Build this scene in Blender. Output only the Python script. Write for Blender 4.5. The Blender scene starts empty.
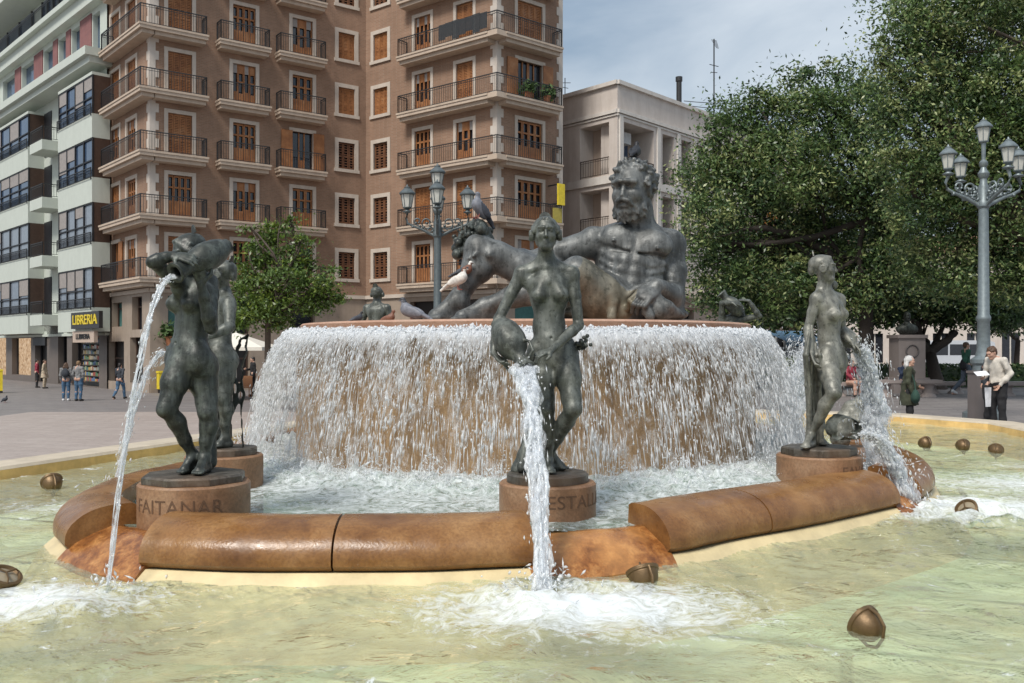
import bpy, math, random, time
import numpy as np
from mathutils import Vector, Matrix, noise as mnoise
T0 = time.time()
random.seed(7); RNG = np.random.default_rng(7)
SC = bpy.context.scene
CZ = 2.3            # eye height above the left plaza
FPX = 920.0         # focal length in pixels
HOR = 347.0
PS = 1.0
def P(x, y, d):     # picture point at a given real distance in front of the lens
    d = d * PS
    return np.array([(x - 512) / FPX * d, d, CZ + (HOR - y) / FPX * d])
def R(a): return math.radians(a)
# ---------------------------------------------------------------- materials
MATS = {}
class NT:
    def __init__(s, name):
        m = bpy.data.materials.new(name); m.use_nodes = True
        s.m = m; s.t = m.node_tree; s.t.nodes.clear()
        s.out = s.t.nodes.new('ShaderNodeOutputMaterial'); MATS[name] = m
    def n(s, typ, **kw):
        nd = s.t.nodes.new(typ)
        for k, v in kw.items():
            if k.startswith('i_'):
                key = k[2:]
                nd.inputs[int(key) if key.isdigit() else key.replace('_', ' ')].default_value = v
            else: setattr(nd, k, v)
        return nd
    def l(s, a, b): s.t.links.new(a, b)
    def coord(s, scale=(1, 1, 1), rot=(0, 0, 0), kind='Object'):
        tc = s.n('ShaderNodeTexCoord'); mp = s.n('ShaderNodeMapping')
        mp.inputs['Scale'].default_value = scale; mp.inputs['Rotation'].default_value = rot
        s.l(tc.outputs[kind], mp.inputs['Vector']); return mp.outputs['Vector']
    def noise(s, vec, scale=5, detail=6, rough=.6, dist=0):
        nd = s.n('ShaderNodeTexNoise'); nd.inputs['Scale'].default_value = scale
        nd.inputs['Detail'].default_value = detail; nd.inputs['Roughness'].default_value = rough
        nd.inputs['Distortion'].default_value = dist
        s.l(vec, nd.inputs['Vector']); return nd.outputs['Fac']
    def ramp(s, fac, stops, interp='LINEAR'):
        nd = s.n('ShaderNodeValToRGB'); cr = nd.color_ramp; cr.interpolation = interp
        while len(cr.elements) < len(stops): cr.elements.new(.5)
        for e, (p, c) in zip(cr.elements, stops):
            e.position = p; e.color = (c, c, c, 1) if isinstance(c, (int, float)) else (*c, 1)
        s.l(fac, nd.inputs['Fac']); return nd.outputs['Color']
    def mix(s, fac, a, b, mode='MIX'):
        nd = s.n('ShaderNodeMix', data_type='RGBA', blend_type=mode)
        for sock, v in ((nd.inputs[0], fac), (nd.inputs[6], a), (nd.inputs[7], b)):
            if isinstance(v, (int, float)): sock.default_value = v if sock is nd.inputs[0] else (v, v, v, 1)
            elif isinstance(v, tuple): sock.default_value = (*v, 1)
            else: s.l(v, sock)
        return nd.outputs[2]
    def math(s, op, a, b=0.0, clamp=False):
        nd = s.n('ShaderNodeMath', operation=op, use_clamp=clamp)
        for sock, v in ((nd.inputs[0], a), (nd.inputs[1], b)):
            if isinstance(v, (int, float)): sock.default_value = v
            else: s.l(v, sock)
        return nd.outputs[0]
    def bump(s, h, strength=.3, dist=.02):
        nd = s.n('ShaderNodeBump'); nd.inputs['Strength'].default_value = strength
        nd.inputs['Distance'].default_value = dist; s.l(h, nd.inputs['Height']); return nd.outputs['Normal']
    def bsdf(s, color, rough=.6, metal=0, normal=None, spec=.5, **kw):
        b = s.n('ShaderNodeBsdfPrincipled')
        def setv(k, v):
            if isinstance(v, tuple): b.inputs[k].default_value = (*v, 1)
            elif isinstance(v, (int, float)): b.inputs[k].default_value = v
            else: s.l(v, b.inputs[k])
        setv('Base Color', color); setv('Roughness', rough); setv('Metallic', metal)
        b.inputs['Specular IOR Level'].default_value = spec
        if normal is not None: s.l(normal, b.inputs['Normal'])
        for k, v in kw.items(): setv(k.replace('_', ' '), v)
        s.l(b.outputs[0], s.out.inputs['Surface']); return b
def plain(name, c, rough=.6, metal=0, var=.18, scale=6, bump=.0, spec=.5, **kw):
    t = NT(name); v = t.coord()
    f = t.noise(v, scale, 5, .65)
    lo = tuple(x * (1 - var) for x in c); hi = tuple(min(1, x * (1 + var)) for x in c)
    col = t.ramp(f, [(.3, lo), (.7, hi)])
    nb = t.bump(t.noise(v, scale * 6, 4), bump, .01) if bump else None
    t.bsdf(col, rough, metal, nb, spec, **kw); return t.m
# bronze: grey green patina with pale chalky runs and darker pits
def bronze(name, dark, mid, pale, rust=None, sc=1.0):
    t = NT(name); v = t.coord((1, 1, 1)); vs = t.coord((9 * sc, 9 * sc, 1.1 * sc))
    f1 = t.noise(v, 5 * sc, 8, .7, .3); f2 = t.noise(vs, 1.6, 6, .65); f3 = t.noise(v, 38 * sc, 4, .6)
    c = t.ramp(f1, [(.3, dark), (.52, mid), (.75, tuple(x * 1.25 for x in mid))])
    c = t.mix(t.ramp(f2, [(.46, 0.0), (.66, .65)]), c, pale)
    c = t.mix(t.ramp(f3, [(.62, 0.0), (.72, .45)]), c, pale)
    c = t.mix(t.ramp(f3, [(.34, .65), (.44, 0.0)]), c, dark)
    f4 = t.noise(t.coord((5 * sc, 5 * sc, .8 * sc)), 1.9, 7, .7); c = t.mix(t.ramp(f4, [(.50, 0.0), (.66, .75)]), c, dark)
    f5 = t.noise(v, 13 * sc, 6, .75); c = t.mix(t.ramp(f5, [(.55, 0.0), (.68, .5)]), c, tuple(x * 1.15 for x in pale))
    if rust: c = t.mix(t.ramp(t.noise(v, 1.1, 5, .6), [(.52, 0.0), (.66, .6)]), c, rust)
    h = t.math('ADD', t.math('MULTIPLY', f3, .5), f1)
    t.bsdf(c, t.ramp(f1, [(.3, .33), (.7, .62)]), .25, t.bump(h, .5, .008 / sc), .5); return t.m
bronze('bronze', (.024, .027, .023), (.088, .096, .083), (.20, .215, .195), None, 1.0)
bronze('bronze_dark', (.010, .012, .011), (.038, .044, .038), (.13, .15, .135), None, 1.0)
bronze('bronze_pale', (.065, .068, .058), (.18, .18, .155), (.30, .30, .26), None, 1.0)
bronze('bronze_god', (.024, .026, .025), (.098, .104, .102), (.24, .25, .245), None, .45)
bronze('bronze_god_stain', (.045, .045, .030), (.13, .125, .10), (.28, .26, .20), (.16, .135, .085), .45)
bronze('plinth_bronze', (.030, .026, .02), (.085, .075, .06), (.17, .155, .13), (.14, .08, .045), .8)
# red brown fountain stone, wet
def wetstone(name, a, b, c3, rough=.28, sc=1.0, vert=False):
    t = NT(name); v = t.coord(); vs = t.coord((7, 7, .9)) if vert else t.coord((1, 1, 1))
    f1 = t.noise(vs, 3 * sc, 7, .65, .4); f2 = t.noise(v, 60, 3, .6)
    c = t.ramp(f1, [(.28, a), (.5, b), (.74, c3)])
    c = t.mix(t.ramp(f2, [(.35, .35), (.6, 0.0)]), c, tuple(x * .6 for x in a))
    c = t.mix(t.ramp(t.noise(v, 1.3, 4), [(.55, 0.0), (.7, .5)]), c, (.36, .30, .22) if name in ('drum_stone', 'pedestal_stone', 'rim_slab_stone') else tuple(x * 1.15 for x in c3))
    t.bsdf(c, t.ramp(t.noise(v, 5, 4), [(.35, rough), (.7, rough + .28)]), 0, t.bump(t.math('ADD', f2, f1), .25, .006), .5)
    return t.m
wetstone('ring_stone', (.115, .045, .013), (.235, .108, .032), (.36, .195, .075), .2)
wetstone('weir_stone', (.10, .032, .010), (.30, .115, .030), (.55, .27, .09), .15, 3.6)
wetstone('drum_stone', (.20, .12, .06), (.36, .23, .12), (.46, .31, .17), .35, 1, True)
wetstone('pedestal_stone', (.13, .068, .034), (.27, .145, .075), (.38, .24, .145), .4, 1.2)
wetstone('rim_slab_stone', (.36, .20, .13), (.48, .29, .20), (.52, .36, .27), .45)
plain('base_course', (.66, .54, .31), .45, var=.18, scale=4, bump=.2)
plain('rim_stone', (.50, .43, .33), .7, var=.16, scale=3, bump=.25)
plain('rim_yellow', (.68, .45, .18), .5, var=.28, scale=3, bump=.2)
plain('letter_cut', (.12, .065, .035), .7)
plain('iron', (.035, .037, .040), .55, .3)
plain('iron_brown', (.06, .045, .036), .55, .2)
plain('lamp_metal', (.20, .235, .245), .45, .5, scale=12, bump=.1)
plain('lamp_glass', (.60, .60, .55), .25, var=.1, Alpha=.92)
plain('dark_glass', (.018, .020, .026), .08, spec=.8)
plain('blue_glass', (.05, .085, .15), .05, spec=1.0)
plain('pale_glass', (.20, .23, .27), .1, spec=.8)
plain('white_frame', (.55, .52, .47), .6, var=.1)
plain('brown_frame', (.07, .04, .028), .5)
plain('trunk', (.085, .065, .05), .85, scale=14, bump=.6)
plain('trunk_dark', (.045, .036, .03), .85, scale=14, bump=.6)
# ---------------------------------------------------------------- scene graph helpers
WL = {}
def root(name, loc, label, cat, group=None, kind=None):
    o = bpy.data.objects.new(name, None); SC.collection.objects.link(o)
    o.location = [float(v) for v in loc]; WL[o] = np.array([float(v) for v in loc])
    o.empty_display_size = .2
    tag(o, label, cat, group, kind); return o
def tag(o, label=None, cat=None, group=None, kind=None):
    if label: o['label'] = label
    if cat: o['category'] = cat
    if group: o['group'] = group
    if kind: o['kind'] = kind
    return o
def mesh_obj(name, V, F, mats, parent=None, origin=None, mi=None, smooth=False):
    """one mesh object; V in world coordinates"""
    V = np.asarray(V, dtype=np.float64)
    if parent is not None: wl = WL[parent]; loc = np.zeros(3)
    else:
        wl = np.asarray(origin if origin is not None else [V[:, 0].mean(), V[:, 1].mean(), V[:, 2].min()], float); loc = wl
    V = V - wl
    me = bpy.data.meshes.new(name)
    if isinstance(F, np.ndarray):
        nf, k = F.shape
        me.vertices.add(len(V)); me.vertices.foreach_set('co', V.astype(np.float32).ravel())
        me.loops.add(nf * k); me.loops.foreach_set('vertex_index', F.astype(np.int32).ravel())
        me.polygons.add(nf); me.polygons.foreach_set('loop_start', np.arange(0, nf * k, k, dtype=np.int32))
        me.update(calc_edges=True)
    else:
        me.from_pydata([tuple(v) for v in V], [], F); me.update()
    if isinstance(mats, str): mats = [mats]
    for m in mats: me.materials.append(MATS[m])
    if mi is not None: me.polygons.foreach_set('material_index', np.asarray(mi, dtype=np.int32))
    if smooth is True: me.polygons.foreach_set('use_smooth', np.ones(len(me.polygons), dtype=bool))
    o = bpy.data.objects.new(name, me); SC.collection.objects.link(o)
    o.location = [float(v) for v in loc]; WL[o] = wl
    if parent is not None: o.parent = parent
    if smooth == 'auto':
        me.polygons.foreach_set('use_smooth', np.ones(len(me.polygons), dtype=bool))
        md = o.modifiers.new('b', 'EDGE_SPLIT'); md.split_angle = R(38)
    return o
class MB:
    def __init__(s): s.V = []; s.F = []; s.M = []; s.mats = []
    def m(s, mat):
        if mat not in s.mats: s.mats.append(mat)
        return s.mats.index(mat)
    def add(s, V, F, mat):
        b = len(s.V); s.V += [tuple(map(float, v)) for v in V]; k = s.m(mat)
        for f in F: s.F.append(tuple(b + i for i in f)); s.M.append(k)
    def hexa(s, c, mat):   # 8 corners: bottom 4 ccw, top 4 ccw
        s.add(c, [(3, 2, 1, 0), (4, 5, 6, 7), (0, 1, 5, 4), (1, 2, 6, 5), (2, 3, 7, 6), (3, 0, 4, 7)], mat)
    def box(s, c, d, mat, rz=0):
        cx, cy, cz = c; dx, dy, dz = d[0] / 2, d[1] / 2, d[2] / 2; ca, sa = math.cos(rz), math.sin(rz)
        pts = [(cx + x * ca - y * sa, cy + x * sa + y * ca, cz + z) for z in (-dz, dz) for x, y in ((-dx, -dy), (dx, -dy), (dx, dy), (-dx, dy))]
        s.hexa(pts, mat)
    def tube(s, pts, rad, mat, seg=8, cap=True):
        pts = [np.asarray(p, float) for p in pts]; n = len(pts)
        if not hasattr(rad, '__len__'): rad = [rad] * n
        b = len(s.V); k = s.m(mat); ref = None
        for i in range(n):
            t = pts[min(i + 1, n - 1)] - pts[max(i - 1, 0)]; t = t / (np.linalg.norm(t) + 1e-9)
            if ref is None: ref = np.array([0, 0, 1.]) if abs(t[2]) < .9 else np.array([1., 0, 0])
            u = np.cross(t, ref); u /= np.linalg.norm(u) + 1e-9; w = np.cross(t, u); ref = -w if False else ref
            for j in range(seg):
                a = 2 * math.pi * j / seg
                s.V.append(tuple(pts[i] + rad[i] * (math.cos(a) * u + math.sin(a) * w)))
        for i in range(n - 1):
            for j in range(seg):
                s.F.append((b + i * seg + j, b + i * seg + (j + 1) % seg, b + (i + 1) * seg + (j + 1) % seg, b + (i + 1) * seg + j)); s.M.append(k)
        if cap:
            s.F.append(tuple(b + j for j in range(seg))); s.M.append(k)
            s.F.append(tuple(b + (n - 1) * seg + j for j in reversed(range(seg)))); s.M.append(k)
    def lathe(s, prof, c, mat, seg=32, sx=1, sy=1, a0=0, rot=0):
        b = len(s.V); k = s.m(mat); cx, cy, cz = c
        for r, z in prof:
            for j in range(seg):
                a = a0 + 2 * math.pi * j / seg; x, y = r * sx * math.cos(a), r * sy * math.sin(a)
                s.V.append((cx + x * math.cos(rot) - y * math.sin(rot), cy + x * math.sin(rot) + y * math.cos(rot), cz + z))
        for i in range(len(prof) - 1):
            for j in range(seg):
                s.F.append((b + i * seg + j, b + i * seg + (j + 1) % seg, b + (i + 1) * seg + (j + 1) % seg, b + (i + 1) * seg + j)); s.M.append(k)
        if prof[0][0] > 1e-4: s.F.append(tuple(b + j for j in reversed(range(seg)))); s.M.append(k)
        if prof[-1][0] > 1e-4: s.F.append(tuple(b + (len(prof) - 1) * seg + j for j in range(seg))); s.M.append(k)
    def obj(s, name, parent=None, origin=None, smooth=False):
        return mesh_obj(name, s.V, s.F, s.mats, parent, origin, s.M, smooth)
# ---------------------------------------------------------------- implicit sculpting
def unit(v): v = np.asarray(v, float); return v / (np.linalg.norm(v) + 1e-12)
class SDF:
    def __init__(s, lo, hi, h):
        s.h = h; s.lo = np.asarray(lo, float) - 2 * h
        s.n = np.ceil((np.asarray(hi, float) + 2 * h - s.lo) / h).astype(int) + 1
        s.D = np.full(s.n, 9.0, np.float32)
        s.ax = [s.lo[i] + h * np.arange(s.n[i]) for i in range(3)]
    def _win(s, lo, hi):
        i0 = np.maximum(np.floor((lo - s.lo) / s.h).astype(int), 0); i1 = np.minimum(np.ceil((hi - s.lo) / s.h).astype(int) + 1, s.n)
        if np.any(i1 <= i0): return None
        sl = tuple(slice(a, b) for a, b in zip(i0, i1))
        X, Y, Z = np.meshgrid(s.ax[0][sl[0]], s.ax[1][sl[1]], s.ax[2][sl[2]], indexing='ij', sparse=True)
        return sl, X, Y, Z
    def _mix(s, sl, d, k, op):
        a = s.D[sl]
        if op == 'sub': d = -d; h = np.clip(.5 - .5 * (d - a) / k, 0, 1) if False else np.clip(k - np.abs(a - d), 0, None) / k; s.D[sl] = np.maximum(a, d) + h * h * k * .25
        else: h = np.clip(k - np.abs(a - d), 0, None) / k; s.D[sl] = np.minimum(a, d) - h * h * k * .25
    def cap(s, a, b, ra, rb=None, k=.03, op='add'):
        a = np.asarray(a, float); b = np.asarray(b, float); rb = ra if rb is None else rb
        m = max(ra, rb) + k + 3 * s.h; w = s._win(np.minimum(a, b) - m, np.maximum(a, b) + m)
        if w is None: return s
        sl, X, Y, Z = w; ab = b - a; L = max(ab @ ab, 1e-12)
        t = np.clip(((X - a[0]) * ab[0] + (Y - a[1]) * ab[1] + (Z - a[2]) * ab[2]) / L, 0, 1)
        d = np.sqrt((X - a[0] - t * ab[0]) ** 2 + (Y - a[1] - t * ab[1]) ** 2 + (Z - a[2] - t * ab[2]) ** 2) - (ra + t * (rb - ra))
        s._mix(sl, d.astype(np.float32), k, op); return s
    def chain(s, pts, rad, k=.03, op='add'):
        for i in range(len(pts) - 1): s.cap(pts[i], pts[i + 1], rad[i], rad[i + 1], k, op)
        return s
    def ell(s, c, r, fr=None, k=.03, op='add'):
        c = np.asarray(c, float); r = np.asarray(r, float); m = r.max() + k + 3 * s.h
        w = s._win(c - m, c + m)
        if w is None: return s
        sl, X, Y, Z = w; X = X - c[0]; Y = Y - c[1]; Z = Z - c[2]
        if fr is None: u, v, q = X, Y, Z
        else: u, v, q = [X * f[0] + Y * f[1] + Z * f[2] for f in fr]
        k0 = np.sqrt((u / r[0]) ** 2 + (v / r[1]) ** 2 + (q / r[2]) ** 2)
        k1 = np.sqrt((u / r[0] ** 2) ** 2 + (v / r[1] ** 2) ** 2 + (q / r[2] ** 2) ** 2) + 1e-9
        s._mix(sl, (k0 * (k0 - 1) / k1).astype(np.float32), k, op); return s
    def cone(s, a, b, ra, rb, k=.01, op='add'):   # flat ended frustum
        a = np.asarray(a, float); b = np.asarray(b, float); m = max(ra, rb) + k + 3 * s.h
        w = s._win(np.minimum(a, b) - m, np.maximum(a, b) + m)
        if w is None: return s
        sl, X, Y, Z = w; ab = b - a; L = np.linalg.norm(ab); u = ab / L
        t = (X - a[0]) * u[0] + (Y - a[1]) * u[1] + (Z - a[2]) * u[2]
        q = np.sqrt(np.maximum((X - a[0]) ** 2 + (Y - a[1]) ** 2 + (Z - a[2]) ** 2 - t * t, 0))
        d = np.maximum(q - (ra + np.clip(t / L, 0, 1) * (rb - ra)), np.maximum(-t, t - L))
        s._mix(sl, d.astype(np.float32), k, op); return s
    def cut_below(s, z):
        Z = s.ax[2][None, None, :]; s.D = np.maximum(s.D, (z - Z).astype(np.float32)); return s
    def noise(s, amp, scale, seed=0):
        # cheap smooth value noise: low-res random lattice, trilinear upsample
        rg = np.random.default_rng(seed); dims = [max(2, int((s.n[i] * s.h) / scale) + 2) for i in range(3)]
        L = rg.standard_normal(dims).astype(np.float32); out = L
        for ax in range(3):
            x = np.arange(s.n[ax]) * s.h / scale; i = np.minimum(x.astype(int), dims[ax] - 2); f = x - i; f = f * f * (3 - 2 * f)
            sh = [1, 1, 1]; sh[ax] = -1; f = f.reshape(sh).astype(np.float32)
            out = np.take(out, i, ax) * (1 - f) + np.take(out, i + 1, ax) * f
        s.D = s.D + amp * out; return s
    def mesh(s):
        D = s.D; ins = D < 0; nx, ny, nz = D.shape
        cnt = np.zeros((nx - 1, ny - 1, nz - 1), np.int8)
        for a in (0, 1):
            for b in (0, 1):
                for c in (0, 1): cnt += ins[a:nx - 1 + a, b:ny - 1 + b, c:nz - 1 + c]
        I = np.argwhere((cnt > 0) & (cnt < 8)); idx = -np.ones(cnt.shape, np.int64); idx[I[:, 0], I[:, 1], I[:, 2]] = np.arange(len(I))
        acc = np.zeros((len(I), 3)); w = np.zeros(len(I))
        cor = [(a, b, c) for a in (0, 1) for b in (0, 1) for c in (0, 1)]
        vals = {c: D[I[:, 0] + c[0], I[:, 1] + c[1], I[:, 2] + c[2]] for c in cor}
        for c in cor:
            for ax in range(3):
                if c[ax] == 0:
                    e = list(c); e[ax] = 1; e = tuple(e); va, vb = vals[c], vals[e]; m = (va < 0) != (vb < 0)
                    t = np.where(m, va / np.where(np.abs(va - vb) < 1e-9, 1, va - vb), 0)
                    p = np.tile(np.array(c, float), (len(I), 1)); p[:, ax] += t; acc[m] += p[m]; w += m
        V = (I + acc / w[:, None]) * s.h + s.lo; F = []
        for ax in range(3):
            o1, o2 = [(1, 2), (2, 0), (0, 1)][ax]
            a = [slice(None)] * 3; b = [slice(None)] * 3; a[ax] = slice(0, -1); b[ax] = slice(1, None)
            A = ins[tuple(a)]; B = ins[tuple(b)]
            E = np.argwhere(A != B); E = E[(E[:, o1] > 0) & (E[:, o2] > 0) & (E[:, o1] < cnt.shape[o1]) & (E[:, o2] < cnt.shape[o2])]
            fl = A[E[:, 0], E[:, 1], E[:, 2]]
            def g(d1, d2):
                q = E.copy(); q[:, o1] -= d1; q[:, o2] -= d2; return idx[q[:, 0], q[:, 1], q[:, 2]]
            q = np.stack([g(1, 1), g(0, 1), g(0, 0), g(1, 0)], 1); q[~fl] = q[~fl][:, ::-1]; F.append(q)
        F = np.concatenate(F); F = F[(F >= 0).all(1)]
        return V, F
    def obj(s, name, mat, parent=None, origin=None):
        V, F = s.mesh(); return mesh_obj(name, V, F, mat, parent, origin, None, True)
# ---------------------------------------------------------------- camera, light, sky
cam = bpy.data.cameras.new('camera'); co = bpy.data.objects.new('camera', cam); SC.collection.objects.link(co)
co.location = (0, 0, CZ); co.rotation_euler = (R(90), 0, 0)
cam.sensor_width = 36; cam.lens = FPX / 1024 * 36; cam.shift_y = (HOR - 341.5) / 1024; cam.clip_end = 2000; cam.clip_start = .05
SC.camera = co
SUN_EL, SUN_AZ = 52, -150       # azimuth measured clockwise from +Y: behind and left of the lens
sl = bpy.data.lights.new('sun', 'SUN'); sl.energy = 2.3; sl.angle = R(16); sl.color = (1, .95, .88)
so = bpy.data.objects.new('sun', sl); SC.collection.objects.link(so)
dv = Vector((math.sin(R(SUN_AZ)) * math.cos(R(SUN_EL)), math.cos(R(SUN_AZ)) * math.cos(R(SUN_EL)), math.sin(R(SUN_EL))))
so.rotation_euler = dv.to_track_quat('Z', 'Y').to_euler(); so.location = dv * 60
W = bpy.data.worlds.new('World'); SC.world = W; W.use_nodes = True; nt = W.node_tree; nt.nodes.clear()
out = nt.nodes.new('ShaderNodeOutputWorld'); sky = nt.nodes.new('ShaderNodeTexSky'); sky.sky_type = 'NISHITA'; sky.sun_disc = False
sky.sun_elevation = R(SUN_EL); sky.sun_rotation = R(SUN_AZ); sky.air_density = 1.6; sky.dust_density = 3
b1 = nt.nodes.new('ShaderNodeBackground'); b1.inputs['Strength'].default_value = .10; nt.links.new(sky.outputs[0], b1.inputs['Color'])
tc = nt.nodes.new('ShaderNodeTexCoord'); mp = nt.nodes.new('ShaderNodeMapping'); mp.inputs['Scale'].default_value = (1.2, 1.2, 4.0)
nz = nt.nodes.new('ShaderNodeTexNoise'); nz.inputs['Scale'].default_value = 2.2; nz.inputs['Detail'].default_value = 7; nz.inputs['Distortion'].default_value = .4
cr = nt.nodes.new('ShaderNodeValToRGB'); cr.color_ramp.elements[0].position = .36; cr.color_ramp.elements[0].color = (.215, .28, .365, 1)
cr.color_ramp.elements[1].position = .68; cr.color_ramp.elements[1].color = (.56, .60, .64, 1)
nt.links.new(tc.outputs['Generated'], mp.inputs['Vector']); nt.links.new(mp.outputs[0], nz.inputs['Vector']); nt.links.new(nz.outputs['Fac'], cr.inputs['Fac'])
b2 = nt.nodes.new('ShaderNodeBackground'); b2.inputs['Strength'].default_value = 1.0; nt.links.new(cr.outputs[0], b2.inputs['Color'])
mx = nt.nodes.new('ShaderNodeMixShader'); mx.inputs[0].default_value = .8
nt.links.new(b1.outputs[0], mx.inputs[1]); nt.links.new(b2.outputs[0], mx.inputs[2]); nt.links.new(mx.outputs[0], out.inputs['Surface'])
SC.view_settings.view_transform = 'Standard'; SC.view_settings.look = 'None'; SC.view_settings.gamma = 1; SC.view_settings.exposure = .56
SC.render.engine = 'CYCLES'; SC.cycles.max_bounces = 7; SC.cycles.transparent_max_bounces = 24; SC.cycles.use_denoising = True
SC.cycles.caustics_reflective = False; SC.cycles.caustics_refractive = False; SC.cycles.sample_clamp_indirect = 6
# ================================================================ ground, basin, ring, drum, water
def gz(x, y): t = np.clip((np.asarray(x, float) + 3) / 8, 0, 1); return .65 * t * t * (3 - 2 * t)
def pave(name, a, b, mortar, scale, w=.5, hgt=.25, rot=0.0, rough=.55):
    t = NT(name); v = t.coord((1, 1, 1), (0, 0, rot))
    br = t.n('ShaderNodeTexBrick'); br.inputs['Scale'].default_value = scale; br.inputs['Mortar Size'].default_value = .012
    br.inputs['Color1'].default_value = (*a, 1); br.inputs['Color2'].default_value = (*b, 1); br.inputs['Mortar'].default_value = (*mortar, 1)
    br.inputs['Brick Width'].default_value = w; br.inputs['Row Height'].default_value = hgt; t.l(v, br.inputs['Vector'])
    f = t.noise(t.coord((.35, 1.4, 1)), 1.2, 7, .7); c = t.mix(t.ramp(f, [(.35, 0.0), (.7, .6)]), br.outputs['Color'], tuple(x * .72 for x in a))
    c = t.mix(t.ramp(t.noise(t.coord(), 9, 5, .7), [(.3, .25), (.6, 0.0)]), c, (.07, .06, .06))
    t.bsdf(c, t.ramp(f, [(.3, rough - .18), (.7, rough + .15)]), 0, t.bump(br.outputs['Fac'], .2, .01)); return t.m
pave('plaza_pave', (.215, .195, .19), (.26, .235, .225), (.12, .11, .105), 1.0, .8, .4, .3)
pave('plaza_pink', (.40, .335, .30), (.46, .395, .355), (.26, .21, .19), 1.0, .6, .6, .3)
def sheet(name, xs, ys, mat, dz=0, label=None):
    X, Y = np.meshgrid(xs, ys, indexing='ij'); V = np.stack([X, Y, gz(X, Y) + dz], -1).reshape(-1, 3)
    n, m = len(xs), len(ys); i, j = np.meshgrid(np.arange(n - 1), np.arange(m - 1), indexing='ij'); a = (i * m + j).ravel()
    o = mesh_obj(name, V, np.stack([a, a + m, a + m + 1, a + 1], 1), mat, None, (0, 0, 0), None, True); o['kind'] = 'structure'; return o
sheet('ground', np.concatenate([[-700, -200, -60], np.linspace(-40, 40, 81), [60, 200, 700]]), np.concatenate([[-60, -10], np.linspace(0, 60, 61), [90, 200, 900]]), 'plaza_pave')
sheet('pavement', np.linspace(-17, -1.5, 32), np.linspace(11, 32.5, 30), 'plaza_pink', .006)
# basin outline (inner edge of the rim), counter clockwise from the near left
BAS = [(-5.9, 6.2), (-7.8, 3.8), (-7.4, 1.2), (-2.6, 1.55), (1.75, 2.98), (4.6, 4.1), (8.6, 6.2), (9.9, 9.6), (9.9, 11.3), (8.5, 12.2), (7.25, 13.0), (7.38, 14.3), (6.48, 15.9), (3.2, 17.3), (-.8, 17.2), (-3.0, 14.4), (-3.6, 12.66), (-4.95, 8.9)]
def offset_poly(poly, d):
    n = len(poly); out = []
    ar = sum(poly[i][0] * poly[(i + 1) % n][1] - poly[(i + 1) % n][0] * poly[i][1] for i in range(n)); sg = 1 if ar > 0 else -1
    for i in range(n):
        p0, p1, p2 = [np.array(poly[k % n], float) for k in (i - 1, i, i + 1)]
        a = unit(p1 - p0); b = unit(p2 - p1); na = np.array([a[1], -a[0]]) * sg; nb = np.array([b[1], -b[0]]) * sg
        m = unit(na + nb); out.append(tuple(p1 + m * d / max(.35, m @ na)))
    return out
def band(mb, rings, mat):   # rings: list of (poly, z) with equal counts
    n = len(rings[0][0]); V = [(x, y, z) for poly, z in rings for x, y in poly]
    F = [(i * n + j, i * n + (j + 1) % n, (i + 1) * n + (j + 1) % n, (i + 1) * n + j) for i in range(len(rings) - 1) for j in range(n)]
    mb.add(V, F, mat)
RT = CZ - 1.165
rim = root('basin_wall', (2, 9, 0), 'low pale stone wall with a yellow lining around the whole outer pool', 'basin wall')
mb = MB(); o5, o6, o0 = offset_poly(BAS, .46), offset_poly(BAS, .50), offset_poly(BAS, 0)
band(mb, [(offset_poly(BAS, .015), RT - .03), (offset_poly(BAS, .04), RT), (o5, RT), (o6, RT - .03), (o6, RT - .15), (offset_poly(BAS, .42), RT - .17), (offset_poly(BAS, .42), -.1)], 'rim_stone')
mb.obj('coping', rim)
mb = MB(); band(mb, [(offset_poly(BAS, .015), RT - .031), (offset_poly(BAS, .0), CZ - 1.75)], 'rim_yellow'); mb.obj('lining', rim)
mb = MB(); band(mb, [(offset_poly(BAS, 1.15), -.2), (offset_poly(BAS, 1.05), RT - .40), (offset_poly(BAS, .42), RT - .40)], 'rim_stone'); mb.obj('step', rim)
# basin floor
t = NT('basin_floor'); v = t.coord((1, 1, 1), (0, 0, .35))
br = t.n('ShaderNodeTexBrick'); br.inputs['Scale'].default_value = 1; br.inputs['Brick Width'].default_value = 2.4; br.inputs['Row Height'].default_value = 1.3
br.inputs['Mortar Size'].default_value = .045; br.inputs['Mortar Smooth'].default_value = .6; br.inputs['Color1'].default_value = (.86, .84, .60, 1); br.inputs['Color2'].default_value = (.78, .80, .57, 1); br.inputs['Mortar'].default_value = (.20, .19, .10, 1)
t.l(v, br.inputs['Vector']); c = t.mix(t.ramp(t.noise(t.coord(), .7, 6, .65, .6), [(.46, 0.0), (.62, .7)]), br.outputs['Color'], (.66, .46, .17))
c = t.mix(t.ramp(t.noise(t.coord(), 1.5, 6, .65), [(.50, 0.0), (.62, .7)]), c, (.42, .46, .26)); c = t.mix(t.ramp(t.noise(t.coord(), .28, 4, .6, .4), [(.45, 0.0), (.60, .6)]), c, (.56, .68, .46)); t.bsdf(c, .7)
FL = CZ - 1.62
fl = mesh_obj('basin_floor', [(x, y, FL) for x, y in offset_poly(BAS, .02)], [tuple(range(len(BAS)))], 'basin_floor', None, (2, 9, FL)); fl['kind'] = 'structure'
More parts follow.
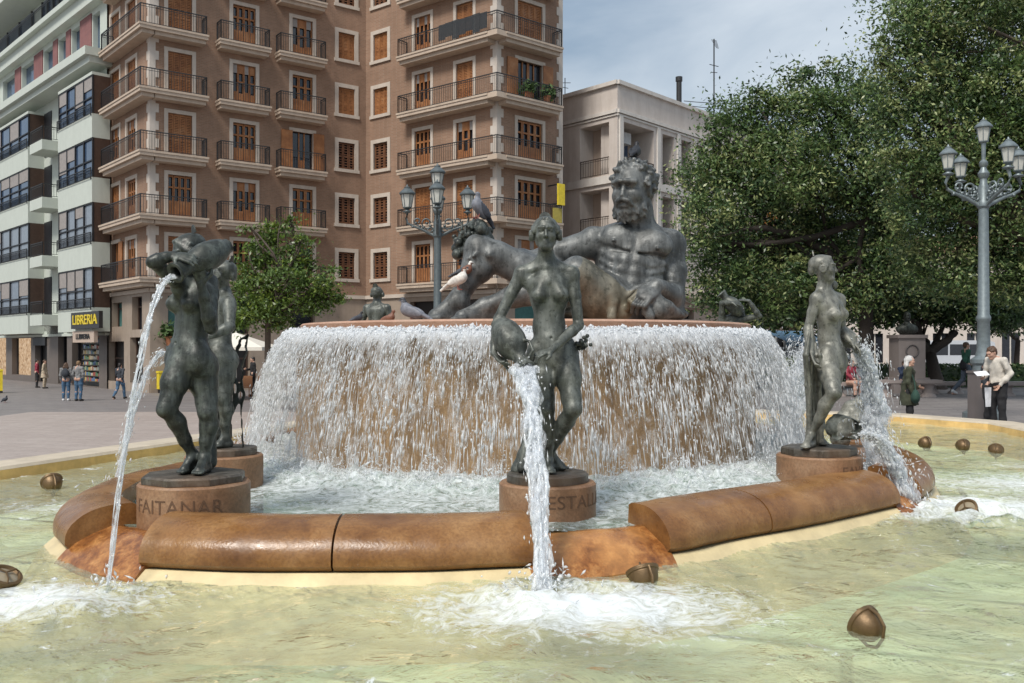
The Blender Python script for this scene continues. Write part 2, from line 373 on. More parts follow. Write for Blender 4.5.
# ---------- water shaders: tinted clear body, mirror by fresnel, white foam where it churns, ripple glints painted in white
def water_mat(name, tint, milk, milkf, foam_src, rip=1.0):
    t = NT(name); g = t.n('ShaderNodeNewGeometry'); v = t.n('ShaderNodeMapping'); t.l(g.outputs['Position'], v.inputs['Vector']); v = v.outputs['Vector']
    h1 = t.noise(v, 2.6 * rip, 5, .62, 1.1); h2 = t.noise(v, 14 * rip, 4, .6, .5)
    h = t.math('ADD', h1, t.math('MULTIPLY', h2, .35)); calm = t.ramp(t.noise(v, .55, 4, .6, .5), [(.38, .22), (.62, 1.0)]); h = t.math('MULTIPLY', h, calm); nb = t.bump(h, 1.0, .085)
    gl = t.n('ShaderNodeBsdfGlossy'); gl.inputs['Roughness'].default_value = .03; t.l(nb, gl.inputs['Normal']); gl.inputs['Color'].default_value = (1, 1, 1, 1)
    tr = t.n('ShaderNodeBsdfTransparent'); tr.inputs['Color'].default_value = (*tint, 1)
    df = t.n('ShaderNodeBsdfDiffuse'); df.inputs['Color'].default_value = (*milk, 1); t.l(nb, df.inputs['Normal'])
    m1 = t.n('ShaderNodeMixShader'); m1.inputs[0].default_value = milkf; t.l(tr.outputs[0], m1.inputs[1]); t.l(df.outputs[0], m1.inputs[2])
    fr = t.n('ShaderNodeFresnel'); fr.inputs['IOR'].default_value = 1.33; t.l(nb, fr.inputs['Normal'])
    m2 = t.n('ShaderNodeMixShader'); t.l(t.math('MULTIPLY', fr.outputs[0], 1.0, True), m2.inputs[0]); t.l(m1.outputs[0], m2.inputs[1]); t.l(gl.outputs[0], m2.inputs[2])
    fo = t.n('ShaderNodeBsdfDiffuse'); fo.inputs['Color'].default_value = (.74, .78, .79, 1)
    # foam mask: distance to the plunge places + broken noise
    tot = None
    for cx, cy, rx, ry, amt in foam_src:
        mp_ = t.n('ShaderNodeMapping'); mp_.vector_type = 'POINT'; mp_.inputs['Location'].default_value = (-cx / rx, -cy / ry, 0); mp_.inputs['Scale'].default_value = (1 / rx, 1 / ry, 0)
        t.l(g.outputs['Position'], mp_.inputs['Vector']); ln = t.n('ShaderNodeVectorMath', operation='LENGTH'); t.l(mp_.outputs[0], ln.inputs[0])
        d = t.math('MULTIPLY', t.math('SUBTRACT', 1.0, ln.outputs['Value'], True), amt)
        tot = d if tot is None else t.math('MAXIMUM', tot, d)
    fine = t.noise(v, 7, 9, .78, 2.2); fm = t.math('ADD', tot, t.math('MULTIPLY', t.math('SUBTRACT', fine, .5), 2.1))
    mask = t.ramp(fm, [(.26, 0.0), (.50, .42), (.85, .92)])
    sp = t.ramp(t.noise(v, 2.2, 9, .75, 2.2), [(.585, 0.0), (.64, .12), (.67, .7)])  # scattered white patches: ripple glints painted into the colour, with stray foam
    mask = t.math('MAXIMUM', mask, sp)
    m3 = t.n('ShaderNodeMixShader'); t.l(mask, m3.inputs[0]); t.l(m2.outputs[0], m3.inputs[1]); t.l(fo.outputs[0], m3.inputs[2])
    t.l(m3.outputs[0], t.out.inputs['Surface']); return t.m
C0 = np.array([.14, 9.9])       # axis of the drum
ZI, ZO = CZ - 1.10, CZ - 1.28
JET = dict(c=(.20, 4.72), l=(-2.1, 4.72), r=(3.25, 6.95), l2=(-3.0, 7.0), r2=(4.3, 8.9))
water_mat('water_outer', (.94, .99, .88), (.82, .87, .64), .22,
          [(.35, 4.5, 1.25, .75, .95), (-2.5, 4.6, 1.1, .6, .9), (3.9, 7.2, 2.1, .95, .95), (4.9, 8.6, 1.9, 1.3, .7), (-3.6, 7.3, .9, .8, .45), (5.8, 9.9, 1.4, .6, .5), (7.2, 7.6, 1.5, .5, .35)])
water_mat('water_inner', (.70, .86, .78), (.40, .50, .42), .35, [(C0[0], C0[1], 6.0, 6.0, 1.08)], 1.3)
def nz2(X, Y, sc, seed):
    rg = np.random.default_rng(seed); out = np.zeros_like(X)
    for o in range(26):
        a = rg.uniform(0, 2 * math.pi); f = sc * rg.uniform(.5, 2.2); ph = rg.uniform(0, 6.3)
        out += np.sin((X * math.cos(a) + Y * math.sin(a)) * f + ph + 1.2 * np.sin((Y * math.cos(a) - X * math.sin(a)) * f * .45 + ph)) / (f / sc)
    return out / 8
def inpoly(X, Y, poly):
    c = np.zeros(X.shape, bool); n = len(poly)
    for i in range(n):
        x1, y1 = poly[i]; x2, y2 = poly[(i + 1) % n]
        c ^= ((y1 > Y) != (y2 > Y)) & (X < (x2 - x1) * (Y - y1) / (y2 - y1 + 1e-12) + x1)
    return c
def pool(name, poly, z, h, amp, mat, hole=None, extra=None):
    p = np.array(poly); xs = np.arange(p[:, 0].min(), p[:, 0].max() + h, h); ys = np.arange(p[:, 1].min(), p[:, 1].max() + h, h)
    X, Y = np.meshgrid(xs, ys, indexing='ij'); Z = z + amp * (nz2(X, Y, 7, 3) + .45 * nz2(X, Y, 19, 5))
    if extra: Z = Z + extra(X, Y)
    keep = inpoly(X, Y, poly)
    if hole is not None: keep &= ~inpoly(X, Y, hole)
    k = keep[:-1, :-1] & keep[1:, :-1] & keep[1:, 1:] & keep[:-1, 1:]
    m = len(ys); i, j = np.nonzero(k); a = i * m + j; F = np.stack([a, a + m, a + m + 1, a + 1], 1)
    u, inv = np.unique(F, return_inverse=True); V = np.stack([X, Y, Z], -1).reshape(-1, 3)[u]
    o = mesh_obj(name, V, inv.reshape(F.shape), mat, None, (0, 0, 0), None, True); o['kind'] = 'structure'; return o
# ---------- the ring of rolled red-brown stones
SEG = {'A': [(-2.06, 5.08), (-1.52, 4.99), (-.975, 4.985), (-.44, 5.0), (.13, 5.10)],
       'B': [(.92, 5.42), (1.10, 5.53), (1.40, 5.80), (2.0, 6.23), (2.45, 6.60), (2.96, 7.03)],
       'C': [(-3.00, 7.85), (-3.14, 7.2), (-3.12, 6.6), (-2.98, 6.0), (-2.66, 5.50)],
       'D': [(3.24, 7.30), (3.62, 7.9), (3.88, 8.6), (3.98, 9.3), (3.88, 9.9)],
       'E': [(3.6, 11.0), (3.0, 12.4), (2.0, 13.4), (1.0, 13.8)],
       'G': [(-.9, 13.8), (-1.9, 13.2), (-2.6, 12.0), (-2.95, 10.6)],
       'H': [(-2.98, 10.1), (-3.05, 9.4), (-3.05, 8.9), (-3.02, 8.6)]}
def catmull(pts, n):
    pts = [np.asarray(p, float) for p in pts]; P_ = [2 * pts[0] - pts[1]] + pts + [2 * pts[-1] - pts[-2]]; out = []
    for i in range(1, len(P_) - 2):
        for q in range(n):
            t = q / n; a, b, c, d = P_[i - 1:i + 3]
            out.append(.5 * (2 * b + (c - a) * t + (2 * a - 5 * b + 4 * c - d) * t * t + (3 * b - a - 3 * c + d) * t ** 3))
    out.append(P_[-2]); return out
def sweep(mb, path, prof, mat, n=10, jit=0, caps=True):
    """prof: list of (inward offset, z)"""
    pts = catmull(path, n); m = len(prof); V = []
    for i, p in enumerate(pts):
        t = unit(pts[min(i + 1, len(pts) - 1)] - pts[max(i - 1, 0)]); nrm = np.array([-t[1], t[0]])
        for q, z in prof:
            w = jit * mnoise.noise(Vector((p[0] * 3, p[1] * 3, z * 5 + q * 4))) if jit else 0
            V.append((p[0] + nrm[0] * q, p[1] + nrm[1] * q, z + w))
    F = [(i * m + j, (i + 1) * m + j, (i + 1) * m + j + 1, i * m + j + 1) for i in range(len(pts) - 1) for j in range(m - 1)]
    if caps: F += [tuple(range(m)), tuple(reversed([(len(pts) - 1) * m + j for j in range(m)]))]
    mb.add(V, F, mat)
zt, zb = CZ - .965, CZ - 1.218
roll = [(.02, zb), (-.012, zb + .03), (-.012, zb + .06)] + [(-.012 + .30 * (1 - math.cos(a)) , zb + .06 + (zt - zb - .06) * math.sin(a)) for a in np.linspace(.15, math.pi / 2, 9)] + [(.37, zt - .004), (.40, zt - .02), (.42, zt - .3), (.36, zt - .4)]
ring = root('fountain_ring', (.3, 8, ZO - .2), 'curved ring of rolled red brown stone around the drum', 'stone ring')
def split(path, k):
    pts = catmull(path, 12); n = len(pts); return [pts[i * (n - 1) // k: (i + 1) * (n - 1) // k + 1] for i in range(k)]
for key, path in SEG.items():
    for sub in split(path, 2 if key in 'ABEG' else 1):
        p = np.array(sub); d0 = unit(p[1] - p[0]); d1 = unit(p[-1] - p[-2]); p[0] = p[0] + d0 * .006; p[-1] = p[-1] - d1 * .006
        mb = MB(); sweep(mb, list(p[::4]) + ([p[-1]] if (len(p) - 1) % 4 else []), roll, 'ring_stone', 6, .006)
        mb.obj('curb_stone', ring, smooth='auto')
allp = []
order = ['A', 'B', 'D', 'E', 'G', 'H', 'C']
for k in order:
    pts = SEG[k]; allp += pts
mb = MB(); base_ring = [np.array(p) for p in allp]
bo = offset_poly([tuple(p) for p in base_ring], .05); bi = offset_poly([tuple(p) for p in base_ring], -.34)
bo1 = offset_poly([tuple(p) for p in base_ring], -.005); bo2 = offset_poly([tuple(p) for p in base_ring], .09); bo3 = offset_poly([tuple(p) for p in base_ring], .34); bo4 = offset_poly([tuple(p) for p in base_ring], .20); band(mb, [(bo3, FL - .03), (bo4, FL + .10), (bo2, ZO - .03), (bo1, ZO + .052), (bi, ZO + .052), (bi, FL)], 'base_course'); mb.obj('base_course', ring)
# weirs: sloping worn stones between the curb ends, one in front of each maiden
for a, b in (('C', 'A'), ('A', 'B'), ('B', 'D'), ('D', 'E'), ('E', 'G'), ('G', 'H'), ('H', 'C')):
    p0, p1 = np.array(SEG[a][-1]), np.array(SEG[b][0]); mid = (p0 + p1) / 2; 
    tt = unit(p1 - p0); nrm = np.array([-tt[1], tt[0]]); mid = mid - nrm * .03
    prof = [(-.06, ZO - .30), (-.06, ZO + .00), (-.03, ZO + .03), (.05, ZO + .10), (.14, ZI - .03), (.24, ZI + .006), (.34, ZI - .004), (.42, ZI - .05), (.44, ZI - .4)]
    mb = MB(); sweep(mb, [p0 - tt * .03, mid, p1 + tt * .03], prof, 'weir_stone', 10, .012); mb.obj('weir', ring, smooth='auto')
inner_poly = [tuple(p) for p in offset_poly([tuple(p) for p in base_ring], -.28)]
hole = offset_poly([tuple(p) for p in base_ring], .03)
def swell(X, Y):
    s = 0
    for cx, cy, rr, am in ((.2, 4.6, .5, .035), (-2.15, 4.65, .4, .03), (3.5, 7.0, .7, .05)):
        d = np.hypot(X - cx, Y - cy); s = s + am * np.exp(-(d / rr) ** 2) * (1 + 1.2 * nz2(X, Y, 24, 9))
    return s
pool('pool_water', offset_poly(BAS, .01), ZO, .035, .016, 'water_outer', hole, swell)
def churn(X, Y):
    d = np.hypot(X - C0[0], Y - C0[1]); return np.exp(-((d - 2.85) / .42) ** 2) * (.045 + .06 * np.abs(nz2(X, Y, 22, 11)) + .05 * np.abs(nz2(X, Y, 50, 12)))
pool('upper_pool_water', inner_poly, ZI, .028, .013, 'water_inner', [(C0[0] + 2.3 * math.cos(a), C0[1] + 2.3 * math.sin(a)) for a in np.linspace(0, 2 * math.pi, 60, endpoint=False)], churn)
mb = MB(); mb.add([(x, y, CZ - 1.45) for x, y in inner_poly], [tuple(range(len(inner_poly)))], 'basin_floor'); o = mb.obj('upper_pool_floor'); o['kind'] = 'structure'
# ---------- the drum
drum = root('fountain_drum', (C0[0], C0[1], FL), 'round ochre stone drum behind the falling water curtain', 'fountain drum')
ZR = CZ + .235
mb = MB(); mb.lathe([(2.40, FL), (2.40, ZR - .20), (2.44, ZR - .17), (2.47, ZR - .115), (2.44, ZR - .085), (2.30, ZR - .08)], (C0[0], C0[1], 0), 'drum_stone', 128); mb.V = [(x, y, z) for x, y, z in mb.V]; mb.obj('drum_wall', drum, smooth='auto')
mb = MB(); mb.lathe([(2.34, ZR - .079), (2.36, ZR - .02), (2.34, ZR - .004), (2.28, ZR), (.02, ZR + .002)], (C0[0], C0[1], 0), 'rim_slab_stone', 128); mb.obj('rim_slab', drum, smooth='auto')
# ---------- falling water: a torn sheet plus thousands of falling strands and drops
def fallr(drop, v=.78): return 2.47 + v * math.sqrt(max(drop, 0) * 2 / 9.81)
t = NT('water_sheet'); tcn = t.n('ShaderNodeUVMap')
mp1 = t.n('ShaderNodeMapping'); mp1.inputs['Scale'].default_value = (150, 5.0, 1); t.l(tcn.outputs[0], mp1.inputs['Vector'])
mp2 = t.n('ShaderNodeMapping'); mp2.inputs['Scale'].default_value = (520, 15, 1); t.l(tcn.outputs[0], mp2.inputs['Vector'])
mp3 = t.n('ShaderNodeMapping'); mp3.inputs['Scale'].default_value = (46, 2.6, 1); t.l(tcn.outputs[0], mp3.inputs['Vector'])
f1 = t.noise(mp1.outputs[0], 1, 6, .7, .9); f2 = t.noise(mp2.outputs[0], 1, 5, .7, .6); f3 = t.noise(mp3.outputs[0], 1, 4, .6, .5)
sx = t.n('ShaderNodeSeparateXYZ'); t.l(tcn.outputs[0], sx.inputs[0])
topw = t.ramp(sx.outputs['Y'], [(0.0, .06), (.18, .0), (.74, .0), (.88, .08), (.95, .20), (1.0, .25)])
val = t.math('ADD', t.math('ADD', t.math('MULTIPLY', f1, .48), t.math('MULTIPLY', f2, .27)), t.math('MULTIPLY', f3, .25))
val = t.math('ADD', val, topw); al = t.ramp(val, [(.515, 0.0), (.58, .32), (.65, .75), (.73, .92)])
SHEET = (t, al, t.bump(t.math('ADD', f1, f2), .9, .03))
def whitewater(t, col, al, nb=None, rough=.15):
    b = t.n('ShaderNodeBsdfPrincipled'); b.inputs['Base Color'].default_value = (*col, 1); b.inputs['Roughness'].default_value = rough; b.inputs['Specular IOR Level'].default_value = .7
    tl = t.n('ShaderNodeBsdfTranslucent'); tl.inputs['Color'].default_value = (*[min(1, c * 1.04) for c in col], 1); m = t.n('ShaderNodeMixShader'); m.inputs[0].default_value = .42
    if nb is not None: t.l(nb, b.inputs['Normal'])
    t.l(b.outputs[0], m.inputs[1]); t.l(tl.outputs[0], m.inputs[2]); tp = t.n('ShaderNodeBsdfTransparent'); m2 = t.n('ShaderNodeMixShader')
    if isinstance(al, float): m2.inputs[0].default_value = al
    else: t.l(al, m2.inputs[0])
    t.l(tp.outputs[0], m2.inputs[1]); t.l(m.outputs[0], m2.inputs[2]); t.l(m2.outputs[0], t.out.inputs['Surface'])
t = NT('water_drop'); whitewater(t, (.93, .95, .97), .76)
whitewater(SHEET[0], (.90, .925, .95), SHEET[1], SHEET[2])
def sheet_ring(dr, seed, name):
    nA, nZ = 900, 70; rg = np.random.default_rng(seed); zt_, zb_ = ZR - .085, ZI - .02
    V = np.zeros((nZ + 1, nA, 3)); A = np.arange(nA) / nA * 2 * math.pi
    q = np.stack([np.cos(A), np.sin(A)], 1)
    def ang_noise(fr, sd):
        r = np.random.default_rng(sd); s = np.zeros(nA)
        for _ in range(14): s += np.sin(A * int(fr * r.uniform(.5, 1.7)) + r.uniform(0, 6.3))
        return s / 5
    for i in range(nZ + 1):
        u = i / nZ; z = zt_ + (zb_ - zt_) * u ** 1.15; rr = fallr(zt_ - z, .78 + dr) + .012 * ang_noise(60, seed) * min(1, u * 3) + .02 * ang_noise(150, seed + int(i / 6)) * (.35 + .5 * u)
        if u < .03: rr -= .04 * (1 - u / .03)
        V[i, :, 0] = C0[0] + rr * q[:, 0]; V[i, :, 1] = C0[1] + rr * q[:, 1]; V[i, :, 2] = z + (.012 * ang_noise(110, seed + 3) if i < 4 else 0)
    a = (np.arange(nZ)[:, None] * nA + np.arange(nA)[None]).ravel(); bq = (np.arange(nZ)[:, None] * nA + (np.arange(nA)[None] + 1) % nA).ravel()
    F = np.stack([a, a + nA, bq + nA, bq], 1); o = mesh_obj(name, V.reshape(-1, 3), F, 'water_sheet', CUR, None, None, True)
    uv = o.data.uv_layers.new(name='UVMap'); jj = np.tile(np.arange(nA), nZ); ii = np.repeat(np.arange(nZ), nA)
    U = np.stack([np.stack([jj, ii], 1), np.stack([jj, ii + 1], 1), np.stack([jj + 1, ii + 1], 1), np.stack([jj + 1, ii], 1)], 1).astype(float)
    U[..., 0] /= nA; U[..., 1] = 1 - U[..., 1] / nZ; U[..., 0] += seed * .137
    uv.data.foreach_set('uv', U.astype(np.float32).ravel())
CUR = root('water_curtain', (C0[0], C0[1], ZI), 'white curtain of water falling all around the stone drum', 'falling water', kind='stuff')
sheet_ring(0.0, 5, 'water_sheet'); sheet_ring(.10, 8, 'water_sheet')
def streaks(cen, vel, wid, name, mat, parent, spin=None):
    """each streak: an elongated six-cornered body along its direction; cen (n,3) vel (n,3) = half length vectors, wid (n,)"""
    n = len(cen); d = vel / (np.linalg.norm(vel, axis=1, keepdims=True) + 1e-9)
    rnd = RNG.standard_normal((n, 3)); u = np.cross(d, rnd); u /= np.linalg.norm(u, axis=1, keepdims=True) + 1e-9; w = np.cross(d, u)
    W_ = wid[:, None]; mid = cen + vel * RNG.uniform(-.5, .1, (n, 1))
    pts = np.stack([cen - vel, mid + u * W_, mid + w * W_ * .8, mid - u * W_, mid - w * W_ * .8, cen + vel], 1)
    b = (np.arange(n) * 6)[:, None]; T = np.array([(0, 2, 1), (0, 3, 2), (0, 4, 3), (0, 1, 4), (5, 1, 2), (5, 2, 3), (5, 3, 4), (5, 4, 1)])
    F = (b[:, :, None] + T[None]).reshape(-1, 3)
    o = mesh_obj(name, pts.reshape(-1, 3), F, mat, parent, None, None, True); o['kind'] = 'stuff'; return o
K_ = 1650; ca_ = RNG.uniform(math.pi * .93, math.pi * 2.07, K_); cd_ = RNG.beta(.8, 1.35, K_) * 1.27; per = RNG.poisson(15, K_); ang = np.repeat(ca_, per) + RNG.normal(0, .0085, per.sum()) * RNG.choice([.6, 1, 1.8], per.sum()); drop = np.clip(np.repeat(cd_, per) + RNG.normal(0, .055, per.sum()), 0.005, 1.27)
ext = RNG.uniform(math.pi * .93, math.pi * 2.07, 4000); ang = np.concatenate([ang, ext]); drop = np.concatenate([drop, RNG.beta(.8, 1.2, 4000) * 1.27]); N = len(ang)
vr = .78 + RNG.normal(.02, .09, N); rr = 2.47 + vr * np.sqrt(drop * 2 / 9.81); vz = np.sqrt(2 * 9.81 * np.maximum(drop, .02))
cen = np.stack([C0[0] + rr * np.cos(ang), C0[1] + rr * np.sin(ang), ZR - .09 - drop], 1) + RNG.normal(0, .006, (N, 3))
dirv = np.stack([vr * np.cos(ang), vr * np.sin(ang), -vz], 1) + RNG.normal(0, .12, (N, 3))
dirv /= np.linalg.norm(dirv, axis=1, keepdims=True); ln = RNG.gamma(1.4, .018, N) * (1 + .6 * drop) * (1 - .45 * np.exp(-drop * 14))
streaks(cen, dirv * ln[:, None], np.minimum(RNG.gamma(1.3, .0019, N) + .0010, .010), 'falling_drops', 'water_drop', CUR)
# churned crest where the water leaves the lip
N = 7000; ang = RNG.uniform(math.pi * .93, math.pi * 2.07, N); rr = 2.38 + RNG.uniform(0, .17, N); zz = ZR - .085 - np.maximum(rr - 2.44, 0) ** 2 * 4 + RNG.normal(0, .012, N)
cen = np.stack([C0[0] + rr * np.cos(ang), C0[1] + rr * np.sin(ang), zz], 1); dv_ = np.stack([np.cos(ang), np.sin(ang), RNG.normal(-.35, .45, N)], 1) + RNG.normal(0, .35, (N, 3))
streaks(cen, dv_ * np.minimum(RNG.gamma(2, .0065, N), .024)[:, None], RNG.gamma(3, .0026, N) + .003, 'crest', 'water_drop', CUR)
# splash and foam at the foot
N = 26000; ang = RNG.uniform(math.pi * .93, math.pi * 2.07, N); rr = 2.92 + RNG.normal(0, .15, N); zz = ZI + np.abs(RNG.normal(0, .075, N)) * (1 + .5 * np.sin(ang * 37))
cen = np.stack([C0[0] + rr * np.cos(ang), C0[1] + rr * np.sin(ang), zz], 1); dv_ = RNG.normal(0, 1, (N, 3)); dv_[:, 2] = np.abs(dv_[:, 2]) * 1.1
SPL = root('splash_foam', (C0[0], C0[1], ZI), 'white splashing foam at the foot of the water curtain', 'foam', kind='stuff')
streaks(cen, dv_ * RNG.gamma(2, .0035, N)[:, None], RNG.gamma(2, .0016, N) + .0008, 'splash_drops', 'water_drop', SPL)
# ---------- jets from the jugs
t = NT('jet_water'); v = t.coord((1, 1, .25)); f = t.noise(v, 26, 6, .65, .7)
al = t.ramp(f, [(.42, .05), (.52, .26), (.63, .80)]); whitewater(t, (.88, .91, .95), al, t.bump(f, 1.0, .03), .08)
t = NT('jet_filament'); f = t.noise(t.coord((1, 1, .3)), 40, 4, .6, .5); whitewater(t, (.90, .93, .96), t.ramp(f, [(.42, .15), (.58, .85)]), None, .08)
def jet(label, p0, p1, r0, r1, v0dir, n=46, strands=6, drops=500, spread=1.0, group='water jets pouring from the bronze jugs'):
    """ballistic path from p0 to p1; v0dir: initial vertical speed"""
    p0, p1 = np.array(p0, float), np.array(p1, float); h = p0[2] - p1[2]; vz0 = v0dir; T = (vz0 + math.sqrt(vz0 ** 2 + 2 * 9.81 * h)) / 9.81
    vh = (p1[:2] - p0[:2]) / T
    def at(t): return np.array([p0[0] + vh[0] * t, p0[1] + vh[1] * t, p0[2] + vz0 * t - 4.905 * t * t])
    rt = root('water_jet', p1, label, 'water jet', group)
    rg = np.random.default_rng(int(abs(p0[0]) * 997)); mb = MB()
    for s_ in range(strands):
        a0 = rg.uniform(0, 6.3); pts = []; rad = []; a1 = rg.uniform(3, 7) * rg.choice([-1, 1]); rs = rg.uniform(.35, .95) * (0 if s_ == 0 else 1)
        ph = rg.uniform(0, 6.3, 3); tw_ = rg.uniform(.10, .30)
        for i in range(n + 1):
            u = i / n; rr_ = r0 + (r1 - r0) * u; c = at(u * T); a = a0 + a1 * u
            off = np.array([math.cos(a), math.sin(a) * .6, .25 * math.sin(2 * a)]) * rr_ * rs
            wob = np.array([math.sin(u * 23 + ph[0]), math.sin(u * 31 + ph[1]), 0]) * rr_ * .22
            pts.append(c + off + wob); rad.append(rr_ * (.70 if s_ == 0 else tw_) * (1 + .35 * math.sin(u * 41 + ph[2]) + .3 * rg.standard_normal()) * max(.35, 1))
        rad = [max(x, .0025) for x in rad]; mb.tube(pts, rad, 'jet_water' if s_ < 3 else 'jet_filament', 8)
    mb.obj('stream', rt, smooth=True)
    tt = rg.uniform(.03, 1, drops); c = np.array([at(x * T) for x in tt]); sp = (r0 + (r1 - r0) * tt)[:, None] * 1.25 * spread
    c = c + rg.normal(0, 1, (drops, 3)) * sp * .75; vel = np.stack([np.full(drops, vh[0]), np.full(drops, vh[1]), vz0 - 9.81 * tt * T], 1); vel /= np.linalg.norm(vel, axis=1, keepdims=True)
    streaks(c, vel * rg.gamma(2, .008, drops)[:, None], rg.gamma(2.5, .0014, drops) + .001, 'drops', 'water_drop', rt)
    m = drops // 2; a = rg.uniform(0, 6.3, m); q = np.abs(rg.normal(0, .16, m)); c = np.stack([p1[0] + q * np.cos(a), p1[1] + q * np.sin(a), p1[2] + np.abs(rg.normal(0, .045, m))], 1)
    streaks(c, rg.normal(0, .012, (m, 3)), rg.gamma(2, .0022, m) + .001, 'splash', 'water_drop', rt)
    return rt
jet('thick water jet pouring from the middle maiden\'s jug', P(524, 369, 5.78), (.165, 4.80, ZO), .074, .044, -.15, strands=18, drops=420, spread=.8)
jet('thin clear water jet arching from the raised jug on the left', P(174, 277, 5.38), (-2.12, 4.82, ZO), .019, .012, .1, strands=7, drops=150, spread=.8)
jet('faint water jet behind the left maiden\'s legs', P(165, 352, 7.1), (-3.05, 7.05, ZI), .026, .03, -.3, strands=7, drops=200)
jet('broad water jet pouring from the right maiden\'s jug', P(858, 349, 7.45), (3.10, 7.75, ZI + .05), .045, .11, .15, strands=24, drops=1300)
jet('white water jet gushing from the bronze fish mouth', P(863, 434, 7.1), (3.13, 7.25, ZO), .035, .085, .25, strands=20, drops=900, group='water jets gushing from fish mouths')
jet('white plume of water far behind the drum on the right', P(812, 352, 10.8), (3.3, 10.9, ZI), .06, .16, .4, strands=16, drops=2600, spread=1.6)
# ---------- pool spotlights
plain('brass', (.15, .095, .045), .42, .5, scale=20, bump=.2); plain('lens_glass', (.30, .25, .17), .1)
def spot(x, y, label, tilt, turn, s=1.0):
    d = (CZ - ZO) * FPX / (y + 8 - HOR) ; p = P(x, y, d); p[2] = ZO + .045 * s
    o = root('pool_light', (0, 0, 0), label, 'pool light', 'brass pool lights in the water')
    mb = MB(); mb.lathe([(.0, -.088), (.03, -.084), (.055, -.068), (.070, -.042), (.078, -.012), (.079, 0), (.086, .004), (.088, .022), (.074, .026), (.066, .012)], (0, 0, 0), 'brass', 24)
    mb.tube([(0, -.082, .01), (0, -.088, -.05), (0, -.06, -.10), (0, 0, -.115), (0, .06, -.10), (0, .088, -.05), (0, .082, .01)], .008, 'brass')
    for k in range(3):
        a = k * 2.094; mb.tube([(.08 * math.cos(a), .08 * math.sin(a), .022), (.06 * math.cos(a), .06 * math.sin(a), .04), (0, 0, .035)], .005, 'brass', 6)
    mb.obj('housing', o, smooth='auto')
    mb = MB(); mb.lathe([(.066, .012), (.04, .024), (.001, .028)], (0, 0, 0), 'lens_glass', 24); mb.obj('lens', o, smooth='auto')
    o.location = [float(v) for v in p]; o.rotation_euler = (R(tilt), 0, R(turn)); o.scale = (s, s, s)
spot(643, 574, 'tilted brass pool light in front of the middle weir', -35, 20, 1.05)
spot(865, 625, 'round brass pool light nearest the lower right of the pool', -68, 25, .95)
spot(967, 508, 'dark pool light sticking up beside the right foam', 50, -60)
spot(925, 438, 'far brass pool light nearest the right end of the ring', -60, 10, 1.0)
spot(963, 441, 'far brass pool light, middle one of the far right row', -60, -10, 1.0)
spot(996, 446, 'far brass pool light, rightmost of the far right row', -60, -30, 1.0)
spot(4, 578, 'grey pool light cut by the left edge', 30, 70, 1.0)
spot(52, 480, 'pale pool light in the left corner behind the ring', -55, 40, 1.1)
# ================================================================ buildings
def brickmat(name, a, b, mortar, sc=1.0):
    t = NT(name); g = t.n('ShaderNodeNewGeometry'); sp = t.n('ShaderNodeSeparateXYZ'); t.l(g.outputs['Position'], sp.inputs[0])
    s = t.math('ADD', sp.outputs['X'], t.math('MULTIPLY', sp.outputs['Y'], .62)); cb = t.n('ShaderNodeCombineXYZ'); t.l(s, cb.inputs[0]); t.l(sp.outputs['Z'], cb.inputs[1])
    br = t.n('ShaderNodeTexBrick'); br.inputs['Scale'].default_value = 1; br.inputs['Brick Width'].default_value = .27; br.inputs['Row Height'].default_value = .085
    br.inputs['Mortar Size'].default_value = .009; br.inputs['Mortar Smooth'].default_value = .3; br.inputs['Bias'].default_value = -.1
    for k, c in (('Color1', a), ('Color2', b), ('Mortar', mortar)): br.inputs[k].default_value = (*c, 1)
    t.l(cb.outputs[0], br.inputs['Vector']); v = t.coord((1, 1, .6))
    c = t.mix(t.ramp(t.noise(v, .5, 7, .7), [(.35, 0.0), (.65, .6)]), br.outputs['Color'], tuple(x * .62 for x in a))
    c = t.mix(t.ramp(t.noise(t.coord((3, 3, .35)), 1, 5, .7), [(.52, 0.0), (.72, .3)]), c, tuple(min(1, x * 1.35) for x in a))
    t.bsdf(c, .85, 0, t.bump(br.outputs['Fac'], .3, .01)); return t.m
brickmat('brick_brown', (.285, .172, .112), (.35, .212, .140), (.33, .25, .19))
brickmat('brick_crimson', (.24, .10, .10), (.28, .12, .11), (.24, .13, .12))
def stained(name, c, dirt, rough=.75, amt=.4):
    t = NT(name); f = t.noise(t.coord((2.2, 2.2, .3)), 1.1, 7, .7); f2 = t.noise(t.coord(), 2.5, 7, .7)
    col = t.mix(t.ramp(f, [(.45, 0.0), (.72, amt)]), c, dirt); col = t.mix(t.ramp(f2, [(.35, .25), (.6, 0.0)]), col, dirt)
    t.bsdf(col, rough, 0, t.bump(t.noise(t.coord(), 25, 4), .15, .01)); return t.m
stained('trim_cream', (.56, .49, .42), (.34, .28, .22)); stained('slab_cream', (.52, .42, .33), (.30, .22, .16))
stained('quoin', (.58, .52, .46), (.40, .34, .28)); stained('render_cream', (.60, .54, .49), (.42, .36, .31), amt=.55)
stained('render_white', (.66, .62, .57), (.45, .40, .35), amt=.5); stained('render_green', (.54, .58, .52), (.42, .45, .40), .6, .3)
stained('stone_shop', (.36, .29, .23), (.20, .155, .12), .6); stained('stone_grey', (.145, .12, .105), (.085, .07, .06), .55)
stained('render_beige', (.50, .40, .33), (.36, .27, .21)); stained('render_ochre', (.60, .34, .11), (.40, .22, .08)); stained('roof_tile', (.36, .20, .12), (.2, .12, .08))
t = NT('shutter_wood'); v = t.coord((1, 1, 1)); w = t.n('ShaderNodeTexWave', bands_direction='Z'); w.inputs['Scale'].default_value = 5.5; t.l(v, w.inputs['Vector'])
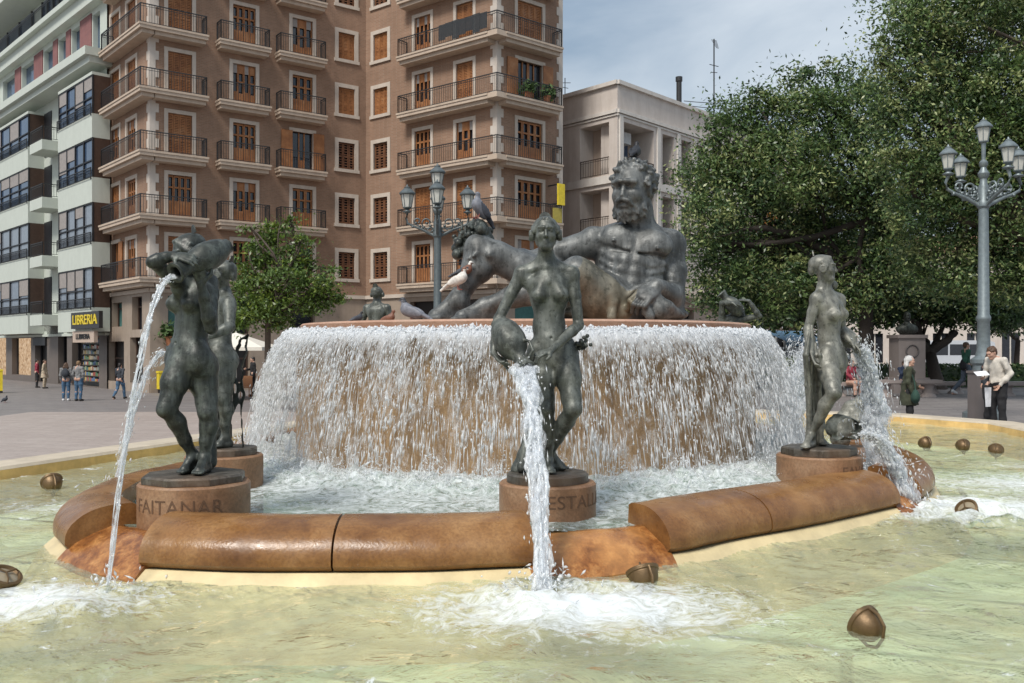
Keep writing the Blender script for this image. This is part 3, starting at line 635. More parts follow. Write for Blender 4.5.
c = t.ramp(t.noise(v, 1.7, 6, .7), [(.3, (.24, .09, .030)), (.55, (.42, .175, .06)), (.75, (.52, .27, .13))]); c = t.mix(t.ramp(w.outputs['Fac'], [(.2, .55), (.5, 0.0)]), c, (.09, .035, .016)); t.bsdf(c, .6)
t = NT('shutter_dark'); v = t.coord(); c = t.ramp(t.noise(v, 3, 6, .7), [(.3, (.10, .038, .018)), (.7, (.20, .085, .036))]); t.bsdf(c, .6)
plain('yellow', (.72, .55, .03), .45); plain('black', (.012, .012, .014), .5); plain('shop_dark', (.02, .018, .018), .4); plain('sign_brown', (.10, .075, .05), .6)
plain('teal_blind', (.06, .17, .16), .6); plain('blind', (.30, .27, .25), .6); plain('panel_white', (.55, .56, .56), .5)
t = NT('warm_shop'); em = t.n('ShaderNodeEmission'); c = t.ramp(t.noise(t.coord((3, 3, 2)), 2.2, 4, .7), [(.3, (.10, .05, .03)), (.5, (.75, .5, .3)), (.75, (1, .85, .65))]); t.l(c, em.inputs[0]); em.inputs[1].default_value = .55; t.l(em.outputs[0], t.out.inputs[0])
class Fr:  # a facade frame: s runs along the wall, n points out of it
    def __init__(f, a, b): f.a = np.array(a, float); f.b = np.array(b, float); f.u = unit(f.b - f.a); f.L = float(np.linalg.norm(f.b - f.a)); f.n = np.array([f.u[1], -f.u[0]])
    def s(f, px):
        k = (px - 512) / FPX; return float((k * f.a[1] - f.a[0]) / (f.u[0] - k * f.u[1]))
    def p(f, s, n, z): q = f.a + f.u * s + f.n * n; return (q[0], q[1], z)
    def z(f, px, py): s = f.s(px); q = f.a + f.u * s; return CZ + (HOR - py) / FPX * q[1]
def fbox(mb, f, s0, s1, z0, z1, n0, n1, mat):
    mb.hexa([f.p(s0, n1, z0), f.p(s1, n1, z0), f.p(s1, n0, z0), f.p(s0, n0, z0), f.p(s0, n1, z1), f.p(s1, n1, z1), f.p(s1, n0, z1), f.p(s0, n0, z1)], mat)
def wall(mb, f, s0, s1, z0, z1, holes, mat, depth=.28):
    S = sorted({s0, s1} | {h[0] for h in holes} | {h[1] for h in holes}); Z = sorted({z0, z1} | {h[2] for h in holes} | {h[3] for h in holes})
    for i in range(len(S) - 1):
        for j in range(len(Z) - 1):
            cs, cz_ = (S[i] + S[i + 1]) / 2, (Z[j] + Z[j + 1]) / 2
            if any(h[0] < cs < h[1] and h[2] < cz_ < h[3] for h in holes): continue
            mb.add([f.p(S[i], 0, Z[j]), f.p(S[i + 1], 0, Z[j]), f.p(S[i + 1], 0, Z[j + 1]), f.p(S[i], 0, Z[j + 1])], [(0, 1, 2, 3)], mat)
    for a, b, c, d in holes:
        q = [f.p(a, 0, c), f.p(b, 0, c), f.p(b, 0, d), f.p(a, 0, d), f.p(a, -depth, c), f.p(b, -depth, c), f.p(b, -depth, d), f.p(a, -depth, d)]
        mb.add(q, [(0, 1, 5, 4), (1, 2, 6, 5), (2, 3, 7, 6), (3, 0, 4, 7)], mat)
def window(f, s0, s1, z0, z1, par, style, trim='trim_cream', sill=True, rnd=random, tw=.16):
    mb = MB(); w = tw  # frame trim outside the hole
    fbox(mb, f, s0 - w, s0 + .02, z0, z1 + w, -.05, .045, trim); fbox(mb, f, s1 - .02, s1 + w, z0, z1 + w, -.05, .045, trim); fbox(mb, f, s0 + .02, s1 - .02, z1 - .02, z1 + w, -.05, .042, trim)
    if sill: fbox(mb, f, s0 - w - .05, s1 + w + .05, z0 - w * .8, z0 + .02, -.05, .09, trim)
    wo = mb.obj('window', par); mb = MB()
    fbox(mb, f, s0 + .02, s1 - .02, z0 + .01, z1 - .02, -.22, -.2, 'dark_glass')
    mb.obj('pane', wo); mb = MB(); n = 4 if (s1 - s0) > 1.25 else (3 if s1 - s0 > .9 else 2); a, b = s0 + .02, s1 - .02; lw = (b - a) / n; h = z1 - z0
    wood = 'shutter_wood' if style != 'dark' else 'shutter_dark'
    for k in range(n):
        x0, x1 = a + k * lw + .008, a + (k + 1) * lw - .008
        if style == 'half' or style == 'dark' and not sill:  # lower panel solid, upper panes dark
            zm = z0 + h * .40; fbox(mb, f, x0, x1, z0 + .01, zm, -.14, -.09, wood)
            st = lw * .17
            fbox(mb, f, x0, x0 + st, zm, z1 - .02, -.14, -.09, wood); fbox(mb, f, x1 - st, x1, zm, z1 - .02, -.14, -.09, wood)
            for zz in (zm + (z1 - zm) * .48, z1 - .13): fbox(mb, f, x0 + st, x1 - st, zz, zz + .09, -.135, -.095, wood)
        elif style == 'dark2':
            st = lw * .14; xm = x1 - st; fbox(mb, f, x0, x0 + st, z0 + .01, z1 - .02, -.14, -.09, wood); fbox(mb, f, xm, x1, z0 + .01, z1 - .02, -.14, -.09, wood); zb_ = z0 + h * (.55 if k % 2 else .30); fbox(mb, f, x0 + st, xm, zb_, zb_ + .09, -.135, -.095, wood); fbox(mb, f, x0 + st, xm, z0 + .02, z0 + h * .30, -.13, -.10, wood); fbox(mb, f, x0 + st, xm, z1 - h * .22, z1 - .02, -.12, -.10, wood if k % 2 else 'blind')
        elif style == 'open':
            if k in (0, n - 1):
                sd = -1 if k == 0 else 1; xe = a if k == 0 else b; q = 2 * lw * .8
                fbox(mb, f, min(xe, xe + sd * q) + sd * .02, max(xe, xe + sd * q) + sd * .02, z0 + .01, z1, .05, .09, wood)
            else: fbox(mb, f, x0, x0 + .07, z0, z1 - .02, -.18, -.14, wood); fbox(mb, f, x1 - .07, x1, z0, z1 - .02, -.18, -.14, wood); fbox(mb, f, x0 + .07, x1 - .07, z0 + .01, z0 + h * .3, -.175, -.145, wood)
        elif style == 'dark':
            st = lw * .2; fbox(mb, f, x0, x0 + st, z0 + .01, z1 - .02, -.14, -.09, wood); fbox(mb, f, x1 - st, x1, z0 + .01, z1 - .02, -.14, -.09, wood)
            for zz in (z0 + .02, z0 + h * .46, z1 - .12): fbox(mb, f, x0 + st, x1 - st, zz, zz + .09, -.135, -.095, wood)
            nl = 9
            for q in range(nl): zz = z0 + .1 + (h - .2) * q / nl; fbox(mb, f, x0 + st, x1 - st, zz, zz + .05, -.13, -.10, wood)
        else:  # closed louvred leaf
            st = lw * .16; fbox(mb, f, x0, x0 + st, z0 + .01, z1 - .02, -.14, -.085, wood); fbox(mb, f, x1 - st, x1, z0 + .01, z1 - .02, -.14, -.085, wood)
            for zz in (z0 + .01, z0 + h * .38, z1 - .11): fbox(mb, f, x0 + st, x1 - st, zz, zz + .085, -.135, -.09, wood)
            nl = int(h / .085)
            for q in range(nl): zz = z0 + .04 + (h - .1) * q / nl; fbox(mb, f, x0 + st, x1 - st, zz, zz + .062, -.128, -.105, wood)
    mb.obj('shutter', wo)
    return wo
def railing(path, z, h, par, mat='iron', sp=.13, closed=False):
    """path: list of (x,y); bars, two rails, posts"""
    mb = MB()
    for i in range(len(path) - 1):
        a, b = np.array(path[i], float), np.array(path[i + 1], float); L = np.linalg.norm(b - a); d = (b - a) / L; ang = math.atan2(d[1], d[0]); m = (a + b) / 2
        for zz, t_ in ((h, .045), (h - .12, .022), (.09, .026)): mb.box((m[0], m[1], z + zz), (L, t_, t_), mat, ang)
        n = max(2, int(L / sp))
        for k in range(n + 1): q = a + d * L * k / n; mb.box((q[0], q[1], z + h / 2 + .03), (.018, .018, h - .08), mat, ang)
        for q in (a, b): mb.box((q[0], q[1], z + h / 2), (.045, .045, h + .04), mat, ang)
    return mb.obj('railing', par)
def slab(f, s0, s1, z, out, par, th=.42, mat='slab_cream', rail=True, e0=True, e1=True, rh=1.0):
    mb = MB(); fbox(mb, f, s0, s1, z - th * .55, z, .003, out, mat); fbox(mb, f, s0 + .08, s1 - .08, z - th, z - th * .55 - .003, .003, out - .14, mat); fbox(mb, f, s0 - .03, s1 + .03, z - .07, z + .03, .003, out + .04, mat)
    o = mb.obj('balcony', par)
    if rail:
        i = .07; path = []
        if e0: path.append(f.p(s0 + i, .05, 0)[:2])
        path += [f.p(s0 + i, out - i, 0)[:2], f.p(s1 - i, out - i, 0)[:2]]
        if e1: path.append(f.p(s1 - i, .05, 0)[:2])
        railing(path, z, rh, o)
    return o
# ---------------- brown brick building
A0, A1 = np.array([-18.1, 46.0]), np.array([-8.45, 53.2]); A2 = np.array([-.77, 47.0]); A3 = np.array([2.72, 50.0]); AL = A0 + unit(np.array([-.652, .758])) * 7.4
FL_, FM, FWL, FWR = Fr(AL, A0), Fr(A0, A1), Fr(A1, A2), Fr(A2, A3)
FLo, FMo, FWLo, FWRo = [Fr(f_.a + f_.n * .75, f_.b + f_.n * .75) for f_ in (FL_, FM, FWL, FWR)]
LEV = [CZ + z for z in (3.42, 6.54, 9.66, 12.78, 15.90, 19.02, 22.1)]; ZT = LEV[-1] + 1.6
bb = root('brick_building', (-9, 50, 0), 'tall brown brick apartment block with cream balconies and orange shutters', 'apartment building')
plan = {  # frame: list of (px0, px1, kind)
}
holes = {id(f): [] for f in (FL_, FM, FWL, FWR)}
styl = {0: ['half', 'half', 'half', 'dark', 'half'], }
def sty(i, lv):
    rr = random.Random(i * 31 + lv * 7); top = lv >= 3
    return rr.choice(['closed', 'closed', 'half', 'dark2']) if top else rr.choice(['half', 'half', 'closed', 'open', 'dark2'])
wins = []
for lv, z in enumerate(LEV[:-1]):
    for f, a, b, ty in ((FL_, 111, 120, 'door'), (FL_, 127, 136.5, 'door'), (FM, 167.5, 192.5, 'door'), (FM, 232.5, 256, 'door'), (FM, 292, 313, 'door'), (FM, 338, 355, 'win'), (FWL, 373.5, 388, 'win'), (FWL, 414.5, 431, 'door'), (FWL, 456, 473.5, 'door'), (FWR, 517, 542.5, 'door')):
        s0, s1 = f.s(a), f.s(b); z0, z1 = (z + .02, z + 2.22) if ty == 'door' else (z + .45, z + 2.0)
        holes[id(f)].append((s0, s1, z0, z1)); wins.append((f, s0, s1, z0, z1, ty, lv, a))
mb = MB()
mz = LEV[0] - .45
for f in (FL_, FM, FWL, FWR): wall(mb, f, 0, f.L, mz, ZT, holes[id(f)], 'brick_brown')
mb.obj('brick_wall', bb)
for f, s0, s1, z0, z1, ty, lv, a in wins:
    st = sty(int(a), lv)
    if ty == 'win': st = 'dark' if lv in (0, 1, 2) else ('closed' if lv == 3 else 'dark')
    if f is FWR and lv == 3: st = 'open'
    if f is FWR and lv == 2: st = 'half'
    if ty == 'win' and lv == 4: st = 'closed'
    window(f, s0, s1, z0, z1, bb, st, sill=(ty == 'win'), tw=.17 if ty == 'door' else .2)
for lv, z in enumerate(LEV[:-1]):
    # corner balcony wrapping the left corner
    o = slab(FM, -0.0, FMo.s(208.5), z, .75, bb, rail=False); s9 = FMo.s(208.5)
    mb = MB(); c = FL_.L; fbox(mb, FL_, FLo.s(99), c + .74, z - .231, z - .001, .003, .75, 'slab_cream'); fbox(mb, FL_, FLo.s(100), c + .6, z - .42, z - .234, .003, .61, 'slab_cream'); fbox(mb, FL_, FLo.s(99) - .03, c + .77, z - .069, z + .028, .003, .79, 'slab_cream'); sl2 = mb.obj('balcony', bb)
    cr = np.array(FM.p(0, .68, 0)[:2]) ; e = FL_.p(FLo.s(100), .68, 0)[:2]
    # corner point: intersection of both offset lines
    def isect(p, d, q, e_): M = np.array([d, -e_]).T; t_ = np.linalg.solve(M, q - p); return p + d * t_[0]
    cc = isect(np.array(FM.p(0, .68, 0)[:2]), FM.u, np.array(FL_.p(0, .68, 0)[:2]), FL_.u)
    mb = MB(); railing([FL_.p(FLo.s(100), .05, 0)[:2], e, tuple(cc), FM.p(s9 - .07, .68, 0)[:2], FM.p(s9 - .07, .05, 0)[:2]], z, .98, o)
    slab(FM, FMo.s(220.5), FMo.s(271.5), z, .72, bb); slab(FM, FMo.s(280.5), FMo.s(327.5), z, .72, bb)
    # wing balcony around the right hand corner
    o = slab(FWL, FWLo.s(397), FWL.L + .0, z, .78, bb, rail=False); o2 = slab(FWR, 0, FWRo.s(562.5), z, .78, bb, rail=False)
    cc = isect(np.array(FWL.p(0, .71, 0)[:2]), FWL.u, np.array(FWR.p(0, .71, 0)[:2]), FWR.u); c8 = isect(np.array(FWL.p(0, .78, 0)[:2]), FWL.u, np.array(FWR.p(0, .78, 0)[:2]), FWR.u)
    mb = MB(); q = [FWL.p(FWL.L, 0, 0)[:2], FWL.p(FWL.L, .78, 0)[:2], tuple(c8), FWR.p(0, .78, 0)[:2]]
    mb.hexa([(x, y, z - .23) for x, y in q] + [(x, y, z + .026) for x, y in q], 'slab_cream'); mb.obj('balcony', bb)
    railing([FWL.p(FWLo.s(397.5), .05, 0)[:2], FWL.p(FWLo.s(397.5), .71, 0)[:2], tuple(cc), FWR.p(FWRo.s(562), .71, 0)[:2], FWR.p(FWRo.s(562), .05, 0)[:2]], z, .98, o)
# quoins
for f, at0, at1 in ((FM, 0, None), (FWL, None, 1), (FWR, 0, None), (FL_, None, 1), (FWR, None, 1)):
    mb = MB(); zz = mz + .01; k = 0
    while zz < ZT - .3:
        w = .42 if k % 2 == 0 else .26
        if f in (FL_,): w *= 1.0
        s0, s1 = (0.0, w) if at0 == 0 else (f.L - w, f.L)
        if at0 == 0: s0 -= .03 if f is not FM else .03
        else: s1 += .028
        fbox(mb, f, s0, s1, zz, zz + .445, -.02, .032, 'quoin'); zz += .44; k += 1
    mb.obj('corner_stones', bb)
# stone ground storey
hs = {id(f): [] for f in (FL_, FM, FWL, FWR)}
for f, a, b, z0, z1 in ((FL_, 112, 122, 3.4, 4.7), (FL_, 132, 142, 3.2, 4.9), (FL_, 109, 124, .1, 2.6), (FL_, 130, 143, .1, 2.8), (FM, 168, 190, 3.0, 4.9), (FM, 226, 250, 3.0, 4.9), (FM, 168, 190, .1, 2.3), (FM, 226, 250, .1, 2.6), (FM, 292, 315, .1, 2.6), (FM, 292, 315, 3.0, 4.9), (FWL, 410, 440, .1, 4.8), (FWL, 455, 480, .1, 4.8), (FWR, 515, 545, .1, 4.8)):
    hs[id(f)].append((f.s(a), f.s(b), z0, z1))
mb = MB()
for f in (FL_, FM, FWL, FWR): wall(mb, f, 0, f.L, -.3, mz, hs[id(f)], 'stone_shop', .4)
for f in (FL_, FM, FWL, FWR): fbox(mb, f, -.02, f.L + .02, mz - .22, mz - .02, .003, .12, 'trim_cream'); fbox(mb, f, 0, f.L, -.3, .45, .003, .05, 'stone_shop')
mb.obj('ground_storey', bb)
cyc = ['teal_blind', 'dark_glass', 'shop_dark', 'dark_glass']; k = 0
for f in (FL_, FM, FWL, FWR):
    for a, b, c, d in hs[id(f)]:
        mb = MB(); fbox(mb, f, a, b, c, d, -.42, -.38, cyc[k % 4] if d > 3 and d < 4.95 else 'shop_dark'); fbox(mb, f, a + .02, a + .1, c, d, -.36, -.3, 'brown_frame'); fbox(mb, f, b - .1, b - .02, c, d, -.36, -.3, 'brown_frame'); fbox(mb, f, a + .1, b - .1, (c + d) / 2 + .3, (c + d) / 2 + .38, -.36, -.3, 'brown_frame'); k += 1; mb.obj('shop_opening', bb)
mb = MB(); bk = np.array([3, 8.]); mb.hexa([(*(A0 * 0 + AL), -.3), (*A0, -.3), (*A1, -.3), (*(A1 + [-6, 14]), -.3), (*AL, ZT), (*A0, ZT), (*A1, ZT), (*(A1 + [-6, 14]), ZT)], 'brick_brown')
mb.V = [(x - .3 * (0), y + .62, z) for x, y, z in mb.V]; mb.hexa([(A1[0] + .1, A1[1] + .6, -.3), (A2[0], A2[1] + .9, -.3), (A3[0] - .5, A3[1] + .5, -.3), (A3[0] - 5, A3[1] + 14, -.3), (A1[0] + .1, A1[1] + .6, ZT), (A2[0], A2[1] + .9, ZT), (A3[0] - .5, A3[1] + .5, ZT), (A3[0] - 5, A3[1] + 14, ZT)], 'brick_brown'); mb.obj('rear_block', bb)
# end wall right of the wing
mb = MB(); FE = Fr(A3, A3 + np.array([-3, 12.])); wall(mb, FE, 0, FE.L, -.3, ZT, [], 'brick_brown'); mb.obj('end_wall', bb)
plain('cloth_net', (.035, .04, .045), .9, scale=40, var=.5, Alpha=.8)
# clothes and flower pots on balconies
mb = MB(); f = FWL
for k in range(7):
    s = f.s(449) + (f.L - f.s(449)) * k / 7; fbox(mb, f, s, s + .66 * (f.L - f.s(449)) / 4.4, LEV[4] + .2 + .12 * math.sin(k * 2.1), LEV[4] + 1.02 + .02 * (k % 3), .80 + .012 * (k % 2), .808 + .012 * (k % 2), 'cloth_net')
o = mb.obj('dark_cloth_cover'); tag(o, 'dark netting tied over the railing of the top right brown balcony', 'netting')
plain('potgreen', (.06, .11, .03), .8); plain('terracotta', (.42, .17, .08), .8)
def pot(p, sc, label, group=None):
    o = root('flower_pot', p, label, 'flower pot', group); mb = MB(); mb.lathe([(.11 * sc, 0), (.16 * sc, .28 * sc), (.17 * sc, .28 * sc), (.17 * sc, .33 * sc), (.14 * sc, .33 * sc)], p, 'terracotta', 14); mb.obj('pot', o, smooth='auto')
    n = 260; rg = np.random.default_rng(int(p[0] * 100) & 1023); c = rg.normal(0, .13 * sc, (n, 3)) * [1.2, 1.2, 1] + np.array(p) + [0, 0, .48 * sc]; u = rg.normal(0, .05 * sc, (n, 3)); w = rg.normal(0, .035 * sc, (n, 3))
    V = np.stack([c - u, c + w, c + u, c - w], 1).reshape(-1, 3); mesh_obj('plant', V, np.arange(n * 4).reshape(n, 4), 'potgreen', o)
q = FWR.p(FWR.s(522), .5, LEV[3] + .03); pot(q, 1.3, 'potted plant left of the open shutters on the brown balcony', 'pots on the brown balcony'); q = FWR.p(FWR.s(541), .5, LEV[3] + .03); pot(q, 1.3, 'potted plant right of the open shutters on the brown balcony', 'pots on the brown balcony')
q = FM.p(.9, .3, 2.35); pot(q, 1.5, 'hanging plant on the stone front behind the left maiden')
mb = MB(); s = FM.s(160); fbox(mb, FM, s - .2, s + .22, .2, 1.0, .12, .55, 'yellow'); fbox(mb, FM, s - .23, s + .25, 1.0, 1.1, .1, .58, 'yellow'); fbox(mb, FM, s - .1, s + .12, .8, .86, .55, .565, 'black'); fbox(mb, FM, s - .15, s + .17, 0, .2, .16, .5, 'black')
o = mb.obj('mail_box'); tag(o, 'yellow mail box against the stone front behind the left maiden', 'mail box')
plain('faded_yellow', (.42, .34, .07), .7); s, s2 = FWRo.s(556.5), FWRo.s(563); mb = MB(); fbox(mb, FWR, s, s2, CZ + 7.52, CZ + 8.65, .80, .90, 'yellow'); fbox(mb, FWR, s + .1, s + .16, CZ + 7.6, CZ + 7.66, 0, .80, 'iron'); fbox(mb, FWR, s + .1, s + .16, CZ + 8.6, CZ + 8.66, 0, .80, 'iron'); o = mb.obj('hanging_sign'); tag(o, 'plain yellow vertical sign hung beside the brown wing', 'sign')
mb = MB(); fbox(mb, FWR, FWRo.s(553), s2 - .08, LEV[1] + .06, LEV[1] + .82, .73, .755, 'faded_yellow'); o = mb.obj('balcony_banner'); tag(o, 'yellow banner tied to the railing under the yellow sign', 'banner')
# ---------------- pale green building on the left
G1, G0 = np.array([-22.6, 51.0]), np.array([-36.7, 66.0]); gd = unit(G0 - G1); GF = Fr(G1 + gd * 45, G1 - unit(gd) * .4)
gb = root('green_building', (-34, 62, 0), 'pale green modern apartment block with boxy bay windows at the left edge', 'apartment building')
gs = lambda px: GF.s(px); GF2 = Fr(GF.a + GF.n * .95, GF.b + GF.n * .95); g2 = lambda px: GF2.s(px); GF3 = Fr(GF.a + GF.n * 1.25, GF.b + GF.n * 1.25); g3 = lambda px: GF3.s(px)
mb = MB(); hs2 = []
WZ = [(CZ + a, CZ + b) for a, b in ((2.15, 4.35), (5.70, 7.85), (9.2, 11.35), (12.65, 14.75))]
cols = [(1, 36), (-62, -24), (-140, -90)]
wall(mb, GF, 0, GF.L, CZ + .8, CZ + 15.4, [], 'render_green'); fbox(mb, GF, 0, GF.L, CZ + .65, CZ + .8, -.3, .1, 'render_green'); wall(mb, GF, 0, GF.L, CZ + 16.2, CZ + 19.2, [(gs(a), gs(b), CZ + 16.75, CZ + 18.85) for a, b in ((3, 15), (22, 34), (44, 53), (59, 66), (72, 80), (93, 100))], 'render_green', .3); mb.obj('wall', gb)
mb = MB()
for i, (a, b) in enumerate(((3, 15), (22, 34), (44, 53), (59, 66), (72, 80), (93, 100))): fbox(mb, GF, gs(a), gs(b), CZ + 16.75, CZ + 18.85, -.32, -.28, 'blue_glass'); 
for a, b in ((15, 22), (34, 44), (53, 59), (66, 72), (80, 93)): fbox(mb, GF, gs(a) + .15, gs(b) - .15, CZ + 16.6, CZ + 19, .003, .06, 'brick_crimson')
mb.obj('attic_storey', gb)
mb = MB()   # cornices
fbox(mb, GF, 0, GF.L + .5, CZ + 15.4, CZ + 15.75, -.2, 1.1, 'render_green'); fbox(mb, GF, 0, GF.L + .6, CZ + 15.75, CZ + 16.2, -.2, 1.35, 'render_green'); fbox(mb, GF, 0, GF.L + .5, CZ + 19.2, CZ + 19.9, -.2, .5, 'render_green'); fbox(mb, GF, 0, GF.L + .6, CZ + 19.9, CZ + 20.2, -.2, .8, 'render_green')
fbox(mb, GF, 0, gs(80), CZ + 23.2, CZ + 24.2, -1, 1.1, 'render_green'); mb.obj('cornice', gb)
mb = MB(); fbox(mb, GF, 0, gs(82), CZ + 20.2, CZ + 23.2, -2, -.9, 'render_green'); mb.obj('penthouse', gb)
o = MB()
for a, b in ((-60, 20), (30, 78)):
    fbox(o, GF, gs(a), gs(b), CZ + 20.6, CZ + 23, -.88, -.8, 'blue_glass')
    for k in range(9): s = gs(a) + (gs(b) - gs(a)) * k / 8; fbox(o, GF, s - .06, s + .06, CZ + 20.6, CZ + 23, -.8, -.7, 'black')
o.obj('penthouse_window', gb)
railing([GF.p(.5, .65, 0)[:2], GF.p(GF.L + .3, .65, 0)[:2]], CZ + 20.2, .95, gb, sp=.2)
def bay(f, s0, s1, z0, z1, band, par, out=.95, dark=True):
    mb = MB(); fbox(mb, f, s0, s1, band, z0, .003, out, 'render_green'); fbox(mb, f, s0, s1, z1, z1 + .16, .003, out, 'render_green'); o = mb.obj('bay_window', par)
    mb = MB(); n = 4; 
    fbox(mb, f, s0 + .06, s1 - .06, z0, z1, .003, out - .1, 'blue_glass' if z0 > CZ + 8 else 'pale_glass')
    for k in range(n + 1): s = s0 + .04 + (s1 - s0 - .08) * k / n; fbox(mb, f, s - .05, s + .05, z0, z1, out - .1, out - .02, 'black')
    for zz in (z0, z0 + (z1 - z0) * .42, z1 - .08): fbox(mb, f, s0 + .02, s1 - .02, zz, zz + .07, out - .097, out - .03, 'black')
    fbox(mb, f, s1 - .06, s1 - .005, z0, z1, .003, out - .02, 'brown_frame'); fbox(mb, f, s0 + .005, s0 + .06, z0, z1, .003, out - .02, 'brown_frame')
    rr = random.Random(int(s0 * 7 + z0 * 3))
    for k in range(n):
        if rr.random() < .6: a_ = s0 + .09 + (s1 - s0 - .08) * k / n; fbox(mb, f, a_, a_ + (s1 - s0) / n - .12, z1 - rr.uniform(.5, 1.4), z1 - .08, out - .098, out - .05, 'blind')
    mb.obj('glazing', o); railing([f.p(s0 + .03, out + .06, 0)[:2], f.p(s1 - .03, out + .06, 0)[:2]], z0 - .12, .62, o, sp=.16)
prev = CZ + .85
for wz0, wz1 in WZ:
    for a, b in ((58, 92), (-8, 28), (-90, -40)):
        bay(GF, g2(a), g2(b), wz0, wz1, prev if prev < CZ + 1 else prev + .1, gb)
    for a, b in ((29.5, 42),):
        mb = MB(); fbox(mb, GF, g3(a) + .05, g3(b), prev + .45, wz0 - .2, .003, 1.25, 'render_green'); o = mb.obj('balcony', gb); railing([GF.p(g3(a) + .1, 1.2, 0)[:2], GF.p(g3(b) - .05, 1.2, 0)[:2], GF.p(g3(b) - .05, .1, 0)[:2]], wz0 - .2, .8, o, sp=.15)
        mb = MB(); fbox(mb, GF, gs(45), gs(52), wz0 - .6, wz1 + .05, .003, .05, 'black'); mb.obj('balcony_door', gb)
    prev = wz1 + .06
mb = MB(); H2 = [(gs(12), gs(31), .4, 2.7 + .2), (gs(35), gs(47), .05, 3.3), (gs(58), gs(67), .05, 3.6), (gs(72), gs(99), .05, 3.75), (gs(-30), gs(6), .3, 3)]
wall(mb, GF, 0, GF.L, -.4, CZ + .65, H2, 'stone_grey', .45); mb.obj('ground_storey', gb)
mb = MB()
for (a, b, c, d), m_ in zip(H2, ('warm_shop', 'shop_dark', 'shop_dark', 'shop_dark', 'warm_shop')):
    mb = MB(); fbox(mb, GF, a, b, c, d, -.5, -.44, m_); fbox(mb, GF, a + .02, a + .12, c, d, -.4, -.33, 'black'); fbox(mb, GF, b - .12, b - .02, c, d, -.46, -.33, 'black'); mb.obj('shop_front', gb)
mb = MB()
s0, s1 = gs(80), gs(98)   # book shelves seen in the shop mouth
rr = random.Random(5); cols_ = []
for i, c in enumerate([(.35, .08, .06), (.10, .16, .28), (.5, .42, .3), (.12, .22, .12), (.45, .3, .1), (.5, .5, .48)]): plain('book%d' % i, c)
for r_ in range(9):
    x = s0 + .1; zz = .35 + r_ * .31; fbox(mb, GF, s0, s1, zz - .04, zz, -.43, -.1, 'sign_brown')
    while x < s1 - .3: w = rr.uniform(.08, .3); fbox(mb, GF, x, x + w, zz, zz + rr.uniform(.12, .24), -.4, -.15, 'book%d' % rr.randrange(6)); x += w + .03
mb.obj('book_shelves', gb)
mb = MB(); fbox(mb, GF, gs(104) - 0.1, GF.L + .4, 0, CZ + 20, -8, -.02, 'render_green'); mb.V = mb.V
mb = MB(); p = [GF.p(0, -.6, 0), GF.p(GF.L - .5, -.6, 0), GF.p(GF.L - .5, -12, 0), GF.p(0, -12, 0)]; mb.hexa([(x, y, -.3) for x, y, _ in p] + [(x, y, CZ + 20) for x, y, _ in p], 'render_green'); mb.obj('rear_block', gb)
# lettering helper
def text3d(name, txt, f, sc, zc, hgt, out, mat, par, width=None, ext=.02):
    cu = bpy.data.curves.new(name, 'FONT'); cu.body = txt; cu.size = hgt * 1.35; cu.extrude = ext; cu.align_x = 'CENTER'; cu.align_y = 'CENTER'; cu.offset = .012 * hgt
    tmp = bpy.data.objects.new(name, cu); SC.collection.objects.link(tmp); bpy.context.view_layer.update()
    me = bpy.data.meshes.new_from_object(tmp); wv = max(v.co.x for v in me.vertices) - min(v.co.x for v in me.vertices); kx = (width / wv) if width else 1
    V = [f.p(sc + v.co.x * kx, out + v.co.z, zc + v.co.y) for v in me.vertices]; F = [tuple(p_.vertices) for p_ in me.polygons]
    bpy.data.objects.remove(tmp); return mesh_obj(name, V, F, mat, par)
sg = root('shop_sign', GF.p(gs(85), .6, 4), 'bookshop sign with yellow capitals reading LIBRERIA on black', 'shop sign')
a, b = g3(70), g3(98); mb = MB(); fbox(mb, GF, a, b, CZ + 1.15 - .15, CZ + 1.15 + .75, 1.0, 1.2, 'shop_dark'); mb.obj('board', sg)
text3d('lettering', 'LIBRERIA', GF, (a + b) / 2, CZ + 1.46, .55, 1.215, 'yellow', sg, (b - a) * .86)
mb = MB(); fbox(mb, GF, a - .2, b - 1.2, CZ + .25, CZ + .88, .85, 1.05, 'render_beige'); mb.obj('lower_board', sg)
text3d('lower_lettering', 'LLIBRERIA', GF, (a + b) / 2 - .7, CZ + .56, .3, 1.065, 'black', sg, (b - a) * .5)
mb = MB(); fbox(mb, GF, gs(35), gs(47), CZ + .1, CZ + .62, .02, .12, 'black'); o = mb.obj('shop_sign'); tag(o, 'black fascia over the narrow shop left of the bookshop', 'shop sign')
mb = MB(); q = P(-3, 402, 46); mb.box((q[0], q[1], .60), (.5, .5, 1.0), 'yellow', .5); mb.box((q[0], q[1], 1.14), (.54, .54, .08), 'yellow', .5); mb.box((q[0], q[1], .06), (.5, .5, .12), 'black', .5); o = mb.obj('litter_bin'); tag(o, 'yellow bin on the plaza at the very left edge', 'bin')
# ---------------- cream corner building
C_0, C_1, C_2 = np.array([2.95, 54.2]), np.array([5.85, 51.0]), np.array([5.85, 51.0]) + unit(np.array([.905, 1.0])) * 24
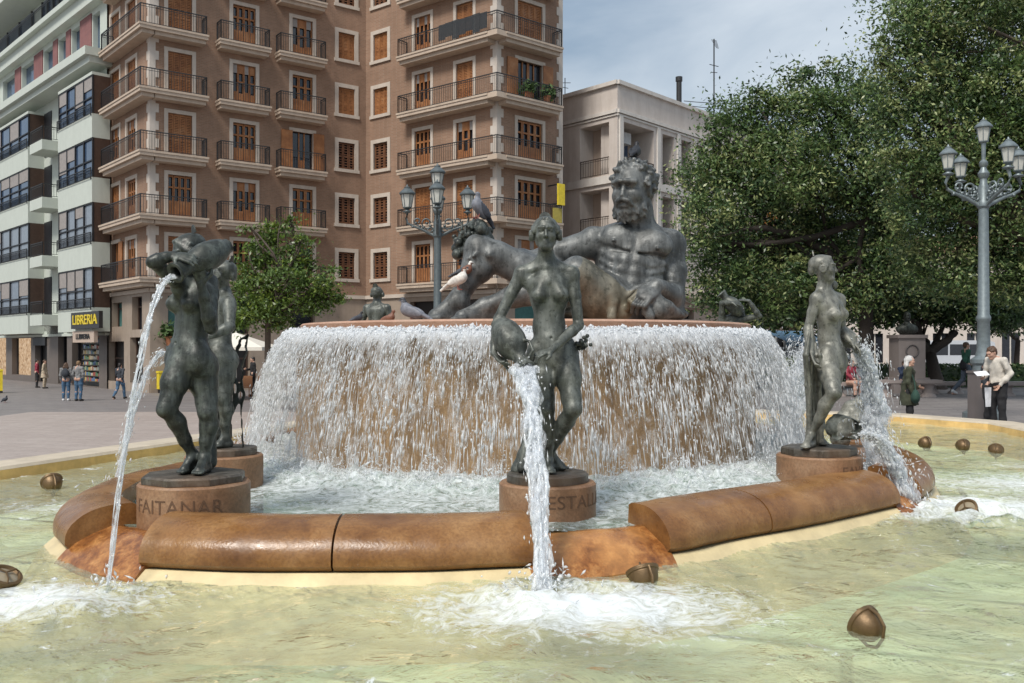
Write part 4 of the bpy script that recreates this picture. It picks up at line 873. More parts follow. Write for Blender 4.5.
# direction of the side street face
FC, FD = Fr(C_0, C_1), Fr(C_1, C_2)
cb = root('cream_building', (8, 56, 0), 'low cream corner building with deep loggias and a plain parapet', 'building')
zc = lambda px, py, f: f.z(px, py)
top = CZ + 14.7; F1, F0 = CZ + 9.65, CZ + 6.35; cor = CZ + 3.0
lo = []
hC = [(FC.s(580), FC.s(609), F1, F1 + 2.95), (FC.s(580), FC.s(609), F0 - .02, F1 - .75)]
hD = []
pxs = [(624, 654), (662.5, 674), (681.5, 691), (697.5, 706.5), (712, 720), (725, 733), (738, 747), (752, 762)]
for a, b in pxs: hD += [(FD.s(a), FD.s(b), F1, F1 + 2.95), (FD.s(a), FD.s(b), F0, F1 - .75)]
mb = MB(); wall(mb, FC, 0, FC.L, cor, top, hC, 'render_cream', 1.1); wall(mb, FD, 0, FD.L, cor, top, hD, 'render_cream', 1.6); mb.obj('wall', cb)
mb = MB()
for f, d_ in ((FC, 1.1), (FD, 1.6)):
    fbox(mb, f, 1.35 if f is FD else 0, f.L - (1.9 if f is FC else 0), cor + .2, top - .6, -d_ - .25, -d_ - .02, 'render_beige')
    e = 0.0
    fbox(mb, f, -.04, f.L + .04, top - .12, top + .1, -.2, .16, 'render_white'); fbox(mb, f, -.02, f.L + .02, F1 + 3.35, F1 + 3.55, .003, .14, 'render_white'); fbox(mb, f, -.02, f.L + .02, F1 + 3.2, F1 + 3.3, .003, .07, 'render_white')
    fbox(mb, f, -.02, f.L + .02, F1 - .5, F1 - .06, .003, .12, 'render_white'); fbox(mb, f, -.02, f.L + .02, F0 - .5, F0 - .06, .003, .1, 'render_white')
    fbox(mb, f, -.1, f.L + .1, cor - .05, cor + .15, -.2, .75, 'render_beige'); fbox(mb, f, -.06, f.L + .06, cor - .3, cor - .053, -.2, .5, 'render_beige'); fbox(mb, f, -.04, f.L + .04, cor - .6, cor - .303, -.2, .25, 'render_beige')
mb.obj('cornice', cb)
for a, b, c, d in hC:
    mb = MB(); w = b - a; fbox(mb, FC, a + w * .3, b - .1, c, d - .15, -1.1, -1.04, 'brown_frame' if d > F1 else 'blind'); fbox(mb, FC, a + w * .36, a + w * .6, c, c + 1.7, -1.038, -1.02, 'panel_white' if d > F1 else 'blind'); fbox(mb, FC, a + w * .64, b - w * .12, c, c + 1.7, -1.038, -1.02, 'panel_white' if d > F1 else 'blind'); mb.obj('window', cb)
    railing([FC.p(a, -.03, 0)[:2], FC.p(b, -.03, 0)[:2]], c, 1.0, cb, 'iron_brown')
for i, (a, b, c, d) in enumerate(hD):
    mb = MB(); w = b - a; fbox(mb, FD, a + w * .25 if i > 1 else a + w * .05, a + w * .68 if i > 1 else a + w * .2, c, d - .5, -1.6, -1.52, 'blue_glass' if i % 3 != 2 else 'dark_glass')
    if i < 2: fbox(mb, FD, a + w * .68, a + w * .84, c, d - .5, -1.6, -1.52, 'blue_glass')
    mb.obj('window', cb); railing([FD.p(a, -.03, 0)[:2], FD.p(b, -.03, 0)[:2]], c, 1.0, cb, 'iron_brown')
mb = MB(); a, b, c, d = hD[0]; w = b - a; fbox(mb, FD, a + w * .38, a + w * .66, d - .85, d - .2, -1.5, -.9, 'panel_white'); mb.obj('air_conditioner', cb)
for px in (620.5, 658, 678, 694.5, 709, 722.5, 735.5):
    mb = MB(); s = FD.s(px); fbox(mb, FD, s - .16, s + .16, F0 - .05, F1 + 3.2, .003, .10, 'render_white'); mb.obj('pilaster', cb)
mb = MB(); hg = [(FD.s(640) , FD.s(672), 0, 3.6), (FD.s(680), FD.s(694), 4.0, 4.6), (FC.s(580), FC.s(600), 0, 3.6), (FD.s(700), FD.s(716), 0, 3.6)]; hgc = [h for h in hg if h is hg[2]]; wall(mb, FD, 0, FD.L, -.4, cor - .6, [hg[0], hg[1], hg[3]], 'render_beige', .4); wall(mb, FC, 0, FC.L, -.4, cor - .6, hgc, 'render_beige', .4); mb.obj('ground_storey', cb)
mb = MB()
for f, h in ((FD, hg[0]), (FD, hg[1]), (FD, hg[3]), (FC, hg[2])): mb = MB(); fbox(mb, f, h[0], h[1], h[2], h[3], -.45, -.41, 'dark_glass'); mb.obj('shop_opening', cb)
mb = MB(); q = [FC.p(0, -1.4, 0), tuple(C_1 + FC.n * -1.4 + FD.n * -2.1) + (0,), FD.p(FD.L, -2.1, 0), (C_0[0] + 6, C_0[1] + 22, 0)]; mb.hexa([(x, y, -.3) for x, y, _ in q] + [(x, y, top - .05) for x, y, _ in q], 'render_cream'); mb.obj('rear_block', cb)
# roof flat
mb = MB(); q = [FC.p(0, -.1, 0), FC.p(FC.L, -.1, 0), FD.p(FD.L, -.1, 0), (C_0[0] + 6, C_0[1] + 22, 0)]; mb.add([(x, y, top - .3) for x, y, _ in q], [(0, 1, 2, 3)], 'render_beige'); mb.obj('roof', cb)
s = FD.s(679); q = np.array(FD.p(s, -4, 0)); mb = MB(); zq = CZ + (HOR - 77) / FPX * q[1]; qx = (679 - 512) / FPX * q[1]; mb.lathe([(.17, top - .4), (.17, zq - .3), (.22, zq - .28), (.22, zq), (.1, zq)], (qx, q[1], 0), 'iron', 14); o = mb.obj('roof_chimney', smooth='auto'); tag(o, 'dark metal flue pipe rising above the cream building roof', 'flue pipe')
mb = MB(); d = 66; q = P(714, 39, d); mb.tube([(q[0], d, 14), tuple(q)], .05, 'iron', 6)
for k in range(7): mb.box((q[0] + .04 * k, d, q[2] - .1 - .18 * k * .5), (.5 - .04 * k, .03, .03), 'iron', .5)
mb.box((q[0], d, q[2] - 1.9), (.9, .04, .04), 'iron', .6); mb.box((q[0], d, q[2] - 2.4), (.5, .04, .04), 'iron', .2); o = mb.obj('roof_antenna'); tag(o, 'tall thin television aerial above the cream building roof', 'aerial')
mb = MB(); q = P(565, 78, 57); mb.tube([(q[0], 57, 14), tuple(q)], .03, 'iron', 6); mb.box((q[0], 57, q[2] - .3), (.7, .03, .03), 'iron'); mb.box((q[0], 57, q[2] - .6), (.5, .03, .03), 'iron', .6); o = mb.obj('roof_antenna'); tag(o, 'small aerial just right of the brown wing', 'aerial')
for i, (p0, p1, lb) in enumerate(((P(684, 101, 60), P(800, 97, 70), 'upper overhead wire crossing the sky to the trees'), (P(690, 106, 60), P(800, 104, 70), 'lower overhead wire crossing the sky to the trees'))):
    mb = MB(); mb.tube([p0 + (p1 - p0) * u - np.array([0, 0, 1.2 * u * (1 - u)]) for u in np.linspace(0, 1, 12)], .025, 'iron', 5); o = mb.obj('overhead_wire'); tag(o, lb, 'wire')
# gable house behind, ochre house and pale long building behind the trees
def house(name, px0, px1, pytop, d, d2, mat, label, rows, cols, roof=True, winm='dark_glass', cat='building'):
    a = P(px0, 0, d)[:2]; b = P(px1, 0, d2)[:2]; f = Fr(a, b); o = root(name, ((a[0] + b[0]) / 2, d + 3, 0), label, cat); zt_ = CZ + (HOR - pytop) / FPX * d; mb = MB(); H = []
    for r_ in range(rows):
        for c in range(cols):
            s = f.L * (c + .5) / cols; hw = min(.6, f.L / cols * .25); z0 = 1.2 + r_ * (zt_ - 1) / rows; H.append((s - hw, s + hw, z0, z0 + (zt_ - 1) / rows * .55))
    wall(mb, f, 0, f.L, -.4, zt_, H, mat, .25); mb.obj('wall', o)
    for h in H:
        mb = MB(); fbox(mb, f, h[0], h[1], h[2], h[3], -.27, -.22, winm); fbox(mb, f, (h[0] + h[1]) / 2 - .04, (h[0] + h[1]) / 2 + .04, h[2], h[3], -.22, -.18, 'white_frame'); fbox(mb, f, h[0] - .1, h[1] + .1, h[2] - .14, h[2], -.02, .08, 'trim_cream'); mb.obj('window', o)
    q = [f.p(0, -.3, 0), f.p(f.L, -.3, 0), f.p(f.L, -10, 0), f.p(0, -10, 0)]; mb = MB(); mb.hexa([(x, y, -.4) for x, y, _ in q] + [(x, y, zt_ - .01) for x, y, _ in q], mat); mb.obj('rear_block', o)
    mb = MB(); fbox(mb, f, -.15, f.L + .15, zt_, zt_ + .25, -10, .3, 'trim_cream')
    if roof: mb.add([f.p(-.3, .35, zt_ + .25), f.p(f.L + .3, .35, zt_ + .25), f.p(f.L + .3, -10.3, zt_ + .25), f.p(-.3, -10.3, zt_ + .25), f.p(-.3, -5, zt_ + 2.0), f.p(f.L + .3, -5, zt_ + 2.0)], [(0, 1, 5, 4), (2, 3, 4, 5), (0, 4, 3), (1, 2, 5)], 'roof_tile')
    mb.obj('roof', o); return o
house('ochre_house', 722, 812, 196, 78, 82, 'render_ochre', 'ochre orange house glimpsed through the leaves in the middle', 5, 5)
house('gable_house', 690, 742, 132, 74, 78, 'render_beige', 'beige house with a tiled roof behind the cream building', 5, 3)
house('pale_long_building', 796, 1180, 262, 66, 58, 'render_cream', 'long pale building behind the dark trees on the right', 2, 11)
# café front under the trees
o = root('cafe_kiosk', P(780, 360, 50), 'dark cafe terrace front with a blue awning under the trees', 'cafe'); f = Fr(P(762, 0, 50)[:2], P(803, 0, 52)[:2])
plain('awning_blue', (.10, .20, .30), .7); mb = MB(); fbox(mb, f, 0, f.L, .4, 3.2, -2.5, -.2, 'shop_dark'); mb.obj('cabin', o)
mb = MB(); mb.add([f.p(0, 0, 3.2), f.p(f.L, 0, 3.2), f.p(f.L, 1.6, 2.6), f.p(0, 1.6, 2.6), f.p(f.L, 1.6, 2.35), f.p(0, 1.6, 2.35)], [(0, 1, 2, 3), (3, 2, 4, 5)], 'awning_blue'); mb.obj('awning', o)
mb = MB()
for k in range(6): s = f.L * k / 5; fbox(mb, f, s - .05, s + .05, .4, 3.2, -.2, -.08, 'panel_white'); 
for k in range(5): s = f.L * (k + .5) / 5; fbox(mb, f, s - .2, s + .2, 1.6, 2.3, -.18, -.1, 'panel_white')
mb.obj('front_frame', o)
# ================================================================ bronze figures
def frame(f, up):
    u = unit(up); f = unit(np.asarray(f, float) - u * (np.asarray(f, float) @ u)); l = np.cross(f, u); return (l, f, u)   # lateral, forward, up
def hand(S, w, d, nrm, s, curl=.5, side=1, k=.007):
    d = unit(d); nrm = unit(np.asarray(nrm, float) - d * (np.asarray(nrm) @ d)); l = np.cross(nrm, d) * side
    S.ell(w + d * .045 * s, (.034 * s, .014 * s, .050 * s), (l, nrm, d), .015 * s)
    for i, (o, L, rr) in enumerate(((-.027, .052, .0078), (-.009, .066, .0085), (.009, .072, .0085), (.027, .064, .0085))):
        b = w + d * .082 * s + l * o * s; a1 = curl * .7; d1 = d * math.cos(a1) + nrm * math.sin(a1) + l * o * 2.0; d1 = unit(d1); a2 = curl * 1.9; d2 = unit(d * math.cos(a2) + nrm * math.sin(a2) + l * o * 1.4)
        m = b + d1 * L * .5 * s; e = m + d2 * L * .5 * s; S.chain([b - d * .02 * s, m, e], [rr * s * 1.15, rr * s, rr * s * .8], k * s)
    t0 = w + d * .022 * s + l * .024 * s; t1 = t0 + unit(d * .6 + l * .75 + nrm * .35) * .042 * s; t2 = t1 + unit(d * .9 + l * .2 + nrm * .4) * .032 * s
    S.chain([t0, t1, t2], [.014 * s, .0105 * s, .008 * s], k * s * 1.3)
def foot(S, an, toe, sole_z, s, k=.012):
    an = np.array(an, float); toe = np.array(toe, float); heel = an + unit((an - toe) * [1, 1, 0]) * .028 * s; heel[2] = sole_z + .026 * s; toe[2] = sole_z + .018 * s
    ball = heel + (toe - heel) * .72; ball[2] = sole_z + .021 * s; d = unit((toe - heel) * [1, 1, 0]); l = np.array([d[1], -d[0], 0])
    S.cap(an, heel, .030 * s, .029 * s, .02 * s); S.cap(an + d * .008 * s, ball + [0, 0, .008 * s], .030 * s, .022 * s, .025 * s); S.cap(heel, ball, .027 * s, .026 * s, .02 * s)
    for i in range(5):
        o = (-.027 + .0135 * i) * s; L = (.045 - .006 * abs(i - .8)) * s; b = ball + l * o; S.cap(b, b + d * L + [0, 0, -.004 * s], .0125 * s, .0085 * s, .006 * s)
def head(S, H, hf, hu, s, male=False, ears=True):
    l, f, u = frame(hf, hu); A = lambda a, b, c: H + (l * a + f * b + u * c) * s
    S.ell(A(0, -.012, .018), (.071 * s, .090 * s, .080 * s), (l, f, u), .01 * s)
    S.ell(A(0, .020, -.035), (.058 * s, .064 * s, .078 * s), (l, f, u), .03 * s)
    S.ell(A(0, .058, -.100), (.024 * s, .024 * s, .020 * s), (l, f, u), .03 * s)
    for q in (-1, 1):
        S.cap(A(.046 * q, -.005, -.055), A(.016 * q, .055, -.100), .014 * s, .014 * s, .03 * s)
        S.ell(A(.037 * q, .055, -.034), (.02 * s, .02 * s, .018 * s), None, .025 * s)
        S.ell(A(.029 * q, .088, .000), (.021 * s, .016 * s, .013 * s), (l, f, u), .012 * s, 'sub')
        S.ell(A(.029 * q, .066, -.001), (.0145 * s, .0135 * s, .0115 * s), (l, f, u), .003 * s)
        S.cap(A(.016 * q, .082, .006), A(.043 * q, .070, .004), .0035 * s, .003 * s, .005 * s)
        S.cap(A(.010 * q, .088, .020), A(.045 * q, .070, .020), .0065 * s * (1.5 if male else 1), .005 * s * (1.5 if male else 1), .012 * s)
        if ears: S.ell(A(.073 * q, -.005, -.012), (.008 * s, .018 * s, .030 * s), (l, f, u), .006 * s)
    S.cap(A(0, .080, .012), A(0, .099, -.034), .0062 * s, .0095 * s, .010 * s); S.cap(A(-.009, .088, -.038), A(.009, .088, -.038), .0070 * s, None, .006 * s)
    if not male:
        S.cap(A(-.010, .079, -.063), A(.010, .079, -.063), .0055 * s, None, .008 * s); S.cap(A(-.007, .078, -.075), A(.007, .078, -.075), .0062 * s, None, .008 * s); S.cap(A(-.014, .086, -.0690), A(.014, .086, -.0690), .0020 * s, None, .003 * s, 'sub')
    return l, f, u, A
def hairf(S, A, l, f, u, s, buns=True):
    S.ell(A(0, -.026, .026), (.080 * s, .092 * s, .074 * s), (l, f, u), .004 * s)
    for q in (-1, 1):
        for i in range(6):   # waves from the parting down to the ears
            a = i / 5; S.cap(A(.012 * q, .050 - .095 * a, .078 - .010 * (a * 2 - .6) ** 2), A(.072 * q, .026 - .035 * a, .000 + .03 * a), .014 * s, .017 * s, .007 * s)
        if buns:
            c = A(.083 * q, .000, -.022)
            S.ell(c, (.020 * s, .033 * s, .034 * s), (l, f, u), .005 * s)
            for j in range(14):   # coiled braid
                t = j / 14 * 2 * math.pi; S.ell(c + (f * .024 * math.cos(t) + u * .025 * math.sin(t) + l * q * .010) * s, (.010 * s,) * 3, None, .004 * s)
    S.ell(A(0, -.092, -.02), (.040 * s, .03 * s, .045 * s), (l, f, u), .012 * s)
def comb(A, s, par, mat):   # tall comb standing at the back of the head
    mb = MB(); V = []; n = 9
    for d in (-.078, -.070):
        for i in range(n): a = math.pi * i / (n - 1); V.append(A(.040 * math.cos(a), d - .01 * math.sin(a), .088 + .048 * math.sin(a)))
    F = [tuple(range(n)), tuple(reversed(range(n, 2 * n)))] + [(i, i + n, (i + 1) % n + n, (i + 1) % n) for i in range(n)]
    mb.add(V, F, mat); return mb.obj('comb', par)
def trunkF(S, J, s, f, male=False):
    C, Wt, Pv, N = J['chest'], J['waist'], J['pelvis'], J['neck']; fc = frame(J.get('cf', f), N - Wt); fp = frame(f, Wt - Pv); l, ff, u = fc; lp, fpv, up = fp
    B = lambda a, b, c: C + (l * a + ff * b + u * c) * s
    Q = lambda a, b, c: Pv + (lp * a + fpv * b + up * c) * s
    S.ell(C, (.128 * s, .092 * s, .150 * s), fc, .03 * s); S.ell(B(0, .004, .088), (.135 * s, .080 * s, .072 * s), fc, .05 * s); S.cap(B(0, -.01, .10), N - u * .02 * s, .075 * s, .05 * s, .05 * s)
    S.ell(Wt, (.110 * s, .084 * s, .135 * s), frame(f, N - Pv), .06 * s); S.ell(Pv, (.153 * s, .100 * s, .110 * s), fp, .06 * s)
    S.ell(Q(0, .045, .055), (.085 * s, .055 * s, .095 * s), fp, .05 * s)
    for q in (-1, 1):
        S.ell(Q(.066 * q, -.058, -.035), (.082 * s, .072 * s, .085 * s), fp, .04 * s)
        S.ell(Q(.105 * q, .02, .0), (.05 * s, .06 * s, .09 * s), fp, .05 * s)
        S.ell(B(.07 * q, -.06, .07), (.06 * s, .035 * s, .08 * s), fc, .03 * s)
    S.ell(Q(0, .070, -.062), (.040 * s, .03 * s, .045 * s), fp, .05 * s)
    S.ell(Q(0, .112, .092), (.0085 * s, .02 * s, .010 * s), fp, .008 * s, 'sub')
    S.cap(B(0, .1, -.08), B(0, .095, .06), .006 * s, .004 * s, .03 * s, 'sub')
    if not male:
        for q in (-1, 1):
            S.ell(B(.069 * q, .070, .004), (.052 * s, .050 * s, .046 * s), fc, .028 * s); S.cap(B(.055 * q, .075, .055), B(.068 * q, .085, .01), .02 * s, .035 * s, .04 * s); S.ell(B(.076 * q, .118, -.002), (.010 * s,) * 3, None, .012 * s)
    S.chain([N - u * .02 * s, N + (J['head'] - N) * .35, J['head'] - unit(J['head'] - N) * .045 * s - ff * .01 * s], [.052 * s, .043 * s, .044 * s], .03 * s)
    for k in 'LR':
        sh = J['sh' + k]; S.cap(N + (J['head'] - N) * .12 - ff * .015 * s, sh + u * .01 * s, .034 * s, .036 * s, .045 * s); S.cap(N + ff * .040 * s - u * .02 * s + (sh - N) * .08, sh + ff * .022 * s + u * .01 * s, .010 * s, .012 * s, .035 * s)
        S.ell(sh, (.050 * s, .050 * s, .054 * s), None, .03 * s)
        S.cap(B(0, 0, .05) + (sh - B(0, 0, .05)) * .6 - u * .03 * s, sh - u * .03 * s, .055 * s, .042 * s, .03 * s)
def arm(S, J, k, s, r=1.0):
    a, b, c = J['sh' + k], J['el' + k], J['wr' + k]; m = a + (b - a) * .45; q = b + (c - b) * .25
    S.chain([a, m, b], [.045 * s * r, .041 * s * r, .033 * s * r], .012 * s); S.chain([b, q, b + (c - b) * .7, c], [.033 * s * r, .036 * s * r, .029 * s * r, .022 * s * r], .015 * s)
def leg(S, J, k, s, f, r=1.0):
    a, b, c = J['hip' + k], J['kn' + k], J['an' + k]; f = unit(f)
    S.chain([a, a + (b - a) * .4 + f * .006 * s, a + (b - a) * .8, b], [.088 * s * r, .079 * s * r, .058 * s * r, .051 * s * r], .03 * s)
    S.ell(b + f * .016 * s, (.036 * s * r,) * 3, None, .045 * s)
    d = c - b; bk = -(f - d * (f @ d) / (d @ d)) if abs(unit(d) @ f) < .95 else np.array([0, 0, 0.]); bk = unit(bk) if np.linalg.norm(bk) > .01 else bk
    S.chain([b, b + d * .3 + bk * .014 * s, b + d * .65, c], [.049 * s * r, .053 * s * r, .038 * s * r, .029 * s * r], .02 * s)
def V3(*a): return np.array(a, float)
UP = V3(0, 0, 1)
def mkroot(name, P0, label, cat='statue', group='bronze jug bearing maidens around the fountain'): return root(name, P0, label, cat, group)
def jug(axis_a, mouth, r, par, mat, lip=None, h=.0055, handles=True, nm='jug'):
    """round bottomed jar whose axis runs from axis_a (foot end) to mouth"""
    a, m = np.array(axis_a, float), np.array(mouth, float); d = unit(m - a); L = np.linalg.norm(m - a); lip = lip or r * .55
    S = SDF(np.minimum(a, m) - r - .05, np.maximum(a, m) + r + .05, h); x = unit(np.cross(d, UP + V3(.1, .2, 0))); y = np.cross(d, x)
    S.ell(a + d * L * .36, (r, r, L * .38), (x, y, d), .01); S.ell(a + d * L * .46, (r * .96, r * .96, L * .28), (x, y, d), .02)
    S.cone(a + d * L * .62, a + d * L * .9, lip * .62, lip * .72, .03); S.cone(a + d * L * .88, m, lip * .72, lip, .012); S.cone(a - d * .005, a + d * .03, r * .55, r * .5, .01)
    S.cone(a + d * L * .93, m + d * .02, lip * .35, lip * .80, .006, 'sub'); S.cap(a + d * L * .7, m, lip * .45, None, .004, 'sub')
    if handles:
        for q in (-1, 1):
            p = [a + d * L * .88 + y * q * lip * .7, a + d * L * .84 + y * q * (lip * 1.6), a + d * L * .68 + y * q * lip * 1.75, a + d * L * .56 + y * q * r * .85]; S.chain(p, [r * .09] * 4, .008)
    S.noise(.0012, .03, 4); return S.obj(nm, mat, par)
def plinth(c, z0, z1, r, seg, par, mat, name='plinth'):
    mb = MB(); mb.lathe([(r, z0), (r, z1 - .012), (r - .012, z1)], (c[0], c[1], 0), 'plinth_bronze', seg, 1, .92, math.pi / 8, .2); return mb.obj(name, par, smooth='auto')
def wraptext(txt, c, r, zc, hgt, ang, width, par, mat='letter_cut', sy=1.0):
    cu = bpy.data.curves.new('inscription', 'FONT'); cu.body = txt; cu.size = hgt * 1.4; cu.extrude = .004; cu.align_x = 'CENTER'; cu.align_y = 'CENTER'; cu.offset = -.0006
    tmp = bpy.data.objects.new('inscription', cu); SC.collection.objects.link(tmp); bpy.context.view_layer.update(); me = bpy.data.meshes.new_from_object(tmp)
    xs = [v.co.x for v in me.vertices]; kx = width / (max(xs) - min(xs)); V = []
    for v in me.vertices: a = R(ang) + v.co.x * kx / r; rr = r + .0005 + v.co.z * .6; V.append((c[0] + rr * math.sin(a), c[1] - rr * sy * math.cos(a), zc + v.co.y))
    F = [tuple(p_.vertices) for p_ in me.polygons]; bpy.data.objects.remove(tmp); return mesh_obj('inscription', V, F, mat, par)
def pedestal(c, r, ztop, label, txt=None, ang=0, width=.5, hgt=.085, sy=.95, seg=72):
    o = root('pedestal', (c[0], c[1], ZI - .35), label, 'pedestal', 'red stone pedestals of the maidens')
    mb = MB(); mb.lathe([(r * 1.0, ZI - .34), (r, ztop - .012), (r - .012, ztop)], (c[0], c[1], 0), 'pedestal_stone', seg, 1, sy); mb.obj('block', o, smooth='auto')
    if txt: wraptext(txt, c, r, (ztop + ZI) / 2 + .01, hgt, ang, width, o, sy=sy)
    return o
def bounds(J, m=.16, extra=()):
    a = np.array([v for k, v in J.items() if k != 'cf'] + list(extra)); return a.min(0) - m, a.max(0) + m
# ---------------------------------------------------------------- middle maiden
s = 1.0; zp = CZ - .822; f = V3(.02, -1, 0); st = mkroot('maiden_statue', V3(.24, 6.05, zp - .06), 'bronze nude maiden in the middle pouring from a jug at her hip')
J = dict(head=P(545.5, 232, 5.99), neck=P(546, 263, 6.04), chest=P(549, 296, 6.04), waist=P(549, 327, 6.05), pelvis=P(552, 352, 6.05), shL=P(521.5, 274, 6.06), shR=P(572, 274, 6.05), elL=P(498.5, 319, 6.04), elR=P(578.5, 325, 6.02), wrL=P(493.5, 353, 5.88), wrR=P(552, 350, 5.80), hipL=P(540.5, 358, 6.06), hipR=P(565, 358, 6.04), knL=P(546, 409, 5.97), knR=P(573, 409, 5.88), anL=P(548, 461, 6.05), anR=P(549, 453, 6.13))
lo, hi = bounds(J, .17); lo[2] = zp - .01; S = SDF(lo, hi, .0056); trunkF(S, J, s, f)
arm(S, J, 'L', s); arm(S, J, 'R', s); leg(S, J, 'L', s, f, 1.03); leg(S, J, 'R', s, f, 1.05)
hand(S, J['wrL'], P(505, 369, 5.80) - J['wrL'], V3(.7, -.2, .5), s, .5, 1); hand(S, J['wrR'], P(530, 356, 5.74) - J['wrR'], V3(-.1, .3, -1), s, .55, -1)
foot(S, J['anL'], P(551, 474, 5.90), zp, s); foot(S, J['anR'], P(568, 464, 6.12), zp, s)
l, ff, u, A = head(S, J['head'], V3(0, -1, -.03), UP, 1.06, ears=False); hairf(S, A, l, ff, u, 1.06)
S.chain([P(535, 372, 6.14), P(531, 420, 6.15), P(525, 455, 6.12), P(521, 470, 6.1)], [.03, .028, .045, .07], .03); S.chain([P(541, 380, 6.18), P(538, 430, 6.17), P(535, 470, 6.15)], [.03, .03, .05], .02); S.chain([P(528, 430, 6.05), P(521, 468, 6.0)], [.014, .03], .02)
S.cut_below(zp + .0); S.noise(.0011, .035, 2); S.obj('body', 'bronze', st); comb(A, 1.06, st, 'bronze_dark')
jug(P(499, 322, 5.96), P(526, 369, 5.74), .102, st, 'bronze', .066)
Sg = SDF(P(574, 352, 6.1) - [.02, .12, .02], P(592, 333, 6.0) + [.02, .12, .02], .006); rg = np.random.default_rng(3)
for _ in range(26): Sg.ell(P(582 + rg.normal(0, 2.6), 344 + rg.normal(0, 3.2), 6.02 + rg.normal(0, .02)), (.014,) * 3, None, .004)
Sg.obj('grape_bunch', 'bronze_dark', st)
c = P(547.5, 471, 6.05); plinth(c, zp - .058, zp, .27, 8 * 5, st, 'bronze_dark'); pedestal(c, .318, zp - .06, 'red stone drum pedestal lettered MESTALLA under the middle maiden', 'MESTALLA', 33, .60)
# ---------------------------------------------------------------- left front maiden
PS = 1.05
s = 1.03 * PS; zp = CZ - .79; f = unit(V3(-.55, -.83, 0)); st = mkroot('maiden_statue', V3(-1.98, 5.78, zp - .06), 'dark bronze maiden at the left tipping a jug held up at her face')
J = dict(head=P(188, 251, 5.46), neck=P(195, 277, 5.53), chest=P(194, 306, 5.52), waist=P(191, 335, 5.51), pelvis=P(190, 360, 5.5), shL=P(180, 284, 5.44), shR=P(209, 283, 5.56), elL=P(153, 262, 5.12), elR=P(211, 328, 5.36), wrL=P(173, 255, 5.16), wrR=P(201, 284, 5.27), hipL=P(181, 366, 5.45), hipR=P(202, 364, 5.55), knL=P(167, 409, 5.36), knR=P(208, 412, 5.48), anL=P(194, 456, 5.52), anR=P(205, 457, 5.50))
lo, hi = bounds(J, .18); lo[2] = zp - .01; S = SDF(lo, hi, .0056); trunkF(S, J, s, f); arm(S, J, 'L', s); arm(S, J, 'R', s, 1.08); leg(S, J, 'L', s, f, .94); leg(S, J, 'R', s, f, .98)
hand(S, J['wrL'], P(186, 257, 5.14) - J['wrL'], V3(.1, .5, -.6), s, .35, 1); hand(S, J['wrR'], P(198, 260, 5.22) - J['wrR'], V3(-.1, .9, .1), s, .15, 1)
foot(S, J['anL'], P(179, 470, 5.40), zp, s); foot(S, J['anR'], P(196, 474, 5.34), zp, s)
l, ff, u, A = head(S, J['head'], V3(-.75, -.5, -.5), V3(-.35, -.2, 1), 1.05, ears=False); hairf(S, A, l, ff, u, 1.05)
S.chain([P(208, 380, 5.75), P(212, 430, 5.72), P(210, 462, 5.7)], [.03, .025, .045], .03)
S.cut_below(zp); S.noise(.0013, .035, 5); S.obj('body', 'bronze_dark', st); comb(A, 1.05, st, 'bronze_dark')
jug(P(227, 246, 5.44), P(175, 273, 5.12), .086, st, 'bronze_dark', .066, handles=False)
c = P(194.5, 471, 5.5); plinth(c, zp - .048, zp, .32, 8, st, 'bronze_dark'); pedestal(c, .34, zp - .05, 'red stone drum pedestal lettered FAITANAR under the left maiden', 'FAITANAR', -3, .58, .085)
PS = 1.0
# ---------------------------------------------------------------- maiden behind the left one
PS = 1.06
s = .97 * PS; zp = CZ - .785; f = unit(V3(-.9, -.25, 0)); st = mkroot('maiden_statue', V3(-2.26, 7.2, zp - .06), 'bronze maiden partly hidden behind the left maiden, back turned')
J = dict(head=P(222, 273, 6.8), neck=P(223, 296, 6.84), chest=P(222, 316, 6.82), waist=P(220, 338, 6.8), pelvis=P(221, 356, 6.8), shL=P(215, 304, 6.96), shR=P(229, 304, 6.70), elL=P(204, 326, 6.95), elR=P(230, 327, 6.58), wrL=P(196, 342, 6.75), wrR=P(210, 336, 6.50), hipL=P(216, 361, 6.86), hipR=P(225, 361, 6.74), knL=P(214, 398, 6.86), knR=P(224, 398, 6.70), anL=P(218, 436, 6.9), anR=P(226, 437, 6.78))
lo, hi = bounds(J, .18); lo[2] = zp - .01; S = SDF(lo, hi, .0065); trunkF(S, J, s, f); arm(S, J, 'L', s); arm(S, J, 'R', s, 1.1); leg(S, J, 'L', s, f); leg(S, J, 'R', s, f)
hand(S, J['wrR'], P(200, 338, 6.48) - J['wrR'], V3(-.2, .6, -.3), s, .4, -1); hand(S, J['wrL'], P(188, 348, 6.7) - J['wrL'], V3(-.1, -.6, -.3), s, .4, 1)
foot(S, J['anL'], P(206, 446, 6.86), zp, s); foot(S, J['anR'], P(214, 446, 6.70), zp, s); l, ff, u, A = head(S, J['head'], V3(-1, .1, -.25), UP, 1.0, ears=False); hairf(S, A, l, ff, u, 1.02); S.cut_below(zp); S.noise(.0012, .04, 6); S.obj('body', 'bronze', st); comb(A, 1, st, 'bronze_dark')
jug(P(200, 334, 6.62), P(170, 352, 6.66), .09, st, 'bronze_dark', .055, .007)
S = SDF(P(232, 445, 6.9) - .12, P(248, 333, 6.7) + .12, .006); S.chain([P(237, 446, 6.8), P(235, 420, 6.8), P(239, 395, 6.78), P(237, 372, 6.8), P(242, 352, 6.8), P(243, 342, 6.8), P(248, 335, 6.78)], [.055, .04, .042, .035, .036, .028, .010], .03)
rg = np.random.default_rng(9)
